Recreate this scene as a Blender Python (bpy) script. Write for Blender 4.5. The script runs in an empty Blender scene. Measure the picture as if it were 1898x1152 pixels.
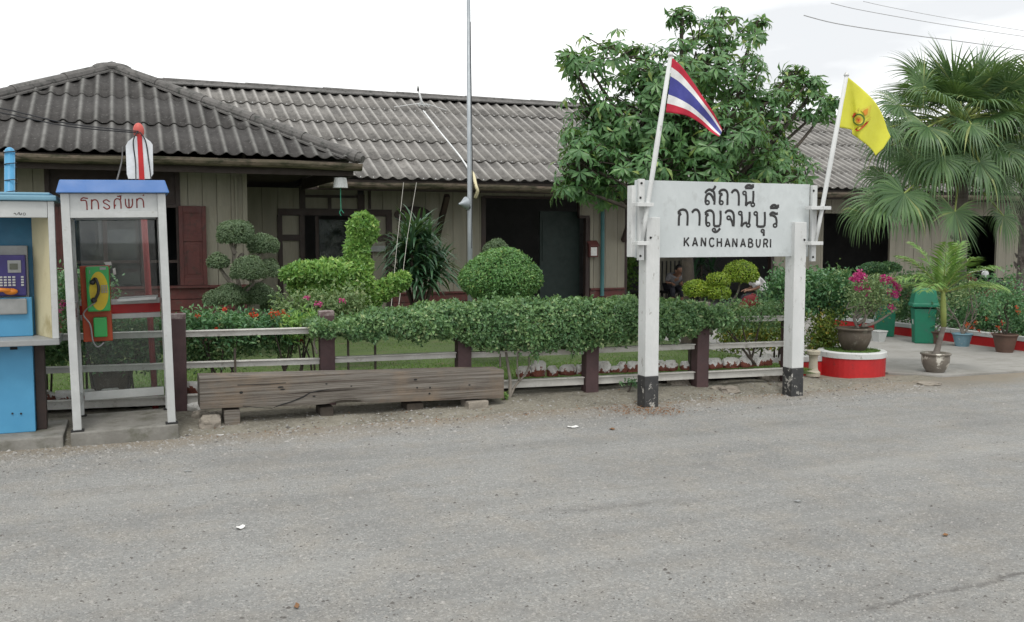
import bpy, bmesh, math, random
import numpy as np
from mathutils import Vector, Matrix

random.seed(7)
RNG = np.random.default_rng(11)
R = math.radians
scene = bpy.context.scene
COL = scene.collection

# ------------------------------------------------------------------ camera, sky, sun, exposure
PSI, PITCH, FPX, EYE = R(22.0), R(4.45), 1750.0, 1.72
FWD = Vector((math.sin(PSI)*math.cos(PITCH), math.cos(PSI)*math.cos(PITCH), -math.sin(PITCH)))
RGT = Vector((math.cos(PSI), -math.sin(PSI), 0.0))
UPV = RGT.cross(FWD)
CAMP = Vector((0, 0, EYE))
cd = bpy.data.cameras.new('camera')
cam = bpy.data.objects.new('camera', cd)
COL.objects.link(cam)
cd.sensor_width = 36.0
cd.lens = 36.0*FPX/1898.0
cd.clip_end = 2000
m = Matrix((RGT, UPV, -FWD)).transposed().to_4x4()
m.translation = CAMP
cam.matrix_world = m
scene.camera = cam

SUN_EL, SUN_AZ = R(62), R(200)          # azimuth measured from +Y towards +X
world = bpy.data.worlds.new('World')
scene.world = world
world.use_nodes = True
wn = world.node_tree
for n in list(wn.nodes):
    wn.nodes.remove(n)
def N(t, k, **kw):
    n = t.nodes.new(k)
    for a, v in kw.items():
        setattr(n, a, v)
    return n
wo = N(wn, 'ShaderNodeOutputWorld')
bg = N(wn, 'ShaderNodeBackground'); bg.inputs['Strength'].default_value = 0.1
sky = N(wn, 'ShaderNodeTexSky'); sky.sky_type = 'NISHITA'; sky.sun_disc = False
sky.sun_elevation = SUN_EL; sky.sun_rotation = SUN_AZ; sky.dust_density = 3.0
tc = N(wn, 'ShaderNodeTexCoord')
mp = N(wn, 'ShaderNodeMapping'); mp.inputs['Scale'].default_value = (1.5, 1.5, 5.0)
nz = N(wn, 'ShaderNodeTexNoise'); nz.inputs['Scale'].default_value = 1.6; nz.inputs['Detail'].default_value = 6
cr = N(wn, 'ShaderNodeValToRGB')
cr.color_ramp.elements[0].position = 0.33; cr.color_ramp.elements[0].color = (7.3, 7.45, 7.6, 1)
cr.color_ramp.elements[1].position = 0.58; cr.color_ramp.elements[1].color = (13.2, 13.2, 13.0, 1)
mx = N(wn, 'ShaderNodeMixRGB'); mx.inputs['Fac'].default_value = 0.93
wn.links.new(tc.outputs['Generated'], mp.inputs['Vector']); wn.links.new(mp.outputs['Vector'], nz.inputs['Vector'])
wn.links.new(nz.outputs['Fac'], cr.inputs['Fac']); wn.links.new(sky.outputs['Color'], mx.inputs[1])
wn.links.new(cr.outputs['Color'], mx.inputs[2]); wn.links.new(mx.outputs['Color'], bg.inputs['Color'])
wn.links.new(bg.outputs['Background'], wo.inputs['Surface'])

sl = bpy.data.lights.new('sun', 'SUN'); sl.energy = 1.3; sl.angle = R(16); sl.color = (1.0, 0.96, 0.9)
so = bpy.data.objects.new('sun', sl); COL.objects.link(so)
sdir = Vector((math.sin(SUN_AZ)*math.cos(SUN_EL), math.cos(SUN_AZ)*math.cos(SUN_EL), math.sin(SUN_EL)))
so.rotation_euler = sdir.to_track_quat('Z', 'Y').to_euler()
so.location = (0, -20, 40)
vs = scene.view_settings
vs.view_transform = 'Standard'; vs.look = 'None'; vs.gamma = 1; vs.exposure = 0.35; vs.use_curve_mapping = False
scene.render.engine = 'CYCLES'
scene.cycles.max_bounces = 8
scene.cycles.transparent_max_bounces = 12
scene.cycles.use_denoising = True

# ------------------------------------------------------------------ photo measurement helpers
def ray(px, py):
    return FWD + RGT*((px-949.0)/FPX) - UPV*((py-576.0)/FPX)
def at(px, py, Y):
    d = ray(px, py); return CAMP + d*(Y/d.y)
def gnd(px, py, h=0.0):
    d = ray(px, py); return CAMP + d*((h-EYE)/d.z)
def xa(px, Y, py=440):
    return at(px, py, Y).x
def za(px, py, Y):
    return at(px, py, Y).z
def pxm(px, py, Y):                       # metres per photo pixel at that place
    return (at(px, py, Y)-CAMP).dot(FWD)/FPX

# ------------------------------------------------------------------ objects
BASE = {}
def tag(o, label=None, cat=None, group=None, kind=None):
    if label: o['label'] = label
    if cat: o['category'] = cat
    if group: o['group'] = group
    if kind: o['kind'] = kind
    return o
def thing(name, loc, label, cat, group=None):
    o = bpy.data.objects.new(name, None)
    o.empty_display_size = 0.1
    COL.objects.link(o)
    o.location = loc
    BASE[o] = Vector(loc)
    return tag(o, label, cat, group)
def link_mesh(name, me, mats, parent=None, loc=None):
    o = bpy.data.objects.new(name, me)
    COL.objects.link(o)
    for m_ in (mats if isinstance(mats, (list, tuple)) else [mats]):
        me.materials.append(m_)
    if parent is not None:
        o.parent = parent
        BASE[o] = BASE[parent]
        me.transform(Matrix.Translation(-BASE[parent]))
    else:
        if loc is None:
            vs_ = np.empty(len(me.vertices)*3, dtype=np.float32)
            me.vertices.foreach_get('co', vs_)
            vs_ = vs_.reshape(-1, 3)
            mn, mxx = vs_.min(0), vs_.max(0)
            loc = Vector((float((mn[0]+mxx[0])/2), float((mn[1]+mxx[1])/2), float(mn[2])))
        loc = Vector(loc)
        me.transform(Matrix.Translation(-loc))
        o.location = loc
        BASE[o] = loc
    return o
def copy_tree(o, parent=None):
    c = o.copy(); COL.objects.link(c)
    if parent is not None:
        c.parent = parent
    for ch in list(o.children):
        copy_tree(ch, c)
    return c

class MB:
    def __init__(s):
        s.v = []; s.f = []; s.mi = []; s.cur = 0; s.marks = []; s.crest = []
    def add(s, verts, faces):
        b = len(s.v)
        s.v.extend([tuple(p) for p in verts])
        for f in faces:
            s.f.append(tuple(i+b for i in f)); s.mi.append(s.cur)
        return s
    def mark(s):
        s.marks.append((len(s.v), len(s.f)))
    def build_parts(s, name, mats, parent=None, **k):
        mk = s.marks+[(len(s.v), len(s.f))]; out = []
        for (v0, f0), (v1, f1) in zip(mk[:-1], mk[1:]):
            if v1 == v0: continue
            q = MB(); q.v = s.v[v0:v1]; q.f = [tuple(i-v0 for i in f) for f in s.f[f0:f1]]; q.mi = s.mi[f0:f1]
            out.append(q.build(name, mats, parent, **k))
        return out
    def box(s, x0, x1, y0, y1, z0, z1, mtx=None):
        vv = [Vector((x, y, z)) for z in (z0, z1) for x, y in ((x0, y0), (x1, y0), (x1, y1), (x0, y1))]
        if mtx is not None: vv = [mtx @ p for p in vv]
        return s.add(vv, [(3, 2, 1, 0), (4, 5, 6, 7), (0, 1, 5, 4), (1, 2, 6, 5), (2, 3, 7, 6), (3, 0, 4, 7)])
    def beam(s, a, b, w, h, up=Vector((0, 0, 1))):        # square bar from a to b
        a = Vector(a); b = Vector(b); t = (b-a).normalized()
        sd = t.cross(up)
        if sd.length < 1e-4: sd = Vector((1, 0, 0))
        sd.normalize(); u = sd.cross(t).normalized()
        vv = []
        for p in (a, b):
            for i, j in ((-1, -1), (1, -1), (1, 1), (-1, 1)):
                vv.append(p+sd*(w/2*i)+u*(h/2*j))
        return s.add(vv, [(3, 2, 1, 0), (4, 5, 6, 7), (0, 1, 5, 4), (1, 2, 6, 5), (2, 3, 7, 6), (3, 0, 4, 7)])
    def tube(s, pts, r, seg=8, cap=True):
        pts = [Vector(p) for p in pts]; n = len(pts)
        rr = r if isinstance(r, (list, tuple)) else [r]*n
        t0 = (pts[1]-pts[0]).normalized()
        ref = Vector((0, 0, 1)) if abs(t0.z) < .9 else Vector((1, 0, 0))
        u = t0.cross(ref).normalized(); vv = []
        for i, p in enumerate(pts):
            t = (pts[min(i+1, n-1)]-pts[max(i-1, 0)])
            t = t.normalized() if t.length > 1e-9 else t0
            u = (u - t*u.dot(t))
            u = u.normalized() if u.length > 1e-6 else t.orthogonal().normalized()
            w = t.cross(u)
            for k in range(seg):
                a = 2*math.pi*k/seg
                vv.append(p+(u*math.cos(a)+w*math.sin(a))*rr[i])
        ff = []
        for i in range(n-1):
            for k in range(seg):
                k2 = (k+1) % seg
                ff.append((i*seg+k, i*seg+k2, (i+1)*seg+k2, (i+1)*seg+k))
        if cap:
            ff.append(tuple(range(seg-1, -1, -1))); ff.append(tuple((n-1)*seg+k for k in range(seg)))
        return s.add(vv, ff)
    def lathe(s, prof, c=(0, 0, 0), seg=24, closed=True, mtx=None):
        c = Vector(c); vv = []
        for r, z in prof:
            for k in range(seg):
                a = 2*math.pi*k/seg
                p = Vector((r*math.cos(a), r*math.sin(a), z))
                vv.append((mtx @ p if mtx is not None else p)+c)
        ff = []
        for i in range(len(prof)-1):
            for k in range(seg):
                k2 = (k+1) % seg
                ff.append((i*seg+k, i*seg+k2, (i+1)*seg+k2, (i+1)*seg+k))
        if closed:
            ff.append(tuple(range(seg-1, -1, -1))); ff.append(tuple((len(prof)-1)*seg+k for k in range(seg)))
        return s.add(vv, ff)
    def prism(s, poly, y0, y1):            # polygon in x,z extruded along y
        n = len(poly)
        vv = [(p[0], y0, p[1]) for p in poly]+[(p[0], y1, p[1]) for p in poly]
        ff = [tuple(range(n)), tuple(range(2*n-1, n-1, -1))]
        for i in range(n):
            j = (i+1) % n
            ff.append((i, i+n, j+n, j))
        return s.add(vv, ff)
    def ellipsoid(s, c, r, seg=14, rings=8, jit=0.0, mtx=None):
        c = Vector(c); vv = []
        for i in range(1, rings):
            a = math.pi*i/rings
            for k in range(seg):
                b = 2*math.pi*k/seg; q = 1+random.uniform(-jit, jit)
                p = Vector((r[0]*math.sin(a)*math.cos(b)*q, r[1]*math.sin(a)*math.sin(b)*q, r[2]*math.cos(a)*q))
                vv.append((mtx @ p if mtx is not None else p)+c)
        top = Vector((0, 0, r[2])); bot = Vector((0, 0, -r[2]))
        vv.append((mtx @ top if mtx is not None else top)+c); vv.append((mtx @ bot if mtx is not None else bot)+c)
        T = (rings-1)*seg; ff = []
        for i in range(rings-2):
            for k in range(seg):
                k2 = (k+1) % seg
                ff.append((i*seg+k, (i+1)*seg+k, (i+1)*seg+k2, i*seg+k2))
        for k in range(seg):
            k2 = (k+1) % seg
            ff.append((T, k, k2)); ff.append((T+1, (rings-2)*seg+k2, (rings-2)*seg+k))
        return s.add(vv, ff)
    def build(s, name, mats, parent=None, smooth=False, bevel=0.0, loc=None, solid=0.0):
        me = bpy.data.meshes.new(name)
        me.from_pydata(s.v, [], s.f)
        me.polygons.foreach_set('material_index', s.mi)
        if s.crest:
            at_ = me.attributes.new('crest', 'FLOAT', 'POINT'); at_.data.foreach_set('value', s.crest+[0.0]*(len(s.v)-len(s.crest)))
        if bevel > 0:
            bm = bmesh.new(); bm.from_mesh(me)
            bmesh.ops.recalc_face_normals(bm, faces=bm.faces)
            ed = [e for e in bm.edges if len(e.link_faces) == 2 and e.calc_face_angle(0) > 0.6]
            bmesh.ops.bevel(bm, geom=ed, offset=bevel, segments=2, affect='EDGES', profile=0.6, clamp_overlap=True)
            bm.to_mesh(me); bm.free()
        if smooth:
            me.polygons.foreach_set('use_smooth', [True]*len(me.polygons))
        me.validate()
        o = link_mesh(name, me, mats, parent, loc)
        if solid:
            sm = o.modifiers.new('solid', 'SOLIDIFY'); sm.thickness = solid; sm.offset = -1
        return o

def spline(pts, n=6):
    P = [Vector(p) if len(p) == 3 else Vector((p[0], p[1], 0)) for p in pts]
    if len(P) < 3: return P
    out = []
    for i in range(len(P)-1):
        p0 = P[max(i-1, 0)]; p1 = P[i]; p2 = P[i+1]; p3 = P[min(i+2, len(P)-1)]
        for k in range(n):
            t = k/n
            out.append(0.5*((2*p1)+(p2-p0)*t+(2*p0-5*p1+4*p2-p3)*t*t+(3*p1-p0-3*p2+p3)*t**3))
    out.append(P[-1]); return out

# ------------------------------------------------------------------ materials
def newmat(name):
    mt = bpy.data.materials.new(name); mt.use_nodes = True
    t = mt.node_tree
    for n in list(t.nodes): t.nodes.remove(n)
    out = N(t, 'ShaderNodeOutputMaterial')
    return mt, t, out
def rgb(c): return (c[0], c[1], c[2], 1.0)
def coords(t, scale=(1, 1, 1)):
    c = N(t, 'ShaderNodeTexCoord'); oi = N(t, 'ShaderNodeObjectInfo')
    ad = N(t, 'ShaderNodeVectorMath', operation='MULTIPLY_ADD')
    ad.inputs[1].default_value = scale
    ml = N(t, 'ShaderNodeMath', operation='MULTIPLY'); ml.inputs[1].default_value = 37.0
    t.links.new(oi.outputs['Random'], ml.inputs[0])
    t.links.new(c.outputs['Object'], ad.inputs[0]); t.links.new(ml.outputs[0], ad.inputs[2])
    return ad.outputs[0]
def noise(t, vec, scale, detail=4, rough=0.55, lo=0.35, hi=0.65):
    n = N(t, 'ShaderNodeTexNoise'); n.inputs['Scale'].default_value = scale
    n.inputs['Detail'].default_value = detail; n.inputs['Roughness'].default_value = rough
    t.links.new(vec, n.inputs['Vector'])
    mr = N(t, 'ShaderNodeMapRange'); mr.inputs[1].default_value = lo; mr.inputs[2].default_value = hi
    t.links.new(n.outputs['Fac'], mr.inputs[0])
    return mr.outputs[0]
def mix(t, fac, a, b, mode='MIX'):
    mm = N(t, 'ShaderNodeMixRGB', blend_type=mode)
    if isinstance(fac, float): mm.inputs[0].default_value = fac
    else: t.links.new(fac, mm.inputs[0])
    for i, x in ((1, a), (2, b)):
        if isinstance(x, tuple): mm.inputs[i].default_value = rgb(x)
        else: t.links.new(x, mm.inputs[i])
    return mm.outputs[0]
def math_(t, op, a, b=None):
    n = N(t, 'ShaderNodeMath', operation=op)
    for i, x in enumerate((a, b)):
        if x is None: continue
        if isinstance(x, (int, float)): n.inputs[i].default_value = x
        else: t.links.new(x, n.inputs[i])
    return n.outputs[0]
def pbr(t, out, col, rough=0.7, metal=0.0, bump=None, bstr=0.3, bdist=0.01, spec=0.4):
    p = N(t, 'ShaderNodeBsdfPrincipled')
    if isinstance(col, tuple): p.inputs['Base Color'].default_value = rgb(col)
    else: t.links.new(col, p.inputs['Base Color'])
    if isinstance(rough, (int, float)): p.inputs['Roughness'].default_value = rough
    else: t.links.new(rough, p.inputs['Roughness'])
    p.inputs['Metallic'].default_value = metal
    p.inputs['Specular IOR Level'].default_value = spec
    if bump is not None:
        b = N(t, 'ShaderNodeBump'); b.inputs['Strength'].default_value = bstr; b.inputs['Distance'].default_value = bdist
        t.links.new(bump, b.inputs['Height']); t.links.new(b.outputs[0], p.inputs['Normal'])
    t.links.new(p.outputs[0], out.inputs['Surface'])
    return p
def pm(name, c1, c2=None, scale=6.0, rough=0.6, metal=0.0, bump=0.15, bscale=60.0, dirt=None, dscale=9.0, dlo=0.52, dhi=0.66, stretch=(1, 1, 1), spec=0.4, bdist=0.006):
    mt, t, out = newmat(name)
    v = coords(t, stretch)
    c2 = c2 or tuple(x*0.78 for x in c1)
    col = mix(t, noise(t, v, scale), c1, c2)
    col = mix(t, noise(t, v, scale*7, 3), col, mix(t, 0.5, col, c2))
    if dirt:
        col = mix(t, noise(t, v, dscale, 8, 0.68, dlo, dhi), col, dirt)
    bn = noise(t, v, bscale, 4, 0.6, 0.2, 0.8)
    rg = math_(t, 'ADD', math_(t, 'MULTIPLY', noise(t, v, scale*2.3), 0.18), rough-0.09)
    pbr(t, out, col, rg, metal, bn, bump, bdist, spec)
    return mt
def leafmat(name, c1, c2, c3=None, rough=0.5, trans=0.22):
    mt, t, out = newmat(name)
    g = N(t, 'ShaderNodeNewGeometry')
    r = N(t, 'ShaderNodeValToRGB'); r.color_ramp.elements[0].color = rgb(c1); r.color_ramp.elements[1].color = rgb(c2)
    if c3:
        e = r.color_ramp.elements.new(0.93); e.color = rgb(c2)
        r.color_ramp.elements[2].color = rgb(c3)
    t.links.new(g.outputs['Random Per Island'], r.inputs[0])
    v = coords(t)
    col = mix(t, noise(t, v, 3.0), r.outputs[0], mix(t, 0.6, r.outputs[0], c1))
    p = N(t, 'ShaderNodeBsdfPrincipled'); t.links.new(col, p.inputs['Base Color'])
    p.inputs['Roughness'].default_value = rough; p.inputs['Specular IOR Level'].default_value = 0.5
    tr = N(t, 'ShaderNodeBsdfTranslucent'); t.links.new(mix(t, 0.35, col, (0.25, 0.35, 0.03)), tr.inputs[0])
    ms = N(t, 'ShaderNodeMixShader'); ms.inputs[0].default_value = trans
    t.links.new(p.outputs[0], ms.inputs[1]); t.links.new(tr.outputs[0], ms.inputs[2]); t.links.new(ms.outputs[0], out.inputs['Surface'])
    return mt
def glassmat(name, tint=(0.93, 0.955, 0.95), dirt=0.02):
    mt, t, out = newmat(name)
    v = coords(t)
    tr = N(t, 'ShaderNodeBsdfTransparent'); tr.inputs[0].default_value = rgb(tint)
    gl = N(t, 'ShaderNodeBsdfGlossy'); gl.inputs['Roughness'].default_value = 0.02
    df = N(t, 'ShaderNodeBsdfDiffuse'); df.inputs[0].default_value = (0.35, 0.36, 0.34, 1)
    fr = N(t, 'ShaderNodeFresnel'); fr.inputs[0].default_value = 1.5
    a = N(t, 'ShaderNodeMixShader'); t.links.new(fr.outputs[0], a.inputs[0]); t.links.new(tr.outputs[0], a.inputs[1]); t.links.new(gl.outputs[0], a.inputs[2])
    b = N(t, 'ShaderNodeMixShader'); t.links.new(math_(t, 'MULTIPLY', noise(t, v, 4, 6), dirt), b.inputs[0])
    t.links.new(a.outputs[0], b.inputs[1]); t.links.new(df.outputs[0], b.inputs[2]); t.links.new(b.outputs[0], out.inputs['Surface'])
    return mt

def roofmat(name, c_dark, c_light, lichen_crestlight, cw=0.8):
    mt, t, out = newmat(name)
    c = N(t, 'ShaderNodeTexCoord'); v = c.outputs['Object']
    sx = N(t, 'ShaderNodeSeparateXYZ'); t.links.new(v, sx.inputs[0])
    cell = N(t, 'ShaderNodeCombineXYZ')
    t.links.new(math_(t, 'FLOOR', math_(t, 'DIVIDE', sx.outputs[0], 0.72)), cell.inputs[0])
    t.links.new(math_(t, 'FLOOR', math_(t, 'DIVIDE', sx.outputs[2], 0.4895)), cell.inputs[1])
    wnn = N(t, 'ShaderNodeTexWhiteNoise', noise_dimensions='3D'); t.links.new(cell.outputs[0], wnn.inputs['Vector'])
    col = mix(t, noise(t, v, 1.3, 8, 0.7, 0.3, 0.7), c_dark, c_light)
    col = mix(t, math_(t, 'MULTIPLY', wnn.outputs['Value'], 0.45), col, c_dark)
    col = mix(t, noise(t, v, 7, 10, 0.75, 0.52, 0.72), col, tuple(x*0.45 for x in c_dark))
    col = mix(t, noise(t, v, 23, 6, 0.7, 0.58, 0.75), col, lichen_crestlight)
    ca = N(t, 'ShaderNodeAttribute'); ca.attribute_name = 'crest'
    crest_wear_light = math_(t, 'MULTIPLY', math_(t, 'POWER', ca.outputs['Fac'], 7.0), noise(t, v, 6, 6, 0.7, 0.0, 0.6))  # worn crests, also lightened to paint in shading the corrugations lack
    col = mix(t, math_(t, 'MULTIPLY', crest_wear_light, cw), col, lichen_crestlight)
    pbr(t, out, col, 0.85, 0, noise(t, v, 70, 5), 0.3, 0.006, 0.25)
    return mt

M = {}
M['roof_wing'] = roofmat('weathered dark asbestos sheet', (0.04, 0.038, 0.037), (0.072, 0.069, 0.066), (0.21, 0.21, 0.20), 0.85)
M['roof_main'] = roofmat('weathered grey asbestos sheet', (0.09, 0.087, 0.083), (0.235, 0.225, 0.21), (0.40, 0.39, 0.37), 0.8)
M['ridge'] = pm('ridge tile cement', (0.075, 0.073, 0.07), (0.13, 0.125, 0.12), 5, 0.85, dirt=(0.03, 0.035, 0.03))
M['cream'] = pm('cream painted boards', (0.29, 0.272, 0.215), (0.225, 0.212, 0.17), 2.0, 0.65, dirt=(0.22, 0.19, 0.14), dscale=5, dlo=0.55, dhi=0.75, stretch=(3, 3, 0.4))
M['greyboard'] = pm('shaded grey green boards', (0.17, 0.165, 0.13), (0.12, 0.115, 0.095), 2.0, 0.7, stretch=(3, 3, 0.4))
M['brownwood'] = pm('dark brown joinery', (0.045, 0.027, 0.022), (0.03, 0.02, 0.018), 4, 0.55)
M['redwood'] = pm('red brown shutter paint', (0.13, 0.04, 0.035), (0.09, 0.03, 0.028), 4, 0.6, dirt=(0.06, 0.03, 0.025))
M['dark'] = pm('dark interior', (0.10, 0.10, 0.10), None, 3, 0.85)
M['plinth'] = pm('red brown plinth boards', (0.13, 0.038, 0.034), (0.085, 0.028, 0.026), 3, 0.65, dirt=(0.08, 0.06, 0.05))
M['gutter'] = pm('rusty gutter', (0.22, 0.165, 0.135), (0.125, 0.11, 0.075), 3, 0.7, dirt=(0.05, 0.05, 0.03), dscale=4, dlo=0.45, dhi=0.6, stretch=(1, 3, 3))
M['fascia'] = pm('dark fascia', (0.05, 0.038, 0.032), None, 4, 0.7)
M['white'] = pm('weathered white paint', (0.60, 0.61, 0.605), (0.51, 0.525, 0.52), 3.5, 0.6, dirt=(0.22, 0.21, 0.19), dscale=17, dlo=0.605, dhi=0.70, bump=0.25, stretch=(1, 1, 0.5))
M['signwhite'] = pm('weathered sign board paint', (0.53, 0.565, 0.57), (0.455, 0.49, 0.495), 2.6, 0.55, dirt=(0.36, 0.38, 0.38), dscale=5, dlo=0.56, dhi=0.76, bump=0.12, stretch=(1, 1, 0.8))
M['black'] = pm('black paint', (0.018, 0.018, 0.019), (0.03, 0.03, 0.03), 5, 0.5)
M['blackbase'] = pm('chipped black paint on post foot', (0.022, 0.023, 0.025), (0.045, 0.045, 0.045), 8, 0.6, dirt=(0.42, 0.41, 0.38), dscale=12, dlo=0.58, dhi=0.63)
M['maroon'] = pm('maroon post paint', (0.085, 0.047, 0.048), (0.06, 0.036, 0.038), 6, 0.65, dirt=(0.16, 0.14, 0.125), dscale=22, dlo=0.66, dhi=0.74)
M['railwhite'] = pm('rail paint', (0.56, 0.555, 0.52), (0.45, 0.44, 0.41), 7, 0.6, dirt=(0.22, 0.2, 0.17), dscale=11, dlo=0.58, dhi=0.7)
M['concrete'] = pm('old concrete', (0.235, 0.23, 0.21), (0.165, 0.16, 0.145), 5, 0.9, dirt=(0.10, 0.10, 0.075), dscale=6, dlo=0.5, dhi=0.7, bump=0.35)
M['alu'] = pm('painted aluminium frame', (0.50, 0.515, 0.51), (0.42, 0.435, 0.43), 5, 0.42, metal=0.15, dirt=(0.30, 0.28, 0.25), dscale=16, dlo=0.6, dhi=0.78, bump=0.05)
M['bluepaint'] = pm('blue booth roof paint', (0.05, 0.145, 0.38), (0.045, 0.13, 0.34), 3, 0.45, bump=0.04)
M['tealpaint'] = pm('teal hood roof', (0.17, 0.33, 0.42), (0.13, 0.26, 0.35), 3, 0.5, bump=0.04)
M['skyblue'] = pm('sky blue enamel', (0.08, 0.30, 0.50), (0.065, 0.255, 0.44), 2, 0.4, dirt=(0.10, 0.20, 0.27), dscale=7, dlo=0.62, dhi=0.8, bump=0.04)
M['deepblue'] = pm('deep blue back panel', (0.025, 0.14, 0.24), (0.02, 0.11, 0.20), 4, 0.5, bump=0.04)
M['creampanel'] = pm('stained cream side panel', (0.60, 0.55, 0.36), (0.54, 0.49, 0.31), 2.5, 0.6, dirt=(0.30, 0.24, 0.10), dscale=2.2, dlo=0.56, dhi=0.72, bump=0.04)
M['purple'] = pm('purple payphone shell', (0.045, 0.035, 0.17), None, 4, 0.4, bump=0.02)
M['orange'] = pm('orange plastic', (0.62, 0.20, 0.02), None, 4, 0.4, bump=0.02)
M['orangered'] = pm('orange red backboard', (0.48, 0.075, 0.015), (0.36, 0.05, 0.015), 4, 0.45, bump=0.03)
M['green'] = pm('green payphone shell', (0.035, 0.34, 0.08), (0.03, 0.28, 0.07), 4, 0.4, bump=0.03)
M['yellow'] = pm('yellow oval', (0.55, 0.42, 0.02), None, 4, 0.5, bump=0.02)
M['redfaded'] = pm('faded red pole paint', (0.27, 0.035, 0.035), (0.20, 0.03, 0.03), 5, 0.6)
M['red'] = pm('red paint', (0.50, 0.018, 0.02), (0.40, 0.016, 0.018), 4, 0.5, dirt=(0.15, 0.03, 0.03), dscale=8, dlo=0.6, dhi=0.75, bump=0.12)
M['letterred'] = pm('faded red lettering', (0.22, 0.03, 0.025), None, 6, 0.6)
M['grey'] = pm('grey plastic', (0.30, 0.31, 0.31), None, 5, 0.5, bump=0.03)
M['steel'] = pm('galvanised steel', (0.36, 0.39, 0.41), (0.28, 0.31, 0.335), 3, 0.5, metal=0.35, bump=0.05)
M['whitepvc'] = pm('white plastic pipe', (0.72, 0.74, 0.74), None, 4, 0.35, bump=0.02)
M['farwire'] = pm('far pale wire', (0.42, 0.43, 0.44), None, 5, 0.6)
M['wire'] = pm('black cable', (0.03, 0.03, 0.032), None, 5, 0.6)
M['rope'] = pm('pale rope', (0.38, 0.37, 0.33), None, 5, 0.8)
M['greencord'] = pm('green cord', (0.05, 0.32, 0.2), None, 5, 0.7)
M['bin'] = pm('green bin plastic', (0.012, 0.185, 0.105), (0.01, 0.145, 0.085), 3, 0.5, dirt=(0.03, 0.13, 0.09), bump=0.04)
M['pot'] = pm('glazed brown pot', (0.125, 0.10, 0.075), (0.08, 0.065, 0.05), 6, 0.55, dirt=(0.20, 0.19, 0.155), dscale=9, dlo=0.55, dhi=0.7)
M['potpale'] = pm('patterned pot with pale motif', (0.13, 0.115, 0.095), (0.19, 0.17, 0.145), 7, 0.5, dirt=(0.55, 0.53, 0.47), dscale=7, dlo=0.56, dhi=0.60)
M['potred'] = pm('red brown pot', (0.13, 0.075, 0.055), (0.09, 0.055, 0.042), 6, 0.6)
M['potblue'] = pm('pale blue pot', (0.17, 0.30, 0.37), (0.14, 0.25, 0.31), 5, 0.5, dirt=(0.4, 0.42, 0.42), dscale=12, dlo=0.6, dhi=0.7)
M['soil'] = pm('soil', (0.05, 0.038, 0.027), None, 15, 0.95, bump=0.5, bscale=40)
M['bark'] = pm('pale grey bark', (0.24, 0.215, 0.185), (0.15, 0.135, 0.115), 9, 0.85, bump=0.5, bscale=30)
M['barkdark'] = pm('dark bark', (0.085, 0.07, 0.055), (0.05, 0.042, 0.035), 9, 0.9, bump=0.5, bscale=30)
M['palmtrunk'] = pm('ringed palm trunk', (0.19, 0.17, 0.15), (0.11, 0.095, 0.085), 3, 0.9, bump=0.5, bscale=14, stretch=(1, 1, 6))
M['palmgreen'] = pm('smooth yellow green palm stem', (0.28, 0.33, 0.09), (0.22, 0.28, 0.08), 4, 0.6)
M['rock'] = pm('grey brown rock', (0.30, 0.27, 0.225), (0.19, 0.17, 0.145), 7, 0.9, bump=0.6, bscale=18, bdist=0.02)
M['brick'] = pm('red brick', (0.20, 0.068, 0.045), (0.14, 0.05, 0.036), 9, 0.9, bump=0.5, dirt=(0.25, 0.2, 0.17), dlo=0.6, dhi=0.7)
M['limewash'] = pm('lime wash', (0.66, 0.66, 0.64), (0.52, 0.51, 0.48), 9, 0.9, bump=0.5, dirt=(0.24, 0.2, 0.17), dscale=16, dlo=0.56, dhi=0.68)
M['paper'] = pm('paper scrap', (0.74, 0.74, 0.72), None, 8, 0.8)
M['dryleaf'] = pm('dry leaf', (0.20, 0.10, 0.04), None, 8, 0.8)
M['stoneped'] = pm('cream cast stone', (0.47, 0.43, 0.34), (0.36, 0.33, 0.26), 8, 0.8, bump=0.3)
M['pavement'] = pm('grey paving', (0.31, 0.305, 0.29), (0.25, 0.245, 0.23), 1.2, 0.9, bump=0.3, bscale=50, dirt=(0.19, 0.185, 0.165), dscale=2.5, dlo=0.5, dhi=0.72)
M['skin'] = pm('skin', (0.24, 0.13, 0.085), None, 6, 0.55, bump=0.02)
M['hair'] = pm('black hair', (0.012, 0.011, 0.011), None, 20, 0.5)
M['shirtwhite'] = pm('white shirt cloth', (0.72, 0.72, 0.73), None, 6, 0.8)
M['shirtgrey'] = pm('grey shirt cloth', (0.18, 0.18, 0.19), None, 6, 0.8)
M['trousers'] = pm('dark trousers', (0.025, 0.025, 0.035), None, 6, 0.85)
M['redcloth'] = pm('red cloth', (0.12, 0.01, 0.012), None, 6, 0.85)
M['glass'] = glassmat('booth glass')
M['windowglass'] = glassmat('window glass', (0.62, 0.68, 0.72), 0.2)
M['screen'] = pm('lcd screen', (0.12, 0.13, 0.10), None, 5, 0.3)
M['flagred'] = pm('flag red cloth', (0.46, 0.018, 0.045), None, 9, 0.8, bump=0.05)
M['flagwhite'] = pm('flag white cloth', (0.72, 0.72, 0.72), None, 9, 0.8, bump=0.05)
M['flagblue'] = pm('flag blue cloth', (0.055, 0.06, 0.27), None, 9, 0.8, bump=0.05)
M['flagyellow'] = pm('flag yellow cloth', (0.60, 0.60, 0.06), (0.55, 0.54, 0.05), 9, 0.8, bump=0.05)
M['emgreen'] = pm('emblem green', (0.09, 0.19, 0.03), None, 9, 0.8)
M['emorange'] = pm('emblem orange', (0.62, 0.24, 0.03), None, 9, 0.8)
M['emred'] = pm('emblem red', (0.46, 0.05, 0.02), None, 9, 0.8)
M['emgold'] = pm('emblem gold', (0.60, 0.50, 0.06), None, 9, 0.8)
M['maroonbike'] = pm('maroon motorcycle paint', (0.12, 0.012, 0.018), None, 4, 0.25, bump=0.0)
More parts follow.
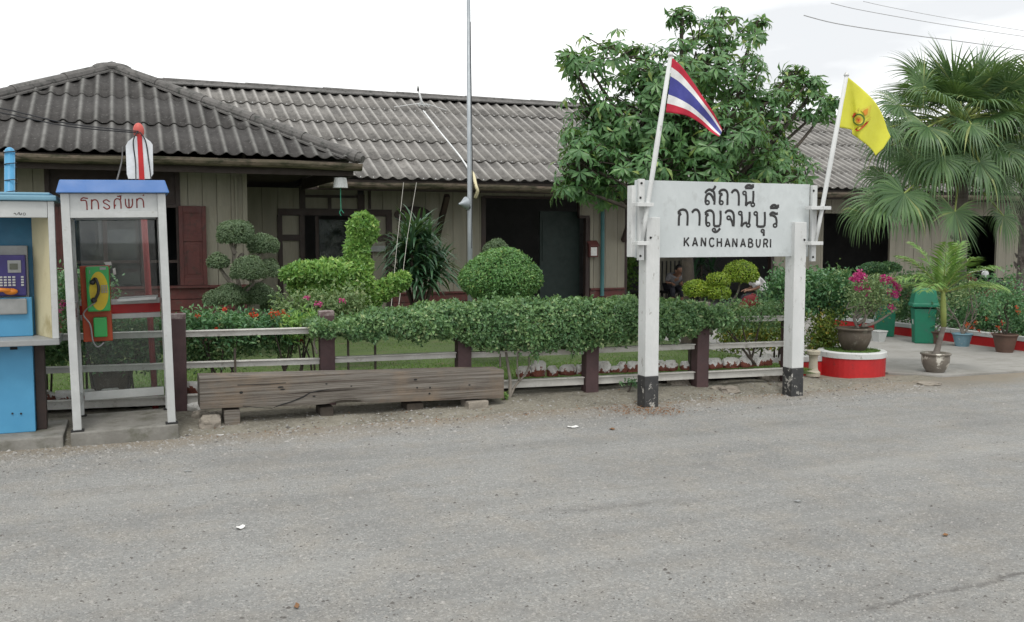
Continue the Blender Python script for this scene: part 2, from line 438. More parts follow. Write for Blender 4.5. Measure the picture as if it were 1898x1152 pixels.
M['rubber'] = pm('rubber', (0.02, 0.02, 0.02), None, 4, 0.8)
M['chrome'] = pm('chrome', (0.8, 0.8, 0.8), None, 4, 0.15, metal=1.0, bump=0.0)
# leaves
M['lf_tree'] = leafmat('broad tree leaf', (0.055, 0.15, 0.055), (0.18, 0.35, 0.125), (0.40, 0.48, 0.12), 0.38, 0.38)
M['lf_hedge'] = leafmat('hedge leaf', (0.07, 0.165, 0.07), (0.235, 0.38, 0.15), (0.48, 0.54, 0.28), 0.38, 0.28)
M['lf_bright'] = leafmat('bright topiary leaf', (0.11, 0.27, 0.06), (0.36, 0.55, 0.14), (0.62, 0.70, 0.25), 0.40, 0.36)
M['lf_dome'] = leafmat('dome bush leaf', (0.075, 0.20, 0.06), (0.20, 0.37, 0.11), (0.38, 0.43, 0.13), 0.42)
M['lf_cloud'] = leafmat('fine grey green leaf', (0.085, 0.145, 0.075), (0.21, 0.28, 0.155), None, 0.5)
M['lf_yellow'] = leafmat('yellow green leaf', (0.14, 0.25, 0.02), (0.36, 0.46, 0.05), (0.52, 0.52, 0.08), 0.42)
M['lf_croton'] = leafmat('croton leaf', (0.06, 0.13, 0.02), (0.20, 0.22, 0.03), (0.5, 0.22, 0.03), 0.45)
M['lf_shrub'] = leafmat('shrub leaf', (0.045, 0.14, 0.06), (0.16, 0.32, 0.13), (0.36, 0.44, 0.2), 0.38)
M['lf_pale'] = leafmat('pale bougainvillea leaf', (0.10, 0.18, 0.065), (0.24, 0.32, 0.14), (0.36, 0.38, 0.2), 0.5)
M['lf_fan'] = leafmat('fan palm leaf', (0.045, 0.105, 0.04), (0.14, 0.245, 0.09), (0.32, 0.36, 0.13), 0.45, 0.25)
M['lf_palm'] = leafmat('young palm leaflet', (0.08, 0.19, 0.04), (0.22, 0.36, 0.085), (0.34, 0.44, 0.14), 0.4)
M['lf_drac'] = leafmat('dracaena leaf', (0.03, 0.085, 0.045), (0.075, 0.165, 0.08), None, 0.38)
M['fl_pink'] = leafmat('magenta bract', (0.50, 0.025, 0.20), (0.68, 0.10, 0.36), None, 0.7, 0.3)
M['fl_red'] = leafmat('scarlet petal', (0.42, 0.02, 0.01), (0.62, 0.08, 0.02), None, 0.7, 0.2)
M['lf_grass'] = leafmat('grass blade', (0.075, 0.16, 0.03), (0.155, 0.275, 0.06), (0.26, 0.29, 0.10), 0.6, 0.25)

# ------------------------------------------------------------------ foliage
def leaf_arrays(pos, dirs, nrm, L, W, droop=0.15, fold=0.25, wid=0.48):
    n = len(pos)
    d = dirs/np.linalg.norm(dirs, axis=1, keepdims=True)
    x = np.cross(d, nrm); ln = np.linalg.norm(x, axis=1, keepdims=True); ln[ln < 1e-6] = 1
    x = x/ln; z = np.cross(x, d)
    L = np.broadcast_to(np.asarray(L, float), (n,))[:, None]; W = np.broadcast_to(np.asarray(W, float), (n,))[:, None]
    v = np.empty((n, 5, 3))
    v[:, 0] = pos
    v[:, 1] = pos + d*L*wid - x*W*0.5 + z*W*fold
    v[:, 2] = pos + d*L - z*L*droop
    v[:, 3] = pos + d*L*wid + x*W*0.5 + z*W*fold
    v[:, 4] = pos + d*L*wid
    b = (np.arange(n)*5)[:, None]
    f = np.concatenate([b+np.array([[0, 4, 2, 1]]), b+np.array([[0, 3, 2, 4]])])
    return v.reshape(-1, 3), f
def leaf_obj(name, parts, mats, parent=None):
    V = []; F = []; MI = []; off = 0
    for i, (v, f) in enumerate(parts):
        V.append(v); F.append(f+off); MI.append(np.full(len(f), min(i, (len(mats) if isinstance(mats, (list, tuple)) else 1)-1))); off += len(v)
    me = bpy.data.meshes.new(name)
    me.from_pydata(np.concatenate(V), [], np.concatenate(F))
    me.polygons.foreach_set('material_index', np.concatenate(MI).astype(np.int32))
    return link_mesh(name, me, mats, parent)
def unit(n):
    v = RNG.normal(size=(n, 3)); return v/np.linalg.norm(v, axis=1, keepdims=True)
def ell_leaves(c, r, n, L, W, lo=0.86, hi=1.05, flat=None, outw=0.3, droop=0.1, noise_amp=0.06):
    u = unit(n)
    if flat is not None:
        u[:, 2] = np.where(u[:, 2] < flat, flat + RNG.normal(size=n)*0.06, u[:, 2])
    ph = RNG.uniform(0, 6.28, 3)
    bump_ = 1 + noise_amp*(np.sin(u[:, 0]*5+ph[0])+np.sin(u[:, 1]*6+ph[1])+np.sin(u[:, 2]*5+ph[2]))/1.5
    rad = (RNG.uniform(0, 1, n)**0.5*(hi-lo)+lo)*bump_
    pos = np.array(c)+u*np.array(r)*rad[:, None]
    nrm = u/np.array(r); nrm = nrm/np.linalg.norm(nrm, axis=1, keepdims=True)
    d = nrm*outw + unit(n)*0.9
    return leaf_arrays(pos, d, nrm+unit(n)*0.5, L*RNG.uniform(0.7, 1.25, n), W*RNG.uniform(0.75, 1.2, n), droop)
# ================================================================== GROUND
def road_material():
    mt, t, out = newmat('gravel road')
    c = N(t, 'ShaderNodeTexCoord'); v = c.outputs['Object']
    sx = N(t, 'ShaderNodeSeparateXYZ'); t.links.new(v, sx.inputs[0])
    col = mix(t, noise(t, v, 0.55, 8, 0.6, 0.3, 0.7), (0.24, 0.243, 0.237), (0.315, 0.318, 0.308))
    col = mix(t, noise(t, v, 2.7, 6, 0.65, 0.45, 0.7), col, (0.31, 0.295, 0.265))
    col = mix(t, noise(t, v, 26, 8, 0.8, 0.38, 0.60), mix(t, 0.55, (0.14, 0.14, 0.136), col), col)
    col = mix(t, noise(t, v, 70, 6, 0.8, 0.56, 0.74), col, (0.43, 0.43, 0.41))
    vo = N(t, 'ShaderNodeTexVoronoi'); vo.inputs['Scale'].default_value = 95; t.links.new(v, vo.inputs['Vector'])
    sep = N(t, 'ShaderNodeSeparateColor'); t.links.new(vo.outputs['Color'], sep.inputs[0])
    st = math_(t, 'GREATER_THAN', sep.outputs[0], 0.86)
    col = mix(t, math_(t, 'MULTIPLY', st, 0.35), col, (0.50, 0.495, 0.47))
    st2 = math_(t, 'LESS_THAN', sep.outputs[1], 0.12)
    col = mix(t, math_(t, 'MULTIPLY', st2, 0.4), col, (0.13, 0.128, 0.125))
    wv = N(t, 'ShaderNodeMapping'); wv.inputs['Scale'].default_value = (0.22, 2.0, 1); wv.inputs['Rotation'].default_value = (0, 0, R(4)); t.links.new(v, wv.inputs['Vector'])
    col = mix(t, math_(t, 'MULTIPLY', noise(t, wv.outputs[0], 1.1, 7, 0.7, 0.46, 0.66), 0.8), col, mix(t, 0.68, (0.12, 0.118, 0.113), col))
    col = mix(t, math_(t, 'MULTIPLY', noise(t, wv.outputs[0], 0.7, 6, 0.6, 0.55, 0.75), 0.5), col, (0.345, 0.34, 0.32))
    col = mix(t, math_(t, 'MULTIPLY', noise(t, v, 0.38, 5, 0.65, 0.52, 0.70), 0.35), col, (0.16, 0.155, 0.145))
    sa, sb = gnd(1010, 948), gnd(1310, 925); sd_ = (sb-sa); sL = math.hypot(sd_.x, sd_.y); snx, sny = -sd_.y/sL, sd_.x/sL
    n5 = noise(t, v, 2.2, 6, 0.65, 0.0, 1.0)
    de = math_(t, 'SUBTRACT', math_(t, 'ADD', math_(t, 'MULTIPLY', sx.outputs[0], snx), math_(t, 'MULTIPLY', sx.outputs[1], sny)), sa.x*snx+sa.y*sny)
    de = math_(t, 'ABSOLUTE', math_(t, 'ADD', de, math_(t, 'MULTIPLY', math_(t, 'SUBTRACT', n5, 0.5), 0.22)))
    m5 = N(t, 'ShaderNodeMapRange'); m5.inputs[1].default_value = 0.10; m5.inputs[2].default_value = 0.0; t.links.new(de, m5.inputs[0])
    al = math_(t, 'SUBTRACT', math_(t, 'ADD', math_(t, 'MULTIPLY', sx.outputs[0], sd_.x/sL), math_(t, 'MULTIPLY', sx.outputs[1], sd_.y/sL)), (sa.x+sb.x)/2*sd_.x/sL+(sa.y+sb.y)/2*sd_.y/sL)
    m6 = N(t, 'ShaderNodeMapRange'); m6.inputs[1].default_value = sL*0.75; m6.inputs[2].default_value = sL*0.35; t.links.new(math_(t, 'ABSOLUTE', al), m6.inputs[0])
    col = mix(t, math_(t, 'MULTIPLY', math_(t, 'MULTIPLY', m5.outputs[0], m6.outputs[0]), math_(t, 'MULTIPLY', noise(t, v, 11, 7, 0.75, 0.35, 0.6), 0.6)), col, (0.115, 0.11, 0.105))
    # dirt creeping out from the verge
    edge = math_(t, 'ADD', sx.outputs[1], math_(t, 'MULTIPLY', noise(t, v, 1.1, 6, 0.65, 0.2, 0.8), 0.9))
    mr = N(t, 'ShaderNodeMapRange'); mr.inputs[1].default_value = 8.35; mr.inputs[2].default_value = 8.95
    t.links.new(edge, mr.inputs[0])
    mr2 = N(t, 'ShaderNodeMapRange'); mr2.inputs[1].default_value = 7.5; mr2.inputs[2].default_value = 4.0
    t.links.new(sx.outputs[0], mr2.inputs[0])
    col = mix(t, math_(t, 'MULTIPLY', mr.outputs[0], 0.8), col, (0.25, 0.215, 0.165))
    # oily stain line at the lower right
    n1 = noise(t, v, 3.0, 5, 0.6, 0.0, 1.0)
    a, b = gnd(1560, 1140), gnd(1900, 1060)
    d = (b-a); d.z = 0; L = d.length; nx, ny = -d.y/L, d.x/L
    ds = math_(t, 'ADD', math_(t, 'MULTIPLY', sx.outputs[0], nx), math_(t, 'MULTIPLY', sx.outputs[1], ny))
    ds = math_(t, 'SUBTRACT', ds, a.x*nx+a.y*ny)
    ds = math_(t, 'ABSOLUTE', math_(t, 'ADD', ds, math_(t, 'MULTIPLY', math_(t, 'SUBTRACT', n1, 0.5), 0.16)))
    mr3 = N(t, 'ShaderNodeMapRange'); mr3.inputs[1].default_value = 0.035; mr3.inputs[2].default_value = 0.005
    t.links.new(ds, mr3.inputs[0])
    mr4 = N(t, 'ShaderNodeMapRange'); mr4.inputs[1].default_value = a.x-0.1; mr4.inputs[2].default_value = a.x+0.25
    t.links.new(sx.outputs[0], mr4.inputs[0])
    stain = math_(t, 'MULTIPLY', math_(t, 'MULTIPLY', mr3.outputs[0], mr4.outputs[0]), noise(t, v, 14, 6, 0.7, 0.32, 0.55))
    col = mix(t, math_(t, 'MULTIPLY', stain, 0.75), col, (0.10, 0.095, 0.09))
    col = mix(t, noise(t, v, 1.6, 9, 0.72, 0.5, 0.68), col, mix(t, 0.78, (0.13, 0.127, 0.122), col))
    col = mix(t, math_(t, 'MULTIPLY', noise(t, v, 9, 7, 0.75, 0.56, 0.7), 0.35), col, (0.20, 0.19, 0.175))
    h = math_(t, 'ADD', noise(t, v, 110, 6, 0.7, 0.1, 0.9), math_(t, 'MULTIPLY', math_(t, 'SUBTRACT', 1.0, vo.outputs['Distance']), 0.8))
    h = math_(t, 'ADD', h, math_(t, 'MULTIPLY', noise(t, v, 9, 5, 0.6, 0.1, 0.9), 1.2))
    pbr(t, out, col, 0.95, 0, h, 0.75, 0.012, 0.2)
    return mt
M['road'] = road_material()
def dirt_material():
    mt, t, out = newmat('verge dirt')
    c = N(t, 'ShaderNodeTexCoord'); v = c.outputs['Object']
    col = mix(t, noise(t, v, 1.5, 8, 0.65, 0.3, 0.7), (0.26, 0.245, 0.20), (0.13, 0.122, 0.10))
    col = mix(t, noise(t, v, 30, 6, 0.7, 0.5, 0.7), col, (0.30, 0.285, 0.25))
    col = mix(t, noise(t, v, 12, 6, 0.7, 0.58, 0.72), col, (0.07, 0.058, 0.042))
    pbr(t, out, col, 0.95, 0, noise(t, v, 45, 6, 0.7, 0.1, 0.9), 0.8, 0.015, 0.15)
    return mt
M['dirt'] = dirt_material()
M['lawnsoil'] = pm('lawn turf base', (0.075, 0.115, 0.03), (0.05, 0.08, 0.022), 2.0, 0.95, bump=0.6, bscale=60, dirt=(0.11, 0.095, 0.055), dscale=3, dlo=0.55, dhi=0.7)

b = MB(); b.add([(-300, -300, 0), (400, -300, 0), (400, 600, 0), (-300, 600, 0)], [(0, 1, 2, 3)])
ground = b.build('ground', M['road'], loc=(0, 0, 0)); tag(ground, kind='structure')

def FY(X): return 9.48-0.096*(X-0.38)         # the fence line
def grid_sheet(name, mat, x0, x1, ya, yb, nx, ny, zf, kind='structure'):
    V = []; F = []
    for i in range(nx+1):
        X = x0+(x1-x0)*i/nx
        for j in range(ny+1):
            Y = ya(X)+(yb(X)-ya(X))*j/ny
            V.append((X, Y, zf(X, Y, j/ny)))
    for i in range(nx):
        for j in range(ny):
            a = i*(ny+1)+j; F.append((a, a+ny+1, a+ny+2, a+1))
    bb = MB(); bb.add(V, F); o = bb.build(name, mat, smooth=True, loc=(0, 0, 0)); return tag(o, kind=kind)
from mathutils import noise as mnoise
def zd(X, Y, t):
    n = mnoise.noise(Vector((X*1.7, Y*1.7, 0)))*0.02+mnoise.noise(Vector((X*6, Y*6, 3)))*0.01
    return -0.02+(0.05*min(1, t*3.0)+0.05*t+n*(0.6+0.4*t))*max(0.3, min(1, (8.0-X)/0.7))
grid_sheet('dirt_verge', M['dirt'], -6, 9.2, lambda X: 8.42, lambda X: FY(X)+0.28, 260, 26, zd)
def zl(X, Y, t): return 0.11+0.05*min(1, t*4)+mnoise.noise(Vector((X, Y, 1)))*0.015
grid_sheet('lawn', M['lawnsoil'], -8, 7.55, lambda X: FY(X)+0.2, lambda X: 19.0, 60, 40, zl)
b = MB(); b.prism([(8.82, 0), (12.35, 0)], 0, 0) if False else None
b.add([(7.9, 9.9, 0.03), (8.80, 9.9, 0.03), (8.80, 9.15, 0.03), (9.25, 8.72, 0.03), (12.35, 8.55, 0.03), (12.35, 30, 0.03), (7.9, 30, 0.03)]+[(7.9, 9.9, -0.1), (8.80, 9.9, -0.1), (8.80, 9.15, -0.1), (9.25, 8.72, -0.1), (12.35, 8.55, -0.1), (12.35, 30, -0.1), (7.9, 30, -0.1)], [tuple(range(7))]+[(i, i+7, (i+1) % 7+7, (i+1) % 7) for i in range(7)])
b.box(12.36, 40, 8.6, 30, -0.1, 0.016)
pv = b.build('path', M['pavement'], bevel=0.01, loc=(0, 0, 0)); tag(pv, kind='structure')

# grass blades on the lawn: uncountable
n = 90000
gx = RNG.uniform(-3.5, 7.5, n); gy = np.empty(n)
tt = RNG.uniform(0, 1, n)**1.9
gy = (9.48-0.096*(gx-0.38)+0.22)+tt*6.5
keep = (np.sin(gx*2.1)+np.sin(gy*2.7+gx)+RNG.uniform(-2, 2.6, n)) > -1.2
gx, gy = gx[keep], gy[keep]; n = len(gx)
pos = np.stack([gx, gy, np.full(n, 0.135)], 1)
dd = unit(n)*0.65; dd[:, 2] = np.abs(dd[:, 2])+0.6
gr = leaf_obj('grass', [leaf_arrays(pos, dd, unit(n), RNG.uniform(0.018, 0.05, n), RNG.uniform(0.006, 0.011, n), 0.25)], M['lf_grass'])
tag(gr, kind='stuff')

# loose stones on the road: uncountable
def pebble_field(n, name, mats, verge=False):
    tv = np.array([(1, 0, 0), (0.3, 0.9, 0), (-0.8, 0.5, 0), (-0.7, -0.6, 0), (0.4, -0.85, 0), (0.1, 0.05, 0.75), (-.35, -.2, .6)], float)
    tf = np.array([(0, 1, 5), (1, 2, 5), (2, 6, 5), (2, 3, 6), (3, 4, 6), (4, 5, 6), (4, 0, 5)])
    px_ = RNG.uniform(-200, 2100, n); py_ = 715+(1160-715)*RNG.uniform(0, 1, n)**0.8
    P = []
    if verge: px_, py_ = [], []; P = [(x_, 8.35+random.gauss(0, .28)-.25*random.random(), 0.0) for x_ in RNG.uniform(-1.2, 8.6, n)]
    for a, c in zip(px_, py_):
        g = gnd(a, c); P.append((g.x, g.y, 0.0))
    P = np.array(P); P += RNG.normal(size=P.shape)*np.array([0.15, 0.15, 0])
    ok = P[:, 1] < 9.2
    P = P[ok]; n = len(P)
    for q in P:
        if 8.42 < q[1]: q[2] = max(0, zd(q[0], q[1], (q[1]-8.42)/max(.3, FY(q[0])+.28-8.42)))+.001
    s = RNG.lognormal(-5.5 if not verge else -5.05, 0.5, n).clip(0.0022, 0.016 if not verge else 0.024)
    a = RNG.uniform(0, 6.28, n)
    ca, sa = np.cos(a), np.sin(a)
    V = np.repeat(tv[None], n, 0)*RNG.uniform(0.7, 1.3, (n, 7, 3))
    X = V[:, :, 0]*ca[:, None]-V[:, :, 1]*sa[:, None]; Y = V[:, :, 0]*sa[:, None]+V[:, :, 1]*ca[:, None]
    V = np.stack([X*s[:, None]+P[:, None, 0], Y*s[:, None]*0.8+P[:, None, 1], V[:, :, 2]*s[:, None]*0.8-0.001+P[:, None, 2]], 2)
    F = (tf[None]+(np.arange(n)*7)[:, None, None]).reshape(-1, 3)
    me = bpy.data.meshes.new(name); me.from_pydata(V.reshape(-1, 3), [], F)
    mi = RNG.choice(len(mats), n, p=[0.62, 0.2, 0.18]); me.polygons.foreach_set('material_index', np.repeat(mi, 7).astype(np.int32))
    return tag(link_mesh(name, me, mats, None, (0, 0, 0)), kind='stuff')
M['peb1'] = pm('pebble grey', (0.26, 0.257, 0.245), (0.24, 0.235, 0.22), 40, 0.9)
M['peb2'] = pm('pebble pale', (0.33, 0.322, 0.305), (0.28, 0.272, 0.26), 40, 0.9)
M['peb3'] = pm('pebble dark', (0.13, 0.125, 0.115), (0.09, 0.085, 0.08), 40, 0.9)
pebble_field(42000, 'gravel', [M['peb1'], M['peb2'], M['peb3']])
pebble_field(9000, 'verge_gravel', [M['peb1'], M['peb2'], M['peb3']], True)

# ================================================================== STATION BUILDING
YW, YM = 14.5, 18.9
station = thing('station_building', (0.0, YW, 0.0), 'long low timber railway station with cream board walls and grey corrugated roofs', 'building')

def corr(mb, O, U, V, Nn, u0, u1, vmax, p=0.24, h=0.062, rowL=1.124):
    O, U, V, Nn = Vector(O), Vector(U), Vector(V), Vector(Nn)
    per = 12; step = p/per; nu = int(round((u1-u0)/step))
    us = [u0+i*step for i in range(nu+1)]
    cs_ = [(0.5+0.5*math.cos(2*math.pi*u/p)) for u in us]; hs = [h*q**1.7 for q in cs_]
    vm = [vmax(u) for u in us]
    k = 0
    while k*rowL < max(vm):
        lo, hi = k*rowL-(0.07 if k else 0), (k+1)*rowL
        idx = {}; V_ = []; F_ = []
        jr = random.uniform(-.004, .004)
        for i, u in enumerate(us):
            top = min(hi, vm[i])
            if top <= lo+0.004: continue
            idx[i] = len(V_)
            sag = 0.012*math.sin(u*0.9+k)+jr
            V_.append(O+U*u+V*(lo+0.008*math.sin(u*5.1/0.62+k*2))+Nn*(hs[i]+0.016+sag))
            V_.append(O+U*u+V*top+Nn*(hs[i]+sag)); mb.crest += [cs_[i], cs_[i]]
            if FIX is not None and cs_[i] < 1e-6 and random.random() < .7: FIX.append(O+U*u+V*(lo+0.03)+Nn*(hs[i]+0.022+sag))
        for i in range(nu):
            if i in idx and i+1 in idx:
                a, c = idx[i], idx[i+1]; F_.append((a, c, c+1, a+1))
        mb.add(V_, F_); k += 1

FIX = None
XC, HW, HE, HP = -0.18, 3.22, 2.82, 4.40
sl_w = math.atan2(HP-HE, HW); cw, sw = math.cos(sl_w), math.sin(sl_w)
b = MB(); FIX = []
corr(b, (XC, 13.5, HE), (1, 0, 0), (0, cw, sw), (0, -sw, cw), -HW, HW, lambda u: max(0, (HW-abs(u)))/cw, p=.205, h=.046); fix_w = FIX; FIX = None
corr(b, (XC+HW, 13.5, HE), (0, 1, 0), (-cw, 0, sw), (sw, 0, cw), 0, 7.6, lambda u: min(u, HW)/cw)
corr(b, (XC-HW, 21.1, HE), (0, -1, 0), (cw, 0, sw), (-sw, 0, cw), 0, 7.6, lambda u: min(7.6-u, HW)/cw)
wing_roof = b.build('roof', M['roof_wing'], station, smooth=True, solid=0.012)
def fixings(P, parent):
    g = MB()
    for p in P: g.tube([p, p+Vector((0, -.004, .012))], [0.013, 0.007], 6)
    if P: tag(g.build('fixing', M['whitepvc'], parent), kind='stuff')
fixings(fix_w, wing_roof)
def cap_line(mb, a, c, r, seglen=0.95):
    a, c = Vector(a), Vector(c); L = (c-a).length; nseg = max(1, int(L/seglen)); d = (c-a)/nseg
    for i in range(nseg):
        p0 = a+d*i-d*0.04; p1 = a+d*(i+1)+d*0.04
        mb.tube([p0, p1], [r*1.1, r*0.93], 12)
peak = Vector((XC, 13.5+HW, HP+0.05))
b = MB()
for sgn in (1, -1):
    e = Vector((XC+sgn*HW*1.0, 13.5, HE+0.05))
    cap_line(b, e, peak, 0.085)
    hd = (peak-e).normalized(); 
    b.tube([e+Vector((0, 0.0, 0.0)), e-hd*0.12], [0.09, 0.06], 10)
    for off in (Vector((-sgn*0.14, -0.0, -0.02)), Vector((0, 0.14, -0.02))):
        q0, q1 = e+off, peak+off*0.6
        ns = 5
        for i in range(ns):
            b.beam(q0+(q1-q0)*(i/ns), q0+(q1-q0)*((i+1.03)/ns)+Vector((0, 0, 0.004*(i % 2))), 0.17, 0.025)
cap_line(b, peak+Vector((0, 0.2, 0.0)), (XC, 21.5, HP+0.06), 0.11)
b.ellipsoid(peak+Vector((0, .02, -.01)), (0.30, 0.2, 0.085), 16, 10)
b.build('hip_cap', M['ridge'], wing_roof, smooth=False)

HM, HR, YE, YR = 2.85, 5.17, 17.9, 22.96
sm_ = math.atan2(HR-HM, YR-YE); cm, smn = math.cos(sm_), math.sin(sm_); Lm = (YR-YE)/cm
b = MB(); FIX = []
corr(b, (0, YE, HM), (1, 0, 0), (0, cm, smn), (0, -smn, cm), -1.0, 34.0, lambda u: Lm, p=.25, h=.05, rowL=Lm/5); fix_m = FIX; FIX = None
b.add([(-1, YR, HR), (34, YR, HR), (34, 28.2, HM-0.05), (-1, 28.2, HM-0.05)], [(0, 1, 2, 3)])
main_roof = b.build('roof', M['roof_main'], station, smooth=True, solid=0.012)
fixings(fix_m, main_roof)
b = MB()
x = -1.0; k = 0
while x < 34:
    b.beam((x, YR-0.13, HR+0.035-0.008*(k % 2)), (x+1.86, YR-0.13, HR+0.035), 0.30, 0.03, Vector((0, -0.45, 1)))
    b.beam((x, YR+0.13, HR+0.035-0.008*(k % 2)), (x+1.86, YR+0.13, HR+0.035), 0.30, 0.03, Vector((0, 0.45, 1)))
    b.tube([(x, YR, HR+0.055), (x+1.9, YR, HR+0.05)], [0.085, 0.075], 10)
    x += 1.8; k += 1
b.build('ridge_cap', M['ridge'], main_roof)

# gutters and fascias
def gutter(x0, x1, y, z, r, bend=0):
    g = MB(); nn = int((x1-x0)/0.6)+1; V = []; F = []
    sect = [(r*math.cos(a), r*math.sin(a)) for a in [math.pi*(1.0+i/8) for i in range(9)]]
    sect = sect+[(q[0]*0.86, q[1]*0.86) for q in reversed(sect)]
    ns = len(sect)
    for i in range(nn+1):
        X = x0+(x1-x0)*i/nn; dz = 0.010*math.sin(X*1.3)+0.006*math.sin(X*3.7)
        for q in sect: V.append((X, y+q[0], z+q[1]+dz))
    for i in range(nn):
        for k in range(ns):
            k2 = (k+1) % ns; F.append((i*ns+k, i*ns+k2, (i+1)*ns+k2, (i+1)*ns+k))
    F.append(tuple(range(ns))); F.append(tuple(nn*ns+k for k in range(ns-1, -1, -1)))
    g.add(V, F); return g.build('gutter', M['gutter'], station, smooth=False)
gutter(XC-HW-0.1, XC+HW+0.06, 13.42, 2.775, 0.10)
gutter(XC+HW+0.25, 34, 17.80, 2.765, 0.115)
b = MB(); b.box(XC-HW-0.02, XC+HW-0.02, 13.56, 13.60, 2.60, 2.79); b.box(XC+HW-0.06, XC+HW-0.02, 13.6, 17.8, 2.6, 2.79)
b.box(XC-HW+0.02, XC+HW-0.1, 13.62, 14.45, 2.66, 2.69)
b.build('eaves_board', M['fascia'], station)
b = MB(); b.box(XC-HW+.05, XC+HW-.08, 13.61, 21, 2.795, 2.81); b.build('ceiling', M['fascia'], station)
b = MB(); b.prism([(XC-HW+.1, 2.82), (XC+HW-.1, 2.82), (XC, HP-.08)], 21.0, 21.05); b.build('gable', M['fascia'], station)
b = MB(); b.box(XC+HW, 34, 17.97, 18.01, 2.62, 2.83); b.box(XC+HW, 34, 18.02, 18.86, 2.70, 2.73)
b.build('eaves_board', M['fascia'], station)

# board walls
def boards(rects, Y, mat, name='wall', pitch=0.2, parent=station, phase=0.0):
    g = MB()
    for (x0, x1, z0, z1) in rects:
        g.box(x0, x1, Y+0.024, Y+0.06, z0, z1)
        x = math.floor((x0-phase)/pitch)*pitch+phase
        while x < x1-0.003:
            a, c = max(x0, x+0.004), min(x1, x+pitch-0.004)
            if c-a > 0.01:
                g.box(a, c, Y+random.uniform(-0.003, 0.003), Y+0.022, z0, z1)
            x += pitch
    return g.build(name, mat, parent)
def wall_pieces(rects, Y, mat, **k):
    for r in rects: boards([r], Y, mat, **k)
wcor = 1.60
wt0, wt1 = xa(86, YW), xa(336, YW)           # dark transom
wo0, wo1 = xa(124, YW), xa(331, YW)          # opening
sh1 = xa(382, YW)
zsill = za(350, 531, YW); zhead = za(350, 381, YW)
wall_pieces([(-2.0, wt0, 0.35, 2.72), (wt1, wcor, zhead, 2.72), (sh1, wcor, zsill, zhead)], YW, M['cream'])
b = MB(); b.box(wcor-0.035, wcor+0.03, YW-0.03, YW+0.08, zsill, 2.72)
b.box(xa(437, YW), xa(441, YW), YW-0.03, YW, zsill+0.6, 2.6)
b.build('corner_board', M['cream'], station)
g = MB()                                                            # plinth of horizontal red boards
for i in range(5):
    z1 = zsill-0.02-i*0.165; g.box(-2.05, wcor+0.03, YW-0.02-0.004*(i % 2), YW+0.06, z1-0.155, z1)
g.box(-2.1, wcor+0.06, YW-0.08, YW+0.05, zsill-0.015, zsill+0.02)
g.build('plinth', M['plinth'], station)
# side walls of the wing and hidden walls
b = MB(); b.mark(); b.box(wcor-0.02, wcor+0.04, YW+0.085, YM+0.2, 0.1, 2.95); b.mark(); b.box(-2.06, -2.0, YW+0.065, YM+0.2, 0.1, 2.95)
b.mark(); b.box(-2.0, 34, 27.6, 27.7, 0.05, 2.9); b.box(33.9, 34, YM+0.1, 27.6, 0.05, 2.9); b.box(-2.06, -2.0, YM+.2, 27.6, 0.05, 2.9)
b.build_parts('wall', M['cream'], station)
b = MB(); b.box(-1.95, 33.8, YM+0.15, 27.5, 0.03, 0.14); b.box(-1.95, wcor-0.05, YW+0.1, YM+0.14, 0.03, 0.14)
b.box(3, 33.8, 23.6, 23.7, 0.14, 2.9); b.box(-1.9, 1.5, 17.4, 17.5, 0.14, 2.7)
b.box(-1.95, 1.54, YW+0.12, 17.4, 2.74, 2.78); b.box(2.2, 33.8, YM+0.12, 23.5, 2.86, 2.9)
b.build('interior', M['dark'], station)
# transom over the window
b = MB(); b.box(wt0, wt1-0.0, YW+0.03, YW+0.07, zhead+0.02, 2.72)
for x in (wt0+0.03, (wt0+wt1)/2, wt1-0.03): b.box(x-0.03, x+0.03, YW-0.01, YW+0.028, zhead, 2.71)
b.box(wt0, wt1, YW-0.015, YW+0.028, zhead-0.03, zhead+0.015)
b.build('transom', M['brownwood'], station)
win = MB()
for x in (wo0, wo0+(wo1-wo0)/3, wo0+2*(wo1-wo0)/3, wo1): win.box(x-0.028, x+0.028, YW, YW+0.06, zsill+0.022, zhead-0.032)
win.box(wo0, wo1, YW+0.002, YW+0.058, zsill+0.35, zsill+0.39)
wf = win.build('window', M['brownwood'], station)
b = MB(); b.box(wo0+0.03, wo1-0.03-(wo1-wo0)*0.34, YW+0.068, YW+0.074, zsill+0.03, zhead-0.04); b.build('pane', M['windowglass'], wf)
def shutter(x0, x1, z0, z1, parent):
    g = MB(); w = x1-x0
    g.box(x0, x1, YW-0.055, YW-0.035, z0, z1)
    for a, c in ((x0, x0+0.055), (x1-0.055, x1)): g.box(a, c, YW-0.075, YW-0.056, z0, z1)
    for zc in (z0+0.05, z0+(z1-z0)*0.60, z1-0.05): g.box(x0+0.057, x1-0.057, YW-0.073, YW-0.056, zc-0.05, zc+0.05)
    g.box(x0+0.1, x1-0.1, YW-0.065, YW-0.056, z0+0.16, z0+(z1-z0)*0.60-0.11)
    return g.build('shutter', M['redwood'], parent, bevel=0.003)
shutter(wo1+0.005, sh1, zsill+0.025, zhead-0.005, wf)
shutter(xa(84, YW), wo0-0.03, zsill+0.025, zhead-0.035, wf)

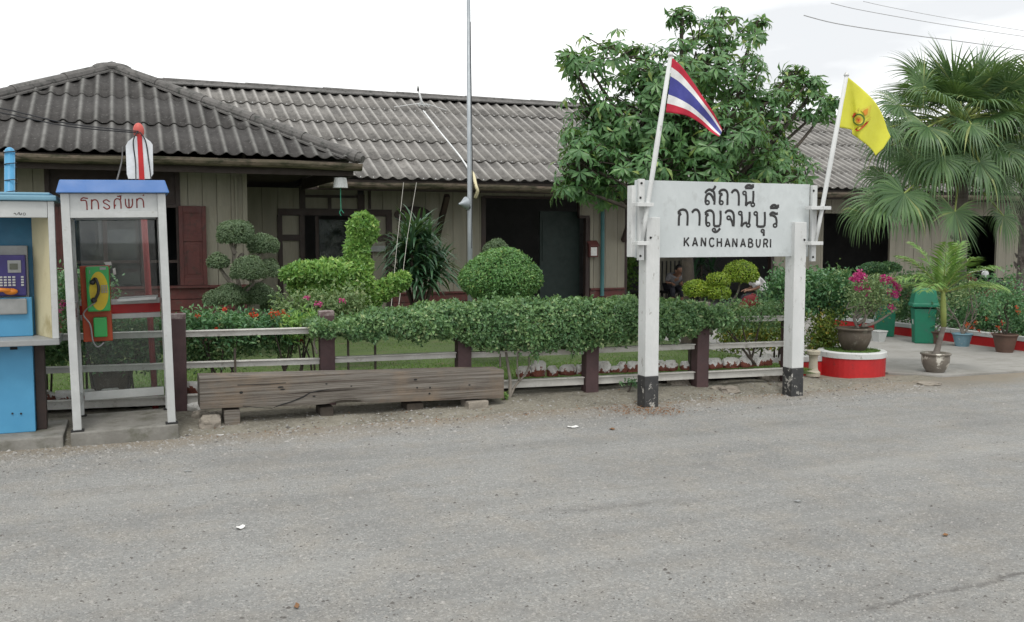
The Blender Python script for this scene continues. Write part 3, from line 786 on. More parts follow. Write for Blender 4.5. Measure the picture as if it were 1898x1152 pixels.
# main wall behind the verandah
def X_(px): return xa(px, YM)
def Z_(py, px=800): return za(px, py, YM)
zt = 2.69
wall_pieces([(wcor+0.05, X_(518), 0.2, zt), (X_(518), X_(556), Z_(392, 540), zt), (X_(676), X_(727), Z_(392, 700), zt),
        (X_(727), X_(896), 0.55, zt), (X_(896), X_(1075), Z_(364, 1000), zt), (X_(1075), X_(1094), Z_(402, 1080), zt), (X_(1094), X_(1158), 0.55, zt),
        (X_(1436), X_(1526), 0.5, zt), (X_(1526), X_(1650), 2.32, zt), (X_(1650), X_(1790), 0.62, zt), (X_(1790), X_(1848), 2.3, zt), (X_(1848), 33.8, 0.62, zt)], YM, M['cream'], pitch=0.3)
g = MB()
for (a, c) in ((X_(727), X_(896)), (X_(1094), X_(1158)), (X_(1436), X_(1526)), (X_(1650), X_(1790)), (X_(1848), 33.7)):
    g = MB()
    for i in range(3): g.box(a, c, YM-0.02-0.004*(i % 2), YM+0.06, 0.06+i*0.165, 0.215+i*0.165)
    g.box(a, c, YM-0.05, YM+0.02, 0.552, 0.59)
    g.build('plinth', M['plinth'], station)
# entrance screen: cream panels in dark joinery
g = MB()
x0, x1 = X_(516), X_(726)
zA, zB = Z_(399, 620), Z_(389, 620)
def bar(a, c, z0, z1, d=0.0): g.box(a, c, YM-0.03-d, YM+0.05, z0, z1)
bar(x0, x1, zA, zB+0.02)
for px, w in ((519, 0.09), (560, 0.10), (685, 0.10), (721, 0.12)): bar(X_(px)-w/2, X_(px)+w/2, 0.12, zA-0.002, 0.003)
for zy in (440,): 
    zc = Z_(zy, 540); bar(X_(519), X_(560), zc-0.06, zc+0.06, -0.004); bar(X_(685), X_(721), zc-0.06, zc+0.06, -0.004)
bar(X_(557), X_(563)+0.04, zB+0.022, Z_(332, 560), 0.002); bar(X_(664), X_(676), zB+0.022, Z_(360, 670), 0.002)
bar(X_(557), X_(676), Z_(364, 620)-0.025, Z_(364, 620)+0.025, -0.006); bar(X_(612)-0.03, X_(612)+0.03, zB+0.022, Z_(364, 612), -0.004)
bar(X_(557), X_(640), Z_(336, 600), Z_(332, 600), -0.003); bar(X_(684), X_(688), zB+0.03, zt, 0)
scr = g.build('door', M['brownwood'], station)
g = MB()
g.box(X_(522), X_(684)*0+X_(557), YM+0.015, YM+0.035, 0.14, zA-0.01); g.box(X_(690), X_(718), YM+0.015, YM+0.035, 0.14, zA-0.01)
g.box(X_(566), X_(664), YM+0.015, YM+0.035, zB+0.03, Z_(340, 600))
g.build('panel', M['cream'], scr)
g = MB(); g.box(X_(588)-0.03, X_(588)+0.03, YM, YM+0.04, 0.14, zA-0.02); g.box(X_(648)-.03, X_(648)+.03, YM, YM+.04, .14, zA-.02); g.box(X_(565), X_(680), YM+.004, YM+.036, 0.9, 1.0)
g.build('frame', M['brownwood'], scr)
g = MB(); g.box(X_(592), X_(645), YM+0.012, YM+0.018, 1.0, zA-0.08); g.build('pane', M['windowglass'], scr)
# big dark hall doorway with an open leaf
g = MB(); g.box(X_(896)-0.05, X_(896)+0.05, YM-0.02, YM+0.1, 0.12, Z_(364, 900)); g.box(X_(1088)-0.04, X_(1092), YM-0.025, YM+0.1, 0.12, Z_(402, 1080)); g.box(X_(1073), X_(1092), YM-0.022, YM+0.09, Z_(404, 1080), Z_(399, 1080))
g.box(X_(1073), X_(1074)+.02, YM+.02, YM+.1, Z_(399, 1080), Z_(364, 1075)); g.box(X_(896), X_(1074), YM-.018, YM+.08, Z_(364, 1000)-.05, Z_(364, 1000)-.001)
dr = g.build('doorway', M['brownwood'], station)
g = MB(); g.box(X_(1012), X_(1086), YM+0.32, YM+0.36, 0.14, 2.3); g.box(X_(1016), X_(1050), YM+0.305, YM+0.318, 1.2, 2.1)
g.build('door_leaf', pm('dark green door paint', (0.014, 0.027, 0.024), None, 4, 0.6), dr)
# verandah struts
for (pa, ya, pb, yb) in ((811, 437, 829, 362), (1156, 446, 1180, 372), (1500, 455, 1528, 380)):
    a = at(pa, ya, YM-0.04); c = at(pb, yb, YE+0.25)
    g = MB(); g.beam(a, c, 0.10, 0.10, Vector((1, 0, 0))); g.build('strut', M['brownwood'], station)
g = MB(); g.tube([at(1117, 362, YM-0.08), at(1117, 440, YM-0.08), at(1116, 548, YM-0.08)], 0.045, 10); g.build('downpipe', pm('teal pipe', (0.055, 0.16, 0.17), None, 3, 0.5), station)
# dark wooden wall plaque, meter box, notice
a, c = at(733, 412, YM-0.03), at(798, 384, YM-0.03)
g = MB(); cx, cz, hw, hh = (a.x+c.x)/2, (a.z+c.z)/2, (c.x-a.x)/2, (c.z-a.z)/2
pl = [(cx+hw*math.copysign(abs(math.cos(q))**0.6, math.cos(q))*(1+0.05*math.cos(6*q)), cz+hh*math.copysign(abs(math.sin(q))**0.7, math.sin(q))*(1+0.1*math.cos(4*q))) for q in [2*math.pi*i/36 for i in range(36)]]
g.prism(pl, YM-0.05, YM-0.012)
pq = g.build('wall_plaque', M['brownwood']); tag(pq, 'dark carved wooden plaque on the station wall above the strap leaved plant', 'plaque')
a, c = at(1092, 476, YM-0.1), at(1108, 452, YM-0.1)
g = MB(); g.box(a.x, c.x, YM-0.12, YM-0.01, a.z, c.z); g.add([(a.x-.02, YM-.15, c.z-.05), (c.x+.02, YM-.15, c.z-.05), (c.x+.02, YM-.01, c.z+.06), (a.x-.02, YM-.01, c.z+.06), (a.x-.02, YM-.15, c.z-.03), (c.x+.02, YM-.15, c.z-.03), (c.x+.02, YM-.01, c.z+.08), (a.x-.02, YM-.01, c.z+.08)], [(3, 2, 1, 0), (4, 5, 6, 7), (0, 1, 5, 4), (1, 2, 6, 5), (2, 3, 7, 6), (3, 0, 4, 7)])
mb_ = thing('letter_box', (cx, YM-0.1, a.z), 'small brown box with a pale front on the wall beside the teal pipe', 'box')
BASE[mb_] = Vector(mb_.location)
g.build('case', M['redwood'], mb_)
g = MB(); g.box(a.x+0.03, c.x-0.03, YM-0.126, YM-0.121, a.z+0.03, c.z-0.07); g.build('front_panel', M['paper'], mb_)
a, c = at(686, 466, YM-0.06), at(714, 455, YM-0.06)
g = MB(); g.box(a.x, c.x, YM-0.075, YM-0.062, a.z, c.z)
tag(g.build('notice', M['grey']), 'pale paper notice strip on the right hand panel of the entrance screen', 'notice')
# lamp shade under the wing corner
lc = at(631, 338, 13.62)
lamp = thing('hanging_lamp', lc, 'white drum lampshade hanging with a green pull cord under the eaves corner', 'lamp')
g = MB(); g.lathe([(0.06, 0.072), (0.088, 0.068), (0.106, -0.075), (0.095, -0.075), (0.078, 0.055)], lc, 20); g.build('lamp_shade', M['whitepvc'], lamp, smooth=False)
g = MB(); g.tube([lc+Vector((0, 0, 0.08)), lc+Vector((0, 0, 0.2))], 0.012, 6); g.build('hanger', M['wire'], lamp)
g = MB(); e = at(632, 388, 13.62)
g.tube(spline([lc+Vector((0, 0, -0.06)), (lc.x, lc.y, (lc.z+e.z)/2), e], 4), 0.006, 5)
g.tube(spline([e, e+Vector((-0.02, 0, -0.04)), e+Vector((0.0, 0, -0.09))], 4), 0.007, 5); g.tube([e, e+Vector((0.04, 0, -0.05))], 0.006, 5)
g.build('pull_cord', M['greencord'], lamp)

# pale picket partition inside the open waiting hall, hall post, white banner
g = MB(); Yp = 21.0
x = xa(1214, Yp)
while x < xa(1262, Yp):
    g.box(x, x+0.075, Yp, Yp+0.02, 0.16, za(1240, 481, Yp)); x += 0.125
pk = thing('picket_partition', (xa(1240, Yp), Yp, 0.14), 'pale upright picket partition inside the dark waiting hall', 'partition')
g.build('pickets', M['cream'], pk)
g = MB(); g.mark(); g.box(xa(1212, Yp), xa(1265, Yp), Yp-0.03, Yp-0.003, za(1240, 483, Yp), za(1240, 477, Yp)); g.mark(); g.box(xa(1212, Yp), xa(1265, Yp), Yp+.022, Yp+.05, 0.3, 0.36); g.build_parts('rail', M['cream'], pk)
g = MB(); g.box(xa(1263, Yp), xa(1263, Yp)+0.1, Yp-0.05, Yp+0.05, 0.14, 1.2); g.build('post', M['cream'], pk)
g = MB(); g.mark(); g.box(X_(1430), X_(1436), YM, YM+0.12, 0.14, 2.69); g.mark(); g.box(X_(1158), X_(1163), YM, YM+.12, .14, 2.69); g.build_parts('post', M['brownwood'], station)
# ================================================================== LETTERING
def stroke_mesh(strokes, S, r, Y, sc, ox, oy, flat=0.10):
    """strokes traced on the enlarged photo -> raised rounded strokes on the plane y=Y"""
    g = MB()
    for st in strokes:
        rr = r
        if st[0] == 'c':
            _, x, y, q = st
            pts = [(x+q*math.cos(2*math.pi*i/18), y+q*math.sin(2*math.pi*i/18)) for i in range(19)]
            rr = r*0.72
        else:
            pts = [(p.x, p.y) for p in spline(st, 5)] if len(st) > 2 else list(st)
        P3 = [at(ox+p[0]/sc, oy+p[1]/sc, Y) for p in pts]
        rad = rr/sc*pxm(ox+pts[0][0]/sc, oy+pts[0][1]/sc, Y)
        P3 = [Vector((p.x, 0, p.z)) for p in P3]
        t0 = len(g.v); g.tube(P3, rad, 8)
        for i in range(t0, len(g.v)):
            v = g.v[i]; g.v[i] = (v[0], Y+v[1]*flat, v[2])
    return g
THAI = [('c',608,340,29),[(579,340),(582,270),(598,222),(630,200),(660,212),(690,255),(712,310)],[(572,190),(600,155),(640,135),(685,150),(716,190),(722,280),(718,372)],[(735,75),(722,108),(695,138),(662,158)],
 ('c',828,342,28),[(801,345),(807,280),(815,235),(845,207)],[(845,207),(815,200),(790,185)],[(790,185),(820,150),(862,138),(905,155),(926,205),(926,290),(924,378)],
 [(990,190),(1020,152),(1055,143),(1085,165),(1103,215),(1106,300),(1103,388)],
 ('c',1195,190,26),[(1214,205),(1222,290),(1215,392)],[(1215,392),(1250,348),(1305,335)],('c',1326,374,27),[(1335,155),(1335,250),(1328,348)],
 [(1205,108),(1230,75),(1270,64),(1310,82),(1325,106)],[(1205,110),(1325,110)],[(1330,50),(1328,108)],
 [(155,705),(158,600),(165,545),(192,515)],[(192,515),(160,512),(143,503)],[(143,503),(175,465),(225,452),(270,470),(292,520),(295,610),(290,705)],
 [(365,500),(395,462),(430,452),(462,470),(482,520),(485,610),(480,705)],
 ('c',618,685,28),[(591,685),(588,610),(592,560),(625,530)],[(625,530),(595,527),(570,515)],[(570,515),(600,480),(645,465),(685,480),(708,530),(710,620),(712,708)],[(712,708),(760,715),(808,702)],[(815,468),(818,580),(810,700)],
 ('c',712,775,24),[(705,797),(735,805),(770,792),(810,748)],
 [(890,510),(920,475),(965,468),(1005,490),(1025,545),(1027,640),(1020,718)],('c',945,582,27),[(972,590),(1000,650),(1012,712)],
 ('c',1128,508,26),[(1149,520),(1155,610),(1145,718)],[(1145,718),(1185,672),(1235,657)],('c',1255,699,27),[(1275,487),(1275,580),(1263,672)],
 ('c',1372,513,26),[(1392,528),(1395,620),(1392,712)],[(1392,714),(1460,722),(1513,712)],[(1515,488),(1518,600),(1512,712)],
 ('c',1482,790,23),[(1500,795),(1499,868)],
 [(1722,512),(1690,518),(1645,498),(1612,512),(1595,540)],[(1595,540),(1650,547),(1690,580),(1702,640),(1698,690)],('c',1678,702,27),
 [(1605,423),(1630,390),(1670,380),(1705,402),(1723,425)],[(1600,425),(1723,425)],[(1728,372),(1726,423)]]
LATIN = [[(245,895),(242,1030)],[(315,892),(248,975)],[(268,955),(315,1030)],[(375,1030),(413,893)],[(413,893),(450,1030)],[(390,990),(440,990)],
 [(510,1030),(515,895)],[(515,895),(577,1032)],[(577,1032),(580,897)],[(713,925),(690,905),(655,915),(641,965),(655,1020),(688,1035),(714,1010)],
 [(765,903),(765,1038)],[(830,905),(828,1040)],[(765,970),(830,970)],[(888,1040),(925,908)],[(925,908),(964,1040)],[(905,1000),(950,1000)],
 [(1008,1040),(1012,908)],[(1012,908),(1072,1042)],[(1072,1042),(1075,910)],[(1135,1043),(1172,912)],[(1172,912),(1208,1043)],[(1150,1003),(1195,1003)],
 [(1262,915),(1260,1045)],[(1262,915),(1300,920),(1316,945),(1300,970),(1262,975)],[(1262,975),(1305,978),(1326,1008),(1308,1040),(1260,1045)],
 [(1385,918),(1384,1005),(1410,1045),(1438,1008),(1442,920)],[(1502,920),(1498,1050)],[(1502,920),(1545,925),(1560,952),(1540,985),(1502,988)],[(1530,988),(1560,1050)],[(1607,918),(1605,1050)]]
BOOTH = [[(242,212),(258,175),(300,152),(350,160),(402,168)],[(242,214),(320,206),(362,228),(376,300),(380,418)],
 [(482,408),(482,190)],[(482,255),(512,208),(570,200),(615,240),(630,320),(632,408)],
 [(880,250),(815,205),(752,225),(748,265),(810,300),(868,342),(868,388),(805,405),(738,355)],
 [(982,403),(980,250),(1010,195),(1060,185),(1110,215),(1126,300),(1128,403)],[(1010,315),(985,352)],[(1118,205),(1126,115)],[(1045,128),(1085,134),(1122,118)],
 [(1225,190),(1230,310),(1258,368),(1305,388),(1358,365),(1380,300),(1378,190)],[(1300,190),(1305,385)],
 [(1478,393),(1474,188)],[(1478,245),(1510,192),(1570,188),(1615,240),(1628,388)],[(1612,128),(1638,105)]]

# ================================================================== STATION NAME SIGN
SY = 8.26
sign = thing('station_sign', (5.75, SY+0.1, 0.0), 'white timber station name board in Thai and English on two white posts with black feet', 'sign')
PW = 0.155
def sign_post(xc, yb, ztop, zblack, zback):
    g = MB(); x0, x1 = xc-PW/2, xc+PW/2
    g.box(x0, x1, yb, yb+PW, zblack, ztop)
    g.box(x0+.002, x1-.002, yb+0.095, yb+PW-0.001, ztop+0.0, zback)
    p = g.build('post', M['white'], sign, bevel=0.008)
    g = MB(); g.box(x0-0.002, x1+0.002, yb-0.002, yb+PW+0.002, -0.1, zblack)
    g.build('painted_foot', M['blackbase'], p, bevel=0.008)
    return p
xl = 4.865; xr = 6.68
sign_post(xl, SY, za(1200, 402, SY), za(1197, 698, SY), 2.2)
sign_post(xr, SY, za(1488, 411, SY), za(1480, 682, SY), 2.2)
BY = SY+0.055                                          # board front face
z0, z1 = za(1330, 476, BY), za(1330, 337, BY)
x0, x1 = xa(1178, BY), xa(1499, BY)
g = MB(); hh = (z1-z0)/4
for i in range(4):
    pass
g.box(x0, x1, BY, BY+0.032, z0, z1)
board = g.build('board', M['signwhite'], sign, bevel=0.003)
stroke_mesh(THAI, 0, 20.0, BY-0.002, 8.532, 1240, 335).build('lettering', M['black'], board, smooth=True)
stroke_mesh(LATIN, 0, 13.5, BY-0.002, 8.532, 1240, 335).build('lettering', M['black'], board, smooth=True)
def bat(xc, w, ya, yb, zlo, zhi): 
    g = MB(); g.box(xc-w/2, xc+w/2, ya, yb, zlo, zhi); return g.build('batten', M['white'], sign, bevel=0.004)
bl = xa(1189, SY); br = xa(1505, SY)
bat(xa(1173, BY+.03), 0.06, BY+0.004, BY+0.10, za(1172, 476, BY), za(1172, 343, BY))
bat(xa(1187, BY-.02), 0.062, BY-0.045, BY-0.003, za(1187, 482, BY-.04), za(1187, 331, BY-.04))
bat(xa(1506, BY-.02), 0.062, BY-0.045, BY-0.003, za(1506, 484, BY-.04), za(1506, 343, BY-.04))
bat(xa(1496, BY+.03), 0.05, BY+0.034, BY+0.10, za(1496, 476, BY), za(1496, 345, BY))
def bracket(pa, pb, py, yo):
    a, c = at(pa, py, yo), at(pb, py, yo); g = MB()
    g.box(a.x, c.x, yo, BY-0.046, a.z-0.016, a.z+0.022); return g.build('bracket', M['white'], sign, bevel=0.003)
YB = SY-0.09
bracket(1182, 1212, 379, YB); bracket(1182, 1204, 451, YB); bracket(1504, 1541, 385, YB); bracket(1504, 1526, 451, YB)
g = MB()
for px, py, yy in ((1189, 339, BY-.047), (1187, 366, BY-.047), (1187, 474, BY-.047), (1508, 353, BY-.047), (1507, 476, BY-.047), (1206, 440, SY-.003), (1491, 444, SY-.003)):
    c = at(px, py, yy); g.mark(); g.lathe([(0.012, 0.0), (0.012, 0.006), (0.006, 0.009)], c, 8, True, Matrix.Rotation(R(90), 3, 'X'))
g.build_parts('bolt', M['rubber'], sign)

# ------------------------------------------------------------------ flags
def flag(label, base, tip, mid_off, hoist, top, bottom, fly, yfun, cats):
    YF = SY-0.045
    a, c = at(base[0], base[1], YF), at(tip[0], tip[1], YF)
    f = thing('flag', a, label, 'flag')
    g = MB(); g.tube([a, a+(c-a)*0.12, a+(c-a)*0.5, c-(c-a)*0.02], [0.017, 0.022, 0.027, 0.021], 10)
    g.lathe([(0.021, 0), (0.03, 0.012), (0.022, 0.03), (0.006, 0.045)], c-(c-a)*0.02, 10)
    g.build('staff', M['white'], f, smooth=True)
    return f, YF
def curve_at(P, t):
    L = [0]
    for i in range(len(P)-1): L.append(L[-1]+math.dist(P[i], P[i+1]))
    s = t*L[-1]
    for i in range(len(P)-1):
        if s <= L[i+1] or i == len(P)-2:
            q = (s-L[i])/(L[i+1]-L[i]); return (P[i][0]+(P[i+1][0]-P[i][0])*q, P[i][1]+(P[i+1][1]-P[i][1])*q)
def dense(P): return [(p.x, p.y) for p in spline(P, 8)]
def coons(hoist, fly, top, bot, u, v):
    h, f_, t_, b_ = curve_at(hoist, v), curve_at(fly, v), curve_at(top, u), curve_at(bot, u)
    o = []
    for k in (0, 1):
        lin = (1-u)*h[k]+u*f_[k]+(1-v)*t_[k]+v*b_[k]
        bil = (1-u)*(1-v)*top[0][k]+u*(1-v)*top[-1][k]+(1-u)*v*bot[0][k]+u*v*bot[-1][k]
        o.append(lin-bil)
    return o
def cloth(f, hoist, fly, top, bot, yf, nu, nv, mats, mfun):
    g = MB(); V = []; F = []
    for j in range(nv+1):
        for i in range(nu+1):
            u, v = i/nu, j/nv; q = coons(hoist, fly, top, bot, u, v)
            V.append(at(q[0], q[1], yf(q[0], q[1], u, v)))
    g.v = [tuple(p) for p in V]
    for j in range(nv):
        for i in range(nu):
            a = j*(nu+1)+i; g.f.append((a, a+nu+1, a+nu+2, a+1)); g.mi.append(mfun(i/nu, (j+0.5)/nv))
    o = g.build('cloth', mats, f, smooth=True)
    sm2 = o.modifiers.new('solid', 'SOLIDIFY'); sm2.thickness = 0.0015
    return o
fl, YF = flag('red white and blue striped flag on a leaning white staff at the sign board', (1190, 448), (1244, 97), 0, 0, 0, 0, 0, None, None)
hoist = [(1246, 107), (1241, 157), (1234, 208)]
top = dense([(1246, 107), (1263, 122), (1285, 152), (1305, 182), (1325, 212), (1339, 240)])
bot = dense([(1234, 208), (1252, 210), (1275, 215), (1298, 228), (1318, 244), (1333, 253)])
fly = [(1339, 240), (1337, 247), (1333, 253)]
def yth(px, py, u, v): return YF-0.02+0.05*math.sin(u*7.5+v*3.2)*u+0.10*u*(1-v)+0.015*math.sin(px*0.16+py*0.05)*min(1, u*3)
def bands(u, v):
    k = int(v*6); return [0, 1, 2, 2, 1, 0][min(k, 5)]
cloth(fl, hoist, fly, top, bot, yth, 36, 24, [M['flagred'], M['flagwhite'], M['flagblue']], bands)

fl2, YF = flag('yellow flag with a small red and gold emblem on a leaning white staff', (1512, 449), (1570, 135), 0, 0, 0, 0, 0, None, None)
hoist = [(1570, 141), (1563, 190), (1556, 236)]
top = dense([(1570, 141), (1600, 166), (1623, 190), (1637, 216), (1645, 240), (1651, 253)])
bot = [(1556, 236), (1568, 238), (1579, 240), (1580, 249)]+dense([(1580, 249), (1600, 263), (1615, 276), (1623, 288)])
fly = [(1651, 253), (1637, 275), (1623, 288)]
def yyl(px, py, u, v):
    fold = math.exp(-((px-(1573+0.1*(py-141)))/6.0)**2)
    return YF-0.02+0.05*fold*min(1, (py-135)/60)+0.03*math.sin(px*0.085+py*0.03)*min(1, max(0, (px-1575)/30))
cl2 = cloth(fl2, hoist, fly, top, bot, yyl, 40, 24, [M['flagyellow']], lambda u, v: 0)
def embl(polys, mat, off):
    g = MB()
    for P in polys:
        g.mark(); V = []
        for zx, zy in P:
            px, py = 1540+zx/6.775, 130+zy/6.775
            V.append(at(px, py, yyl(px, py, 0.5, 0.5)-off))
        c = sum(V, Vector())/len(V); n_ = len(V)
        g.add(V+[c], [(i, (i+1) % n_, n_) for i in range(n_)])
    g.build_parts('emblem', mat, cl2)
def ring(cx, cy, r, n_=22, sq=1.0): return [(cx+r*math.cos(2*math.pi*i/n_), cy+r*sq*math.sin(2*math.pi*i/n_)) for i in range(n_)]
embl([ring(352, 618, 76)], M['emgreen'], 0.006)
embl([ring(350, 620, 58), [(372, 495), (512, 432), (488, 560), (430, 600), (415, 545)]], M['emgold'], 0.0085)
embl([ring(346, 624, 34), [(400, 510), (470, 475), (460, 545), (430, 570)]], M['emorange'], 0.011)
embl([[(268, 580), (290, 530), (318, 545), (295, 575), (282, 600)], [(300, 745), (330, 715), (400, 690), (440, 655), (478, 635), (462, 668), (405, 720), (360, 755), (325, 765)], ring(348, 624, 12)], M['emred'], 0.0125)
embl([[(300, 515), (365, 462), (335, 505), (360, 495), (330, 540)], [(440, 640), (510, 572), (490, 612), (505, 612), (455, 655)]], M['emgold'], 0.007)

# ================================================================== GLASS PHONE BOOTH
BXc, BYf = -0.075, 8.50
booth = thing('phone_booth', (BXc, BYf, 0.0), 'grey framed glass telephone booth with a blue roof on a concrete block', 'phone booth')
BASE[booth] = Vector((0, 0, 0))                        # parts below are in booth coordinates
HWB, DB = 0.40, 0.78
g = MB(); g.box(-0.42, 0.42, -0.02, 0.86, -0.1, 0.118); base = g.build('base', M['concrete'], booth, bevel=0.012)
PWB = 0.062
for sx in (-1, 1):
    for yy in (0.0, DB-PWB):
        xx = sx*(HWB-PWB/2)
        w_ = PWB*(1.05 if yy == 0 else 0.8)
        g = MB(); g.box(xx-w_/2, xx+w_/2, yy+0.02, yy+PWB+0.02, 0.13, 2.085)
        p = g.build('post', M['alu'], booth, bevel=0.006)
        g = MB(); g.box(xx-w_/2-0.018, xx+w_/2+0.018, yy+0.005, yy+PWB+0.035, 0.119, 0.129); g.build('foot_plate', M['rubber'], p)
g = MB()
xi = HWB-PWB-0.002
g.box(-xi, xi, 0.025, 0.075, 1.885, 1.935); g.build('header_rail', M['alu'], booth, bevel=0.003)
g = MB(); g.box(-xi, xi, 0.040, 0.060, 1.936, 2.083); hdr = g.build('header_panel', M['alu'], booth)
g = MB()                                               # side and back rails
ys0, ys1 = 0.025+PWB, DB-PWB+0.015
for zc, h_ in ((0.30, 0.075), (1.01, 0.045), (1.14, 0.045), (1.93, 0.10)):
    g.mark(); g.box(-xi, xi, DB-0.05, DB+0.0, zc-h_/2, zc+h_/2)
    for sx in (-1, 1): g.mark(); g.box(sx*HWB-(0.05 if sx > 0 else -0.01), sx*HWB-(0.01 if sx > 0 else -0.05), ys0, ys1, zc-h_/2, zc+h_/2)
g.build_parts('rail', M['alu'], booth, bevel=0.003)
g = MB(); g.box(-xi, xi, DB-0.035, DB-0.02, 1.034, 1.116); g.build('kick_panel', M['red'], booth)
for sx in (-1, 1):
    g = MB(); g.box(sx*(HWB-0.03)-0.006, sx*(HWB-0.03)+0.006, ys0, ys1, 1.034, 1.116); g.build('kick_panel', M['red'], booth)
for (za_, zb_) in ((0.34, 0.985), (1.165, 1.878)):
    g = MB(); g.box(-xi, xi, DB-0.03, DB-0.024, za_, zb_); g.build('pane', M['glass'], booth)
    for sx in (-1, 1):
        g = MB(); g.box(sx*(HWB-0.03)-0.003, sx*(HWB-0.03)+0.003, ys0, ys1, za_, zb_); g.build('pane', M['glass'], booth)
g = MB()                                               # hipped blue lid
x0, x1, y0, y1 = -0.432, 0.432, -0.03, DB+0.07
g.add([(x0, y0, 2.088), (x1, y0, 2.088), (x1, y1, 2.088), (x0, y1, 2.088), (x0+.03, y0+.05, 2.195), (x1-.03, y0+.05, 2.195), (x1-.03, y1-.05, 2.195), (x0+.03, y1-.05, 2.195)],
      [(3, 2, 1, 0), (4, 5, 6, 7), (0, 1, 5, 4), (1, 2, 6, 5), (2, 3, 7, 6), (3, 0, 4, 7)])
g.build('roof', M['bluepaint'], booth, bevel=0.008)
# lettering traced on the header: photo pixels -> booth coordinates
ug, vg = [], []
g = stroke_mesh(BOOTH, 0, 13.0, 8.54, 11.86, 130, 350)
xs = [v[0] for v in g.v]; zs = [v[2] for v in g.v]; cxm, czm = (min(xs)+max(xs))/2, (min(zs)+max(zs))/2
g.v = [((v[0]-cxm)-0.01, 0.038+(v[1]-8.54), (v[2]-czm)+2.014) for v in g.v]
g.build('lettering', M['letterred'], hdr, smooth=True)
# payphone on the back left
pp = MB(); pp.box(-0.315, -0.075, 0.64, 0.72, 0.80, 1.475); phone = pp.build('payphone', M['orangered'], booth, bevel=0.008)
g = MB(); g.box(-0.265, -0.078, 0.52, 0.638, 1.075, 1.47); g.build('shell', M['green'], phone, bevel=0.015)
g = MB(); g.box(-0.225, -0.115, 0.56, 0.638, 0.845, 1.02); g.build('coin_tray', M['green'], phone, bevel=0.01)
g = MB(); g.lathe([(0.001, 0), (0.085, 0), (0.085, 0.004), (0.001, 0.004)], (0, 0, 0), 30, False)
def place(mb, mtx): mb.v = [tuple(mtx @ Vector(v)) for v in mb.v]; return mb
place(g, Matrix.Translation((-0.165, 0.517, 1.255)) @ Matrix.Diagonal((0.9, 1, 2.0, 1)) @ Matrix.Rotation(R(-90), 4, 'X')); g.build('oval_plate', M['yellow'], phone)
g = MB(); hp = spline([(-0.215, 0.49, 1.34), (-0.185, 0.468, 1.365), (-0.165, 0.46, 1.29), (-0.175, 0.464, 1.23), (-0.205, 0.485, 1.175)], 5)
g.tube(hp, [0.013]*len(hp), 10); g.ellipsoid((-0.212, 0.49, 1.335), (0.026, 0.022, 0.022)); g.ellipsoid((-0.208, 0.49, 1.178), (0.026, 0.022, 0.024))
g.build('handset', M['black'], phone, smooth=True)
g = MB()
for i in range(4):
    for j in range(3): g.box(-0.145+j*0.018, -0.133+j*0.018, 0.507, 0.5125, 1.24+i*0.018, 1.252+i*0.018)
g.build('keypad', M['grey'], phone)
g = MB(); g.mark(); g.box(-0.15, -0.10, 0.512, 0.518, 1.44, 1.462); g.mark(); g.box(-0.235, -0.228, 0.512, 0.518, 1.41, 1.44); g.build_parts('coin_slot', M['grey'], phone)
g = MB(); g.tube(spline([(-0.2, 0.49, 1.16), (-0.30, 0.56, 1.06), (-0.25, 0.54, 0.96), (-0.235, 0.53, 0.82), (-0.20, 0.56, 0.76), (-0.15, 0.6, 0.79)], 6), 0.007, 6); g.build('cord', M['grey'], phone, smooth=True)
g = MB(); g.add([(-0.02, 0.52, 1.155), (0.30, 0.50, 1.165), (0.32, 0.70, 1.17), (0.0, 0.72, 1.165), (-0.02, 0.52, 1.175), (0.30, 0.50, 1.19), (0.32, 0.70, 1.195), (0.0, 0.72, 1.185)],
      [(3, 2, 1, 0), (4, 5, 6, 7), (0, 1, 5, 4), (1, 2, 6, 5), (2, 3, 7, 6), (3, 0, 4, 7)]); g.build('shelf', M['alu'], booth)
g = MB(); g.add([(-0.12, DB-.034, 1.50), (-0.06, DB-.034, 1.505), (-0.055, DB-.034, 1.475), (-0.10, DB-.034, 1.468)], [(0, 1, 2, 3)]); g.build('sticker', M['paper'], booth)
g = MB(); g.add([(-0.05, DB-.034, 1.44), (-0.028, DB-.034, 1.45), (-0.022, DB-.034, 1.39), (-0.045, DB-.034, 1.385)], [(0, 1, 2, 3)]); g.build('sticker', M['paper'], booth)
booth.rotation_euler = (0, R(-0.95), 0)

# ================================================================== BLUE PAYPHONE CABINET AT THE LEFT EDGE
cab = thing('payphone_cabinet', (-1.0, 8.6, 0.0), 'open fronted payphone cabinet with a teal roof on a sky blue pedestal', 'phone booth')
BASE[cab] = Vector((0, 0, 0))
cy = 8.62
c_r = xa(103, cy)                                      # right outer edge
c_l = c_r-0.86
zb, ztp = za(60, 640, cy), za(60, 372, cy)
def L_(x): return x+1.0
def Yl(y): return y-8.6
def cb(name, mat, x0, x1, y0, y1, z0, z1, parent=None, bevel=0.006):
    g = MB(); g.box(L_(x0), L_(x1), Yl(y0), Yl(y1), z0, z1); return g.build(name, mat, parent or cab, bevel=bevel)
cb('base', M['concrete'], c_l-0.1, xa(103, 8.5), 8.5, 9.3, -0.1, 0.09, bevel=0.012)
px0, px1 = xa(-30, 8.78), xa(52, 8.78)
cb('pedestal', M['skyblue'], px0, px1, 8.78, 8.96, 0.091, zb+0.02)
cb('back_post', M['brownwood'], px1+0.003, px1+0.08, 8.86, 8.98, 0.091, zb)
cb('side_post', M['alu'], c_r-0.05, c_r, cy-0.02, cy+0.04, zb+0.05, ztp)
cb('side_post', M['alu'], c_l, c_l+0.05, cy-0.02, cy+0.04, zb+0.05, ztp)
cb('floor_rail', M['grey'], c_l-0.01, c_r+0.002, cy-0.03, 9.12, zb-0.0, zb+0.048)
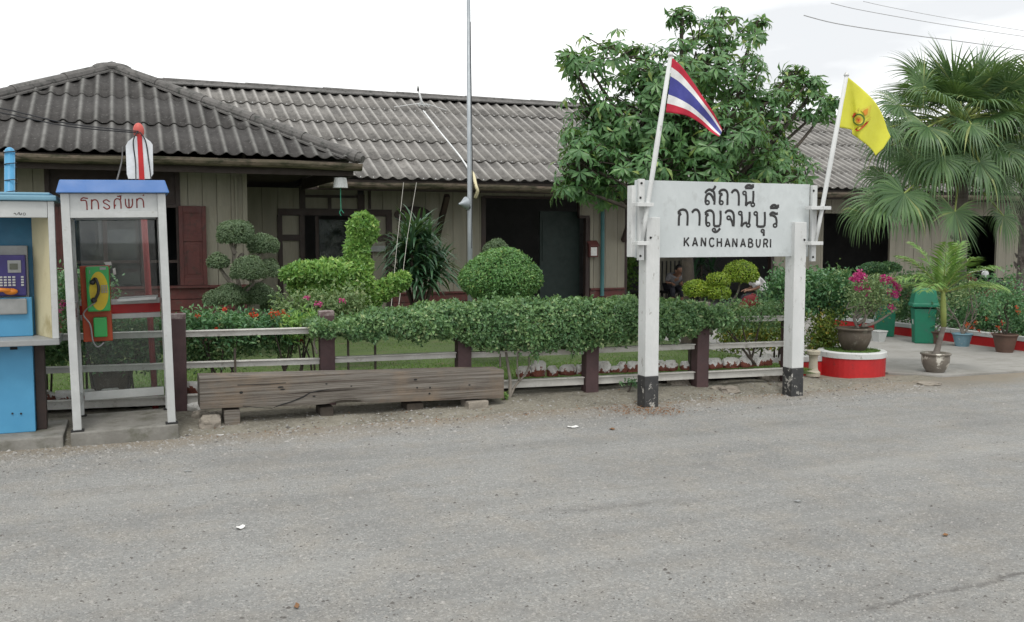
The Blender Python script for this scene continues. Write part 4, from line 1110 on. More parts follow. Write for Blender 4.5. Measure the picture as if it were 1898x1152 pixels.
cb('header', M['alu'], c_l+0.052, c_r-0.052, cy-0.015, cy+0.03, za(60, 403, cy), ztp-0.002)
g = MB(); g.box(L_(c_l-0.02), L_(c_r+0.02), Yl(cy-0.05), Yl(9.16), ztp+0.002, ztp+0.045); g.box(L_(c_l+.03), L_(c_r-.03), Yl(cy), Yl(9.1), ztp+0.046, ztp+0.07); g.build('roof', M['tealpaint'], cab, bevel=0.012)
cb('back_panel', M['deepblue'], c_l+0.05, c_r-0.05, 9.06, 9.10, zb+0.05, ztp)
# cream side panel runs from the front right post back to the rear
g = MB(); q0, q1 = c_r-0.055, c_r-0.21
g.add([(L_(q0), Yl(cy+0.045), zb+0.05), (L_(q1), Yl(9.055), zb+0.05), (L_(q1), Yl(9.055), ztp-0.03), (L_(q0), Yl(cy+0.045), ztp-0.03),
       (L_(q0+.02), Yl(cy+0.045), zb+0.05), (L_(q1+.02), Yl(9.055), zb+0.05), (L_(q1+.02), Yl(9.055), ztp-0.03), (L_(q0+.02), Yl(cy+0.045), ztp-0.03)], [(0, 1, 2, 3), (7, 6, 5, 4), (3, 2, 6, 7), (0, 4, 5, 1)])
g.build('side_panel', M['creampanel'], cab)
cb('pedestal_panel', M['skyblue'], px0, px1-0.005, 8.94, 9.05, zb+0.05, zb+0.38)
ph_x0, ph_x1 = xa(-28, 8.93), xa(45, 8.93)
pz0, pz1 = za(30, 548, 8.93), za(30, 472, 8.93)
tel = cb('payphone', M['purple'], ph_x0, ph_x1, 8.93, 9.05, pz0, pz1, bevel=0.012)
cb('backplate', M['grey'], ph_x0-0.02, ph_x1+0.012, 9.0, 9.056, pz0-0.02, za(30, 455, 8.93), tel)
cb('screen', M['grey'], xa(12, 8.93), xa(37, 8.93), 8.92, 8.932, za(25, 505, 8.93), za(25, 482, 8.93), tel, 0.003)
cb('display', M['screen'], xa(16, 8.93), xa(31, 8.93), 8.914, 8.919, za(25, 499, 8.93), za(25, 488, 8.93), tel, 0)
g = MB()
for i in range(4):
    for j in range(5):
        X0, X1 = xa(-4+j*8, 8.93), xa(1.5+j*8, 8.93)
        if j == 4: X0, X1 = xa(36, 8.93), xa(41, 8.93)
        zc = za(25, 513+i*5, 8.93); g.box(L_(X0), L_(X1), Yl(8.918), Yl(8.929), zc-0.007, zc+0.007)
g.build('keypad', M['alu'], tel)
g = MB(); q = at(20, 540, 8.9); g.ellipsoid((L_(q.x), Yl(8.9), q.z), (0.055, 0.035, 0.028)); q2 = at(-15, 538, 8.9); g.ellipsoid((L_(q2.x), Yl(8.9), q2.z), (0.05, 0.03, 0.026)); g.tube([(L_(q2.x), Yl(8.875), q2.z+.01), (L_(q.x), Yl(8.875), q.z+.01)], 0.018, 8)
g.build('handset', M['orange'], tel, smooth=True)
cb('card_tray', M['grey'], ph_x0, ph_x1, 8.91, 9.0, za(30, 582, 8.93), pz0-0.022, tel, 0.012)
g = MB(); g.mark()
for (a, c, e, f) in ((10, 24, 648, 643),): g.box(L_(xa(a, 8.776)), L_(xa(c, 8.776)), Yl(8.772), Yl(8.779), za(17, e, 8.776), za(17, f, 8.776))
for a in (23, 39): 
    c = at(a, 766, 8.777); g.mark(); g.lathe([(0.008, 0), (0.008, 0.006)], (L_(c.x), Yl(c.y), c.z), 8, True, Matrix.Rotation(R(90), 3, 'X'))
g.build_parts('lock', M['rubber'], cab)
NUM = [[(105,65),(112,60),(120,66),(124,76)],[(135,72),(140,58),(150,58),(150,70),(160,72),(166,58)],('c',185,67,9)]
g = stroke_mesh(NUM, 0, 2.6, cy-0.016, 4.115, 0, 380); g.v = [(v[0]+1.0, v[1]-8.6, v[2]) for v in g.v]; g.build('lettering', M['rubber'], cab)

# blue pipe post above it, red pole with the white board behind the booth
pb, pt = at(15, 640, 9.3), at(18, 283, 9.3)
bp = thing('blue_post', (pb.x-0.02, 9.3, 0), 'round topped sky blue pipe post wound with wire behind the payphone cabinet', 'post')
g = MB(); g.tube([(pb.x-0.02, 9.3, 0), pt], 0.042, 12); g.ellipsoid(pt, (0.044, 0.044, 0.05)); g.build('pipe', M['skyblue'], bp, smooth=True)
g = MB()
for zz in (0.02, 0.12, 0.26, 0.36):
    c = pt-Vector((0, 0, zz)); g.mark(); g.tube([c+Vector((0.05*math.cos(k*0.7), 0.05*math.sin(k*0.7), 0.004*k)) for k in range(10)], 0.004, 5)
g.build_parts('wire_tie', M['wire'], bp)
ra, rb = at(289, 752, 9.62), at(257, 246, 9.62); ra.z = 0.0
rp = thing('marker_pole', ra, 'leaning red pole with a six sided white board behind the glass booth', 'pole')
g = MB(); g.tube([ra, rb], 0.028, 12); g.build('pole', M['redfaded'], rp, smooth=True)
g = MB(); g.ellipsoid(rb+Vector((0, 0, 0.02)), (0.05, 0.05, 0.075)); g.build('finial', pm('faded red cap', (0.55, 0.10, 0.08), None, 5, 0.5), rp, smooth=True)
yb_ = 9.55
P = [at(x, y, yb_) for x, y in ((237, 262), (250, 252), (266, 252), (279, 262), (283, 268), (284, 322), (278, 331), (238, 331), (235, 322), (233, 270))]
g = MB(); g.prism([(p.x, p.z) for p in P][::-1], yb_, yb_+0.022); brd = g.build('board', M['whitepvc'], rp)
g = MB(); g.prism([(at(x, y, yb_).x, at(x, y, yb_).z) for x, y in ((254, 250), (263, 250), (268, 332), (258, 332))][::-1], yb_-0.006, yb_-0.001); g.build('stripe', M['red'], brd)

# wires from the pole
def wire(label, pts, r, cat='cable', mat='wire', group=None, name='cable'):
    g = MB(); g.tube(spline(pts, 8), r, 5); o = g.build(name, M[mat], smooth=True); tag(o, label, cat, group); return o
top_ = at(257, 243, 9.56)
wire('upper thin black cable running from the red pole top to the left edge', [at(-120, 178, 9.2), at(10, 202, 9.3), at(130, 229, 9.4), top_], 0.006)
wire('lower thin black cable running from the red pole top to the left edge', [at(-120, 186, 9.25), at(10, 210, 9.35), at(130, 234, 9.45), at(258, 246, 9.56)], 0.006)
wire('black cable dropping from the red pole top down the left of the white board', [at(255, 244, 9.53), at(247, 262, 9.53), at(251, 300, 9.53), at(252, 338, 9.3)], 0.006)
wire('black cable dropping from the red pole top down the right of the white board', [at(259, 244, 9.53), at(270, 262, 9.53), at(276, 300, 9.53), at(280, 332, 9.3)], 0.006)
wire('loose black cable hanging left of the white board behind the booth roof', [at(227, 272, 13.35), at(226, 295, 12.5), at(221, 318, 10.5), at(216, 336, 9.35)], 0.009)
# overhead lines in the distance, top right
for (lab, P, r) in (('lowest dark overhead power line crossing the sky above the fan palm', [(1490, 28), (1560, 45), (1700, 66), (1800, 79), (1960, 102)], 0.019),
                    ('middle overhead power line crossing the upper right sky', [(1540, 5), (1590, 17), (1700, 37), (1800, 53), (1960, 76)], 0.013),
                    ('uppermost thin overhead power line at the top right corner', [(1600, 2), (1650, 13), (1750, 32), (1888, 55), (1960, 66)], 0.01)):
    wire(lab, [at(x, y, 28+(x-1500)*0.004) for x, y in P], r, 'power line', 'farwire', name='power_line')
# ================================================================== FENCE, BEAM, ROCKS, EDGING
fence = thing('garden_fence', (3.0, FY(3.0), 0.0), 'low fence of maroon square posts and three white rails along the garden', 'fence')
posts = [xa(330, 9.45)-1.42*2, xa(330, 9.45)-1.42, 0.395, 1.79, 3.17, 4.575, 5.885, 7.03]
for i, X in enumerate(posts):
    Y = FY(X); g = MB(); h = 1.0+random.uniform(-.012, .012)
    tilt = Matrix.Translation((X, Y, 0)) @ Matrix.Rotation(R(random.uniform(-.8, .8)), 4, 'Y') @ Matrix.Rotation(R(-4), 4, 'Z')
    g.box(-0.073, 0.073, -0.073, 0.073, -0.1, h, tilt); p = g.build('post', M['maroon'], fence, bevel=0.008)
    g = MB(); g.box(-0.074, 0.074, -0.0745, 0.074, h-0.045, h+0.004, tilt)
    if i in (2, 3, 6): g.build('post_cap', pm('peeling white cap', (0.34, 0.30, 0.29), (0.085, 0.047, 0.048), 14, 0.7), p, bevel=0.006)
def rail(Xa, Xb, z, h=0.05):
    g = MB(); a = Vector((Xa, FY(Xa), z)); c = Vector((Xb, FY(Xb), z+random.uniform(-.008, .008)))
    g.beam(a, c, 0.045, h); g.beam(a+Vector((0, -0.012, h/2+0.006)), c+Vector((0, -0.012, h/2+0.006)), 0.075, 0.01)
    g.build('rail', M['railwhite'], fence, bevel=0.002)
for i in range(len(posts)-1):
    for z in (0.80, 0.50, 0.175): rail(posts[i]+0.076, posts[i+1]-0.076, z, 0.05 if z > .3 else 0.075)
g = MB()
for px, yb, yt in ((1255, 690, 640), (645, 655, 615), (695, 655, 612), (436, 690, 645), (1078, 735, 650)):
    a, c = at(px, yb, 9.35), at(px, yt, 9.35)
    w = 0.05 if px > 1000 else 0.02
    g.mark(); g.box(a.x-w/2, a.x+w/2, 9.33 if px < 1000 else FY(a.x)+0.09, 9.35 if px < 1000 else FY(a.x)+0.13, max(0.05, a.z-0.3), c.z)
g.build_parts('stake', M['barkdark'], fence)

def beam_material():
    mt, t, out = newmat('old railway sleeper wood')
    c = N(t, 'ShaderNodeTexCoord'); mpn = N(t, 'ShaderNodeMapping'); mpn.inputs['Scale'].default_value = (0.16, 7, 13)
    t.links.new(c.outputs['Object'], mpn.inputs['Vector']); v = mpn.outputs[0]
    col = mix(t, noise(t, v, 1.6, 8, 0.65, 0.3, 0.7), (0.145, 0.133, 0.116), (0.235, 0.22, 0.197))
    col = mix(t, noise(t, v, 5, 8, 0.75, 0.42, 0.62), col, (0.075, 0.06, 0.05))
    col = mix(t, noise(t, c.outputs['Object'], 2.2, 5, 0.6, 0.5, 0.72), col, (0.20, 0.155, 0.115))
    mp2 = N(t, 'ShaderNodeMapping'); mp2.inputs['Scale'].default_value = (0.35, 9, 24); t.links.new(c.outputs['Object'], mp2.inputs['Vector'])
    cr_ = noise(t, mp2.outputs[0], 1.9, 7, 0.7, 0.30, 0.40)
    col = mix(t, math_(t, 'SUBTRACT', 1.0, cr_), col, (0.03, 0.024, 0.02))
    h = math_(t, 'ADD', noise(t, v, 5, 8, 0.75, 0.2, 0.8), math_(t, 'MULTIPLY', cr_, 0.7))
    pbr(t, out, col, 0.88, 0, h, 0.55, 0.012, 0.2); return mt
M['sleeper'] = beam_material()
YBm = 8.74
A0, A1 = at(371, 758, YBm), at(934, 738, YBm); B0, B1 = at(371, 699, YBm), at(934, 685, YBm)
nx_, nyz = 90, 8
V = []; F = []
prof = []
for i in range(nx_+1):
    t_ = i/nx_; X = A0.x+(A1.x-A0.x)*t_; zlo = A0.z+(A1.z-A0.z)*t_; zhi = B0.z+(B1.z-B0.z)*t_
    ring_ = []
    D = 0.30
    for k in range(8): ring_.append((0, k/8))            # front, up
    for k in range(6): ring_.append((k/6, 1))
    for k in range(8): ring_.append((1, 1-k/8))
    for k in range(6): ring_.append((1-k/6, 0))
    for (d_, z_) in ring_:
        e = 0.003*((d_ in (0, 1)) and (z_ in (0, 1)))
        p = Vector((X, YBm+D*d_, zlo+(zhi-zlo)*z_))
        n1 = mnoise.noise(Vector((X*1.2, p.y*8, p.z*16)))*0.006+mnoise.noise(Vector((X*5, p.y*11, p.z*30)))*0.0035
        p.y += (n1+e) if d_ < .5 else -(n1+e)
        p.z += (n1-e if z_ == 1 else (e-n1 if z_ == 0 else 0))
        # bite out of the lower edge
        if z_ <= .26 and d_ < .2:
            q = math.exp(-((X-A0.x-1.32)/0.13)**2); p.y += 0.03*q*(0.3-z_)/0.3; p.z += 0.035*q*(z_ == 0)
        V.append(p)
    prof = ring_
nr = len(prof)
for i in range(nx_):
    for k in range(nr):
        k2 = (k+1) % nr; F.append((i*nr+k, (i+1)*nr+k, (i+1)*nr+k2, i*nr+k2))
F.append(tuple(range(nr))); F.append(tuple(nx_*nr+k for k in range(nr-1, -1, -1)))
bmth = thing('timber_bench', ((A0.x+A1.x)/2, YBm+0.15, 0.0), 'long weathered timber beam laid on low blocks as a bench beside the road', 'bench')
g = MB(); g.add(V, F); bm_o = g.build('beam', M['sleeper'], bmth)
g = MB()                                                # bolt holes and the long crack
for px, py, w, h in ((447, 727, 5, 3), (520, 717, 8, 2), (524, 721, 7, 1.5), (605, 711, 3, 1.5), (651, 715, 3, 1.5), (770, 703, 5, 2), (773, 718, 2.5, 2), (797, 718, 2.5, 2), (796, 729, 3, 2), (870, 713, 3, 1.5), (582, 734, 4, 2)):
    c = at(px, py, YBm); s = pxm(px, py, YBm)
    g.mark(); g.lathe([(1.0, 0), (1.0, 0.0025)], (0, 0, 0), 10); 
    nv_ = 20; 
    for q in range(len(g.v)-nv_, len(g.v)):
        v = g.v[q]; g.v[q] = (c.x+v[0]*w*s*0.7, YBm-0.004+v[2], c.z+v[1]*h*s*0.8)
cr_pts = [(505, 756), (520, 750), (540, 744), (562, 735), (575, 727), (590, 724), (611, 721)]
cp = [at(x, y, YBm-0.002) for x, y in cr_pts]; g.mark(); g.tube(cp, [0.002, 0.006, 0.005, 0.008, 0.005, 0.005, 0.002], 5)
cp = [at(x, y, YBm-0.001) for x, y in ((450, 752), (480, 755), (505, 756))]; g.mark(); g.tube(cp, 0.003, 5)
cp = [at(x, y, YBm-0.001) for x, y in ((440, 713), (500, 711), (530, 709))]; g.mark(); g.tube(cp, 0.0025, 5)
g.build_parts('hole', M['rubber'], bm_o)
def block(label, px, py, w, h, d, yoff, mat='sleeper', rz=0.0, split=False):
    q = gnd(px, py); Y = YBm+yoff
    g = MB(); mt = Matrix.Translation((at(px, py, Y).x, Y+d/2, 0)) @ Matrix.Rotation(R(rz), 4, 'Z')
    g.box(-w/2, w/2, -d/2, d/2, -0.05, h, mt)
    o = g.build('support_block', M[mat], bevel=0.012); tag(o, label, 'block', 'blocks under the timber bench')
block('pale wooden block standing under the left end of the timber bench', 431, 795, 0.14, za(431, 757, YBm)-0.012, 0.24, 0.01)
block('dark low block under the timber bench below its split', 606, 770, 0.13, 0.13, 0.22, 0.06, 'barkdark')
block('dark wedge block under the timber bench right of its middle', 770, 760, 0.17, 0.11, 0.22, 0.05, 'barkdark')
block('cracked grey block pair under the right end of the timber bench', 886, 766, 0.22, 0.105, 0.2, -0.05, 'rock', 6)

def rock(label, px, py, w, h, Y=None, mat='rock', group=None, name='rock', cat='rock', seed=0, base=0.0, two=None, d=None):
    q = gnd(px, py, base) if Y is None else at(px, py, Y)
    s = pxm(px, py, q.y); W, H = w*s, h*s
    bmm = bmesh.new(); bmesh.ops.create_icosphere(bmm, subdivisions=4, radius=0.5)
    for v in bmm.verts:
        n1 = mnoise.noise(v.co*2.3+Vector((seed*7.7, 0, 0)))*0.32+mnoise.noise(v.co*5+Vector((0, seed*3.1, 0)))*0.16+mnoise.noise(v.co*13+Vector((seed, 0, 0)))*0.05
        v.co = v.co*(1+n1)
        v.co.z = max(-0.3, min(0.42, v.co.z)); v.co.x = max(-.42, min(.42, v.co.x))
        v.co = Vector((v.co.x*W*1.15, v.co.y*(d or W*0.8), v.co.z*H*1.35+H*0.38))
    me = bpy.data.meshes.new(name); bmm.to_mesh(me); bmm.free()
    me.transform(Matrix.Translation((q.x, q.y, q.z)))
    mats = [M[mat]]
    if two:
        mats.append(M[two])
        for p in me.polygons:
            c = p.center.z-q.z
            if c > H*0.42+0.5*H*mnoise.noise(Vector((p.center.x*22, p.center.y*9, seed)))+.22*H*mnoise.noise(Vector((p.center.x*70, p.center.z*40, 0))): p.material_index = 1
    o = link_mesh(name, me, mats); tag(o, label, cat, group); return o
rock('tan stone lying in front of the left block of the timber bench', 389, 796, 40, 30, seed=1)
rock('flat brown stone tucked behind the tan stone beside the first fence post', 372, 783, 34, 24, seed=2)
rock('small brown stone under the left end of the timber bench', 404, 783, 30, 22, seed=3)
rock('crumpled white plaster lump on the stones at the end of the timber bench', 359, 764, 24, 20, mat='limewash', seed=4, name='plaster_lump', base=0.05)
rock('leaning pale slab stone left of the maroon post between the sign posts', 1258, 722, 44, 26, seed=5)
rock('low dark stone just right of the maroon post between the sign posts', 1330, 728, 30, 14, seed=6)
rock('broad flat brown stone in the dirt midway between the sign posts', 1352, 730, 40, 16, seed=7)
rock('tilted grey slab propped against the right sign post', 1436, 712, 56, 24, seed=8)
rock('small pale stone under the tilted grey slab', 1450, 722, 22, 13, seed=9)
rock('small white stone at the foot of the left stone slab near the sign', 1262, 731, 22, 10, mat='peb2', seed=10)
rock('flat stone set in the ground in front of the palm pot', 1722, 712, 44, 5, seed=11)
ORD = ['first', 'second', 'third', 'fourth', 'fifth', 'sixth', 'seventh', 'eighth', 'ninth', 'tenth', 'eleventh', 'twelfth', 'thirteenth']
def edging(L, where):
    for i, (px, py, w, h) in enumerate(L):
        Y = FY(at(px, py, 9.3).x)+0.16
        rock('%s white topped edging brick %s' % (ORD[i], where), px, py, w*1.15, h*1.0, Y=Y, mat='brick', two='limewash', group='whitewashed bricks edging the lawn', name='edging_brick', cat='brick', seed=20+px*0.37, d=0.11)
edging([(82, 744, 34, 22), (120, 742, 28, 20), (160, 740, 28, 20), (205, 738, 28, 20)], 'counted from the blue pedestal rightward past the booth')
edging([(358, 733, 26, 28), (398, 730, 28, 20)], 'from the left at the bench left end')
edging([(970, 697, 24, 20), (997, 696, 26, 30), (1024, 696, 18, 20), (1052, 694, 30, 20), (1077, 692, 16, 18)], 'from the left between bench and next maroon post')
edging([(1117, 690, 26, 22), (1138, 689, 18, 12), (1153, 689, 16, 20), (1172, 688, 22, 20)], 'from the left in the run before the left sign post')
edging([(1225, 686, 16, 20), (1243, 686, 24, 20), (1272, 684, 22, 16)], 'rightward from the left sign post')
edging([(1323, 682, 28, 20), (1354, 681, 32, 20), (1384, 679, 28, 22), (1404, 677, 16, 16), (1420, 676, 22, 20), (1455, 675, 22, 20)], 'from the left between maroon post and right sign post')

# ================================================================== RIGHT FORECOURT: RING, KERBS, POTS, BINS
pc = Vector((8.40, 9.36, 0)); 
ring_t = thing('planter_ring', pc, 'round red masonry planter ring with a white rim holding the potted bougainvillea', 'planter')
def oval(r): return Matrix.Diagonal((1.0, 1.15, 1)) 
g = MB(); g.lathe([(0.40, -0.05), (0.405, 0.235)], pc, 40, False, Matrix.Diagonal((1, 1.0, 1))); g.lathe([(0.405, 0.2355), (0.33, 0.2355)], pc, 40, False)
g.build('wall', M['red'], ring_t, smooth=False)
g = MB(); g.lathe([(0.39, 0.236), (0.415, 0.238), (0.418, 0.30), (0.40, 0.312), (0.34, 0.312), (0.335, 0.236)], pc, 40, False); g.build('rim', M['white'], ring_t)
g = MB(); g.lathe([(0.001, 0.30), (0.345, 0.285)], pc, 30, False); g.build('soil', M['soil'], ring_t)
n = 2600; a_ = RNG.uniform(0, 6.28, n); r_ = np.sqrt(RNG.uniform(0, 1, n))*0.34
dd = unit(n)*0.7; dd[:, 2] = np.abs(dd[:, 2])+0.4
leaf_obj('turf', [leaf_arrays(np.stack([pc.x+r_*np.cos(a_), pc.y+r_*np.sin(a_), np.full(n, 0.29)], 1), dd, unit(n), RNG.uniform(.02, .045, n), .008)], M['lf_grass'], ring_t)
def kerb(label, pts, h, w):
    c = (Vector(pts[0])+Vector(pts[-1]))/2
    k = thing('kerb', (c.x, c.y, 0), label, 'kerb', 'red and white kerbs round the beds')
    P = spline([(p[0], p[1], 0) for p in pts], 8) if len(pts) > 2 else [Vector((p[0], p[1], 0)) for p in pts]
    g = MB(); g2 = MB()
    for i in range(len(P)-1):
        t = (P[i+1]-P[i]).normalized(); e0, e1 = (0 if i == 0 else .0), 0
        g.beam(P[i]+Vector((0, 0, h*0.3-0.05)), P[i+1]+Vector((0, 0, h*0.3-0.05)), w, h*0.8+0.1)
        g2.beam(P[i]+Vector((0, 0, h*0.86)), P[i+1]+Vector((0, 0, h*0.86)), w+0.012, h*0.26)
    g.build('wall', M['red'], k); g2.build('rim', M['white'], k)
kerb('low red kerb with white top running along the flower bed behind the bins', [(12.38, 9.3), (12.42, 11.5), (12.40, 14.5)], 0.24, 0.14)
kerb('short low red kerb with white top between the right sign post and the planter ring', [(7.6, 9.55), (8.02, 9.5)], 0.24, 0.12)
def pot(name, label, c, H, rt, rb, mat, rim=0.012, square=False, seg=28, bulge=0.0):
    c = Vector(c); t = thing(name, c, label, 'plant pot')
    prof = [(rb, 0)]
    for i in range(1, 9):
        q = i/8; prof.append((rb+(rt-rb)*q+bulge*math.sin(q*math.pi), H*0.9*q))
    prof += [(rt+rim, H*0.9), (rt+rim*1.2, H*0.97), (rt+rim*0.6, H), (rt-0.02, H), (rt-0.03, H*0.88), (0.01, H*0.88)]
    g = MB(); g.lathe(prof, c, 4 if square else seg, False, Matrix.Rotation(R(45), 3, 'Z') if square else None)
    g.add([c+Vector((rb*math.cos(2*math.pi*k/12), rb*math.sin(2*math.pi*k/12), 0.001)) for k in range(12)], [tuple(range(11, -1, -1))])
    g.build('pot', M[mat], t, smooth=not square)
    g = MB(); g.lathe([(0.001, H*0.9+0.004), (rt-0.024, H*0.9)], c, 4 if square else seg, False, Matrix.Rotation(R(45), 3, 'Z') if square else None); g.build('soil', M['soil'], t)
    return t
def twig_tree(g, base, height, spread, nlimb, r0, lean=0.0, levels=2, seed=0):
    rd = random.Random(seed); tips = []
    def grow(p, d, L, r, lv):
        pts = [p]; q = p
        for i in range(4):
            d = (d+Vector((rd.uniform(-.45, .45), rd.uniform(-.45, .45), rd.uniform(-.15, .35)))).normalized(); q = q+d*L/4; pts.append(q)
        P = spline(pts, 4); g.tube(P, [r*(1-0.6*i/(len(P)-1)) for i in range(len(P))], 7)
        tips.append(q)
        if lv > 0:
            for k in range(rd.choice((2, 3))):
                nd = (d*0.6+Vector((rd.uniform(-1, 1), rd.uniform(-1, 1), rd.uniform(-.1, .8)))*spread).normalized()
                grow(pts[rd.choice((2, 3, 4))], nd, L*rd.uniform(.6, .85), r*0.5, lv-1)
    for k in range(nlimb):
        a = 2*math.pi*k/nlimb+rd.uniform(-.4, .4)
        grow(base, Vector((math.cos(a)*spread, math.sin(a)*spread, 1)).normalized(), height/(levels+0.6), r0, levels)
    return tips
def leaf_cloud(cs, n_each, L, W, rad):
    arr = []
    for c in cs:
        n = n_each; p = np.array(c)+RNG.normal(size=(n, 3))*rad
        arr.append(leaf_arrays(p, unit(n)+np.array([0, 0, .3]), unit(n)+np.array([0, 0, .6]), L*RNG.uniform(.7, 1.3, n), W*RNG.uniform(.7, 1.2, n), .15))
    return [(np.concatenate([a[0] for a in arr]), np.concatenate([a[1]+i*n_each*5 for i, a in enumerate(arr)]))]
def flowers(cs, n_each, rad, L=0.04):
    return leaf_cloud(cs, n_each, L, L*0.9, rad)

# bougainvillea bonsai in the big pot on the ring
bpz = 0.292
pot('plant_pot', 'big grey brown glazed pot standing on the round red planter ring', (8.43, 9.35, bpz), 0.30, 0.20, 0.12, 'pot', 0.018, bulge=0.03)
bz = Vector((8.43, 9.35, bpz+0.27))
bon = thing('bougainvillea', bz, 'bougainvillea with magenta flowers and pale twisted stems in the big pot on the ring', 'plant')
g = MB()
for P in ([(1590, 608), (1583, 588), (1588, 568), (1570, 572), (1574, 560)], [(1598, 606), (1606, 585), (1618, 572)], [(1600, 604), (1622, 598), (1650, 580), (1664, 572)], [(1590, 600), (1604, 588), (1600, 566), (1612, 552)], [(1588, 590), (1600, 575), (1592, 556)]):
    pts = [at(x, y, 9.35+random.uniform(-.05, .05)) for x, y in P]; S_ = spline(pts, 5); g.tube(S_, [0.022*(1-0.7*i/(len(S_)-1)) for i in range(len(S_))], 7)
tips = []
for k in range(16): 
    a = at(random.uniform(1585, 1640), random.uniform(565, 585), 9.35); c = at(random.uniform(1570, 1655), random.uniform(515, 570), 9.35+random.uniform(-.25, .25)); S_ = spline([a, (a+c)/2+Vector((0, 0, .04)), c], 4); g.tube(S_, [0.008*(1-.6*i/(len(S_)-1)) for i in range(len(S_))], 5); tips.append(c)
g.build('stem', M['bark'], bon, smooth=True)
cs = [at(random.gauss(1614, 24), random.gauss(545, 15), 9.35+random.uniform(-.3, .3)) for k in range(60)]+tips
leaf_obj('foliage', leaf_cloud(cs, 34, 0.038, 0.024, 0.055), M['lf_pale'], bon)
fc = [at(x, y, 9.2) for x, y in ((1587, 512), (1594, 511), (1601, 514), (1636, 516), (1645, 518), (1652, 520), (1591, 534), (1600, 534), (1608, 537), (1660, 528), (1664, 536), (1648, 541), (1655, 545), (1661, 546), (1580, 516), (1652, 570), (1589, 518), (1597, 517), (1640, 520), (1594, 506))]
for c_ in fc: leaf_obj('flower', flowers([c_], 55, 0.018, 0.03), M['fl_pink'], bon)

# young palm in its pot
pp_ = Vector((9.38, 8.96, 0.03))
pot('plant_pot', 'dark round pot with pale painted motif holding the young palm', pp_, 0.245, 0.165, 0.105, 'potpale', 0.016, bulge=0.025)
ypalm = thing('young_palm', pp_+Vector((0, 0, 0.2)), 'young feather leaved palm with a slim ringed trunk in the pale motif pot', 'palm')
tb = pp_+Vector((0, 0, .21)); tm = at(1749, 605, 8.98); tt_ = at(1748, 545, 8.98)
g = MB(); g.tube(spline([tb, (tb+tm)/2, tm], 5), [0.055, .045, .04, .037, .036, .035, .034, .033, .032, .031, .03], 12); g.build('trunk', M['palmtrunk'], ypalm, smooth=True)
g = MB(); g.tube([tm, (tm+tt_)/2, tt_, tt_+Vector((0, 0, .06))], [0.034, 0.038, 0.028, 0.015], 12); g.build('crownshaft', M['palmgreen'], ypalm, smooth=True)
def frond(g, base, az, el, L, nl, ll, lw, droop, rnd):
    d = Vector((math.cos(az)*math.cos(el), math.sin(az)*math.cos(el), math.sin(el))); p = Vector(base); pts = [p]; ns = 12
    for i in range(ns):
        d = (d+Vector((0, 0, -droop/ns*(0.4+1.2*i/ns)))).normalized(); p = p+d*L/ns; pts.append(p)
    g.tube(pts, [0.009*(1-.8*i/ns) for i in range(ns+1)], 5)
    P, D, NN, LL, WW = [], [], [], [], []
    for k in range(nl):
        q = 0.14+0.86*k/(nl-1); f = q*ns; i = min(int(f), ns-1); c = pts[i]+(pts[i+1]-pts[i])*(f-i); t = (pts[i+1]-pts[i]).normalized()
        sd = t.cross(Vector((0, 0, 1))).normalized(); up = sd.cross(t)
        for sg in (-1, 1):
            v = (sd*sg*0.75+t*0.75+up*rnd.uniform(.05, .4)).normalized()
            P.append(c); D.append(v); NN.append(up+Vector((rnd.uniform(-.3, .3),)*3)); LL.append(ll*math.sin(math.pi*(0.12+0.83*q))**0.6*rnd.uniform(.85, 1.1)); WW.append(lw)
    return np.array([tuple(x) for x in P]), np.array([tuple(x) for x in D]), np.array([tuple(x) for x in NN]), np.array(LL), np.array(WW)
rd = random.Random(5); g = MB(); arrs = []
for k in range(13):
    az = k*2.399+0.3; el = [1.2, .95, .8, .6, .45, .28][k % 6]
    a = frond(g, tt_+Vector((0, 0, 0.02)), az, el, 0.74 if el > .2 else .58, 30, 0.26, 0.02, .95 if el > .4 else .55, rd); arrs.append(leaf_arrays(*a, 0.35, 0.15))
g.build('midrib', M['palmgreen'], ypalm, smooth=True)
V = np.concatenate([a[0] for a in arrs]); off = 0; Fl = []
for a in arrs: Fl.append(a[1]+off); off += len(a[0])
leaf_obj('frond', [(V, np.concatenate(Fl))], M['lf_palm'], ypalm)

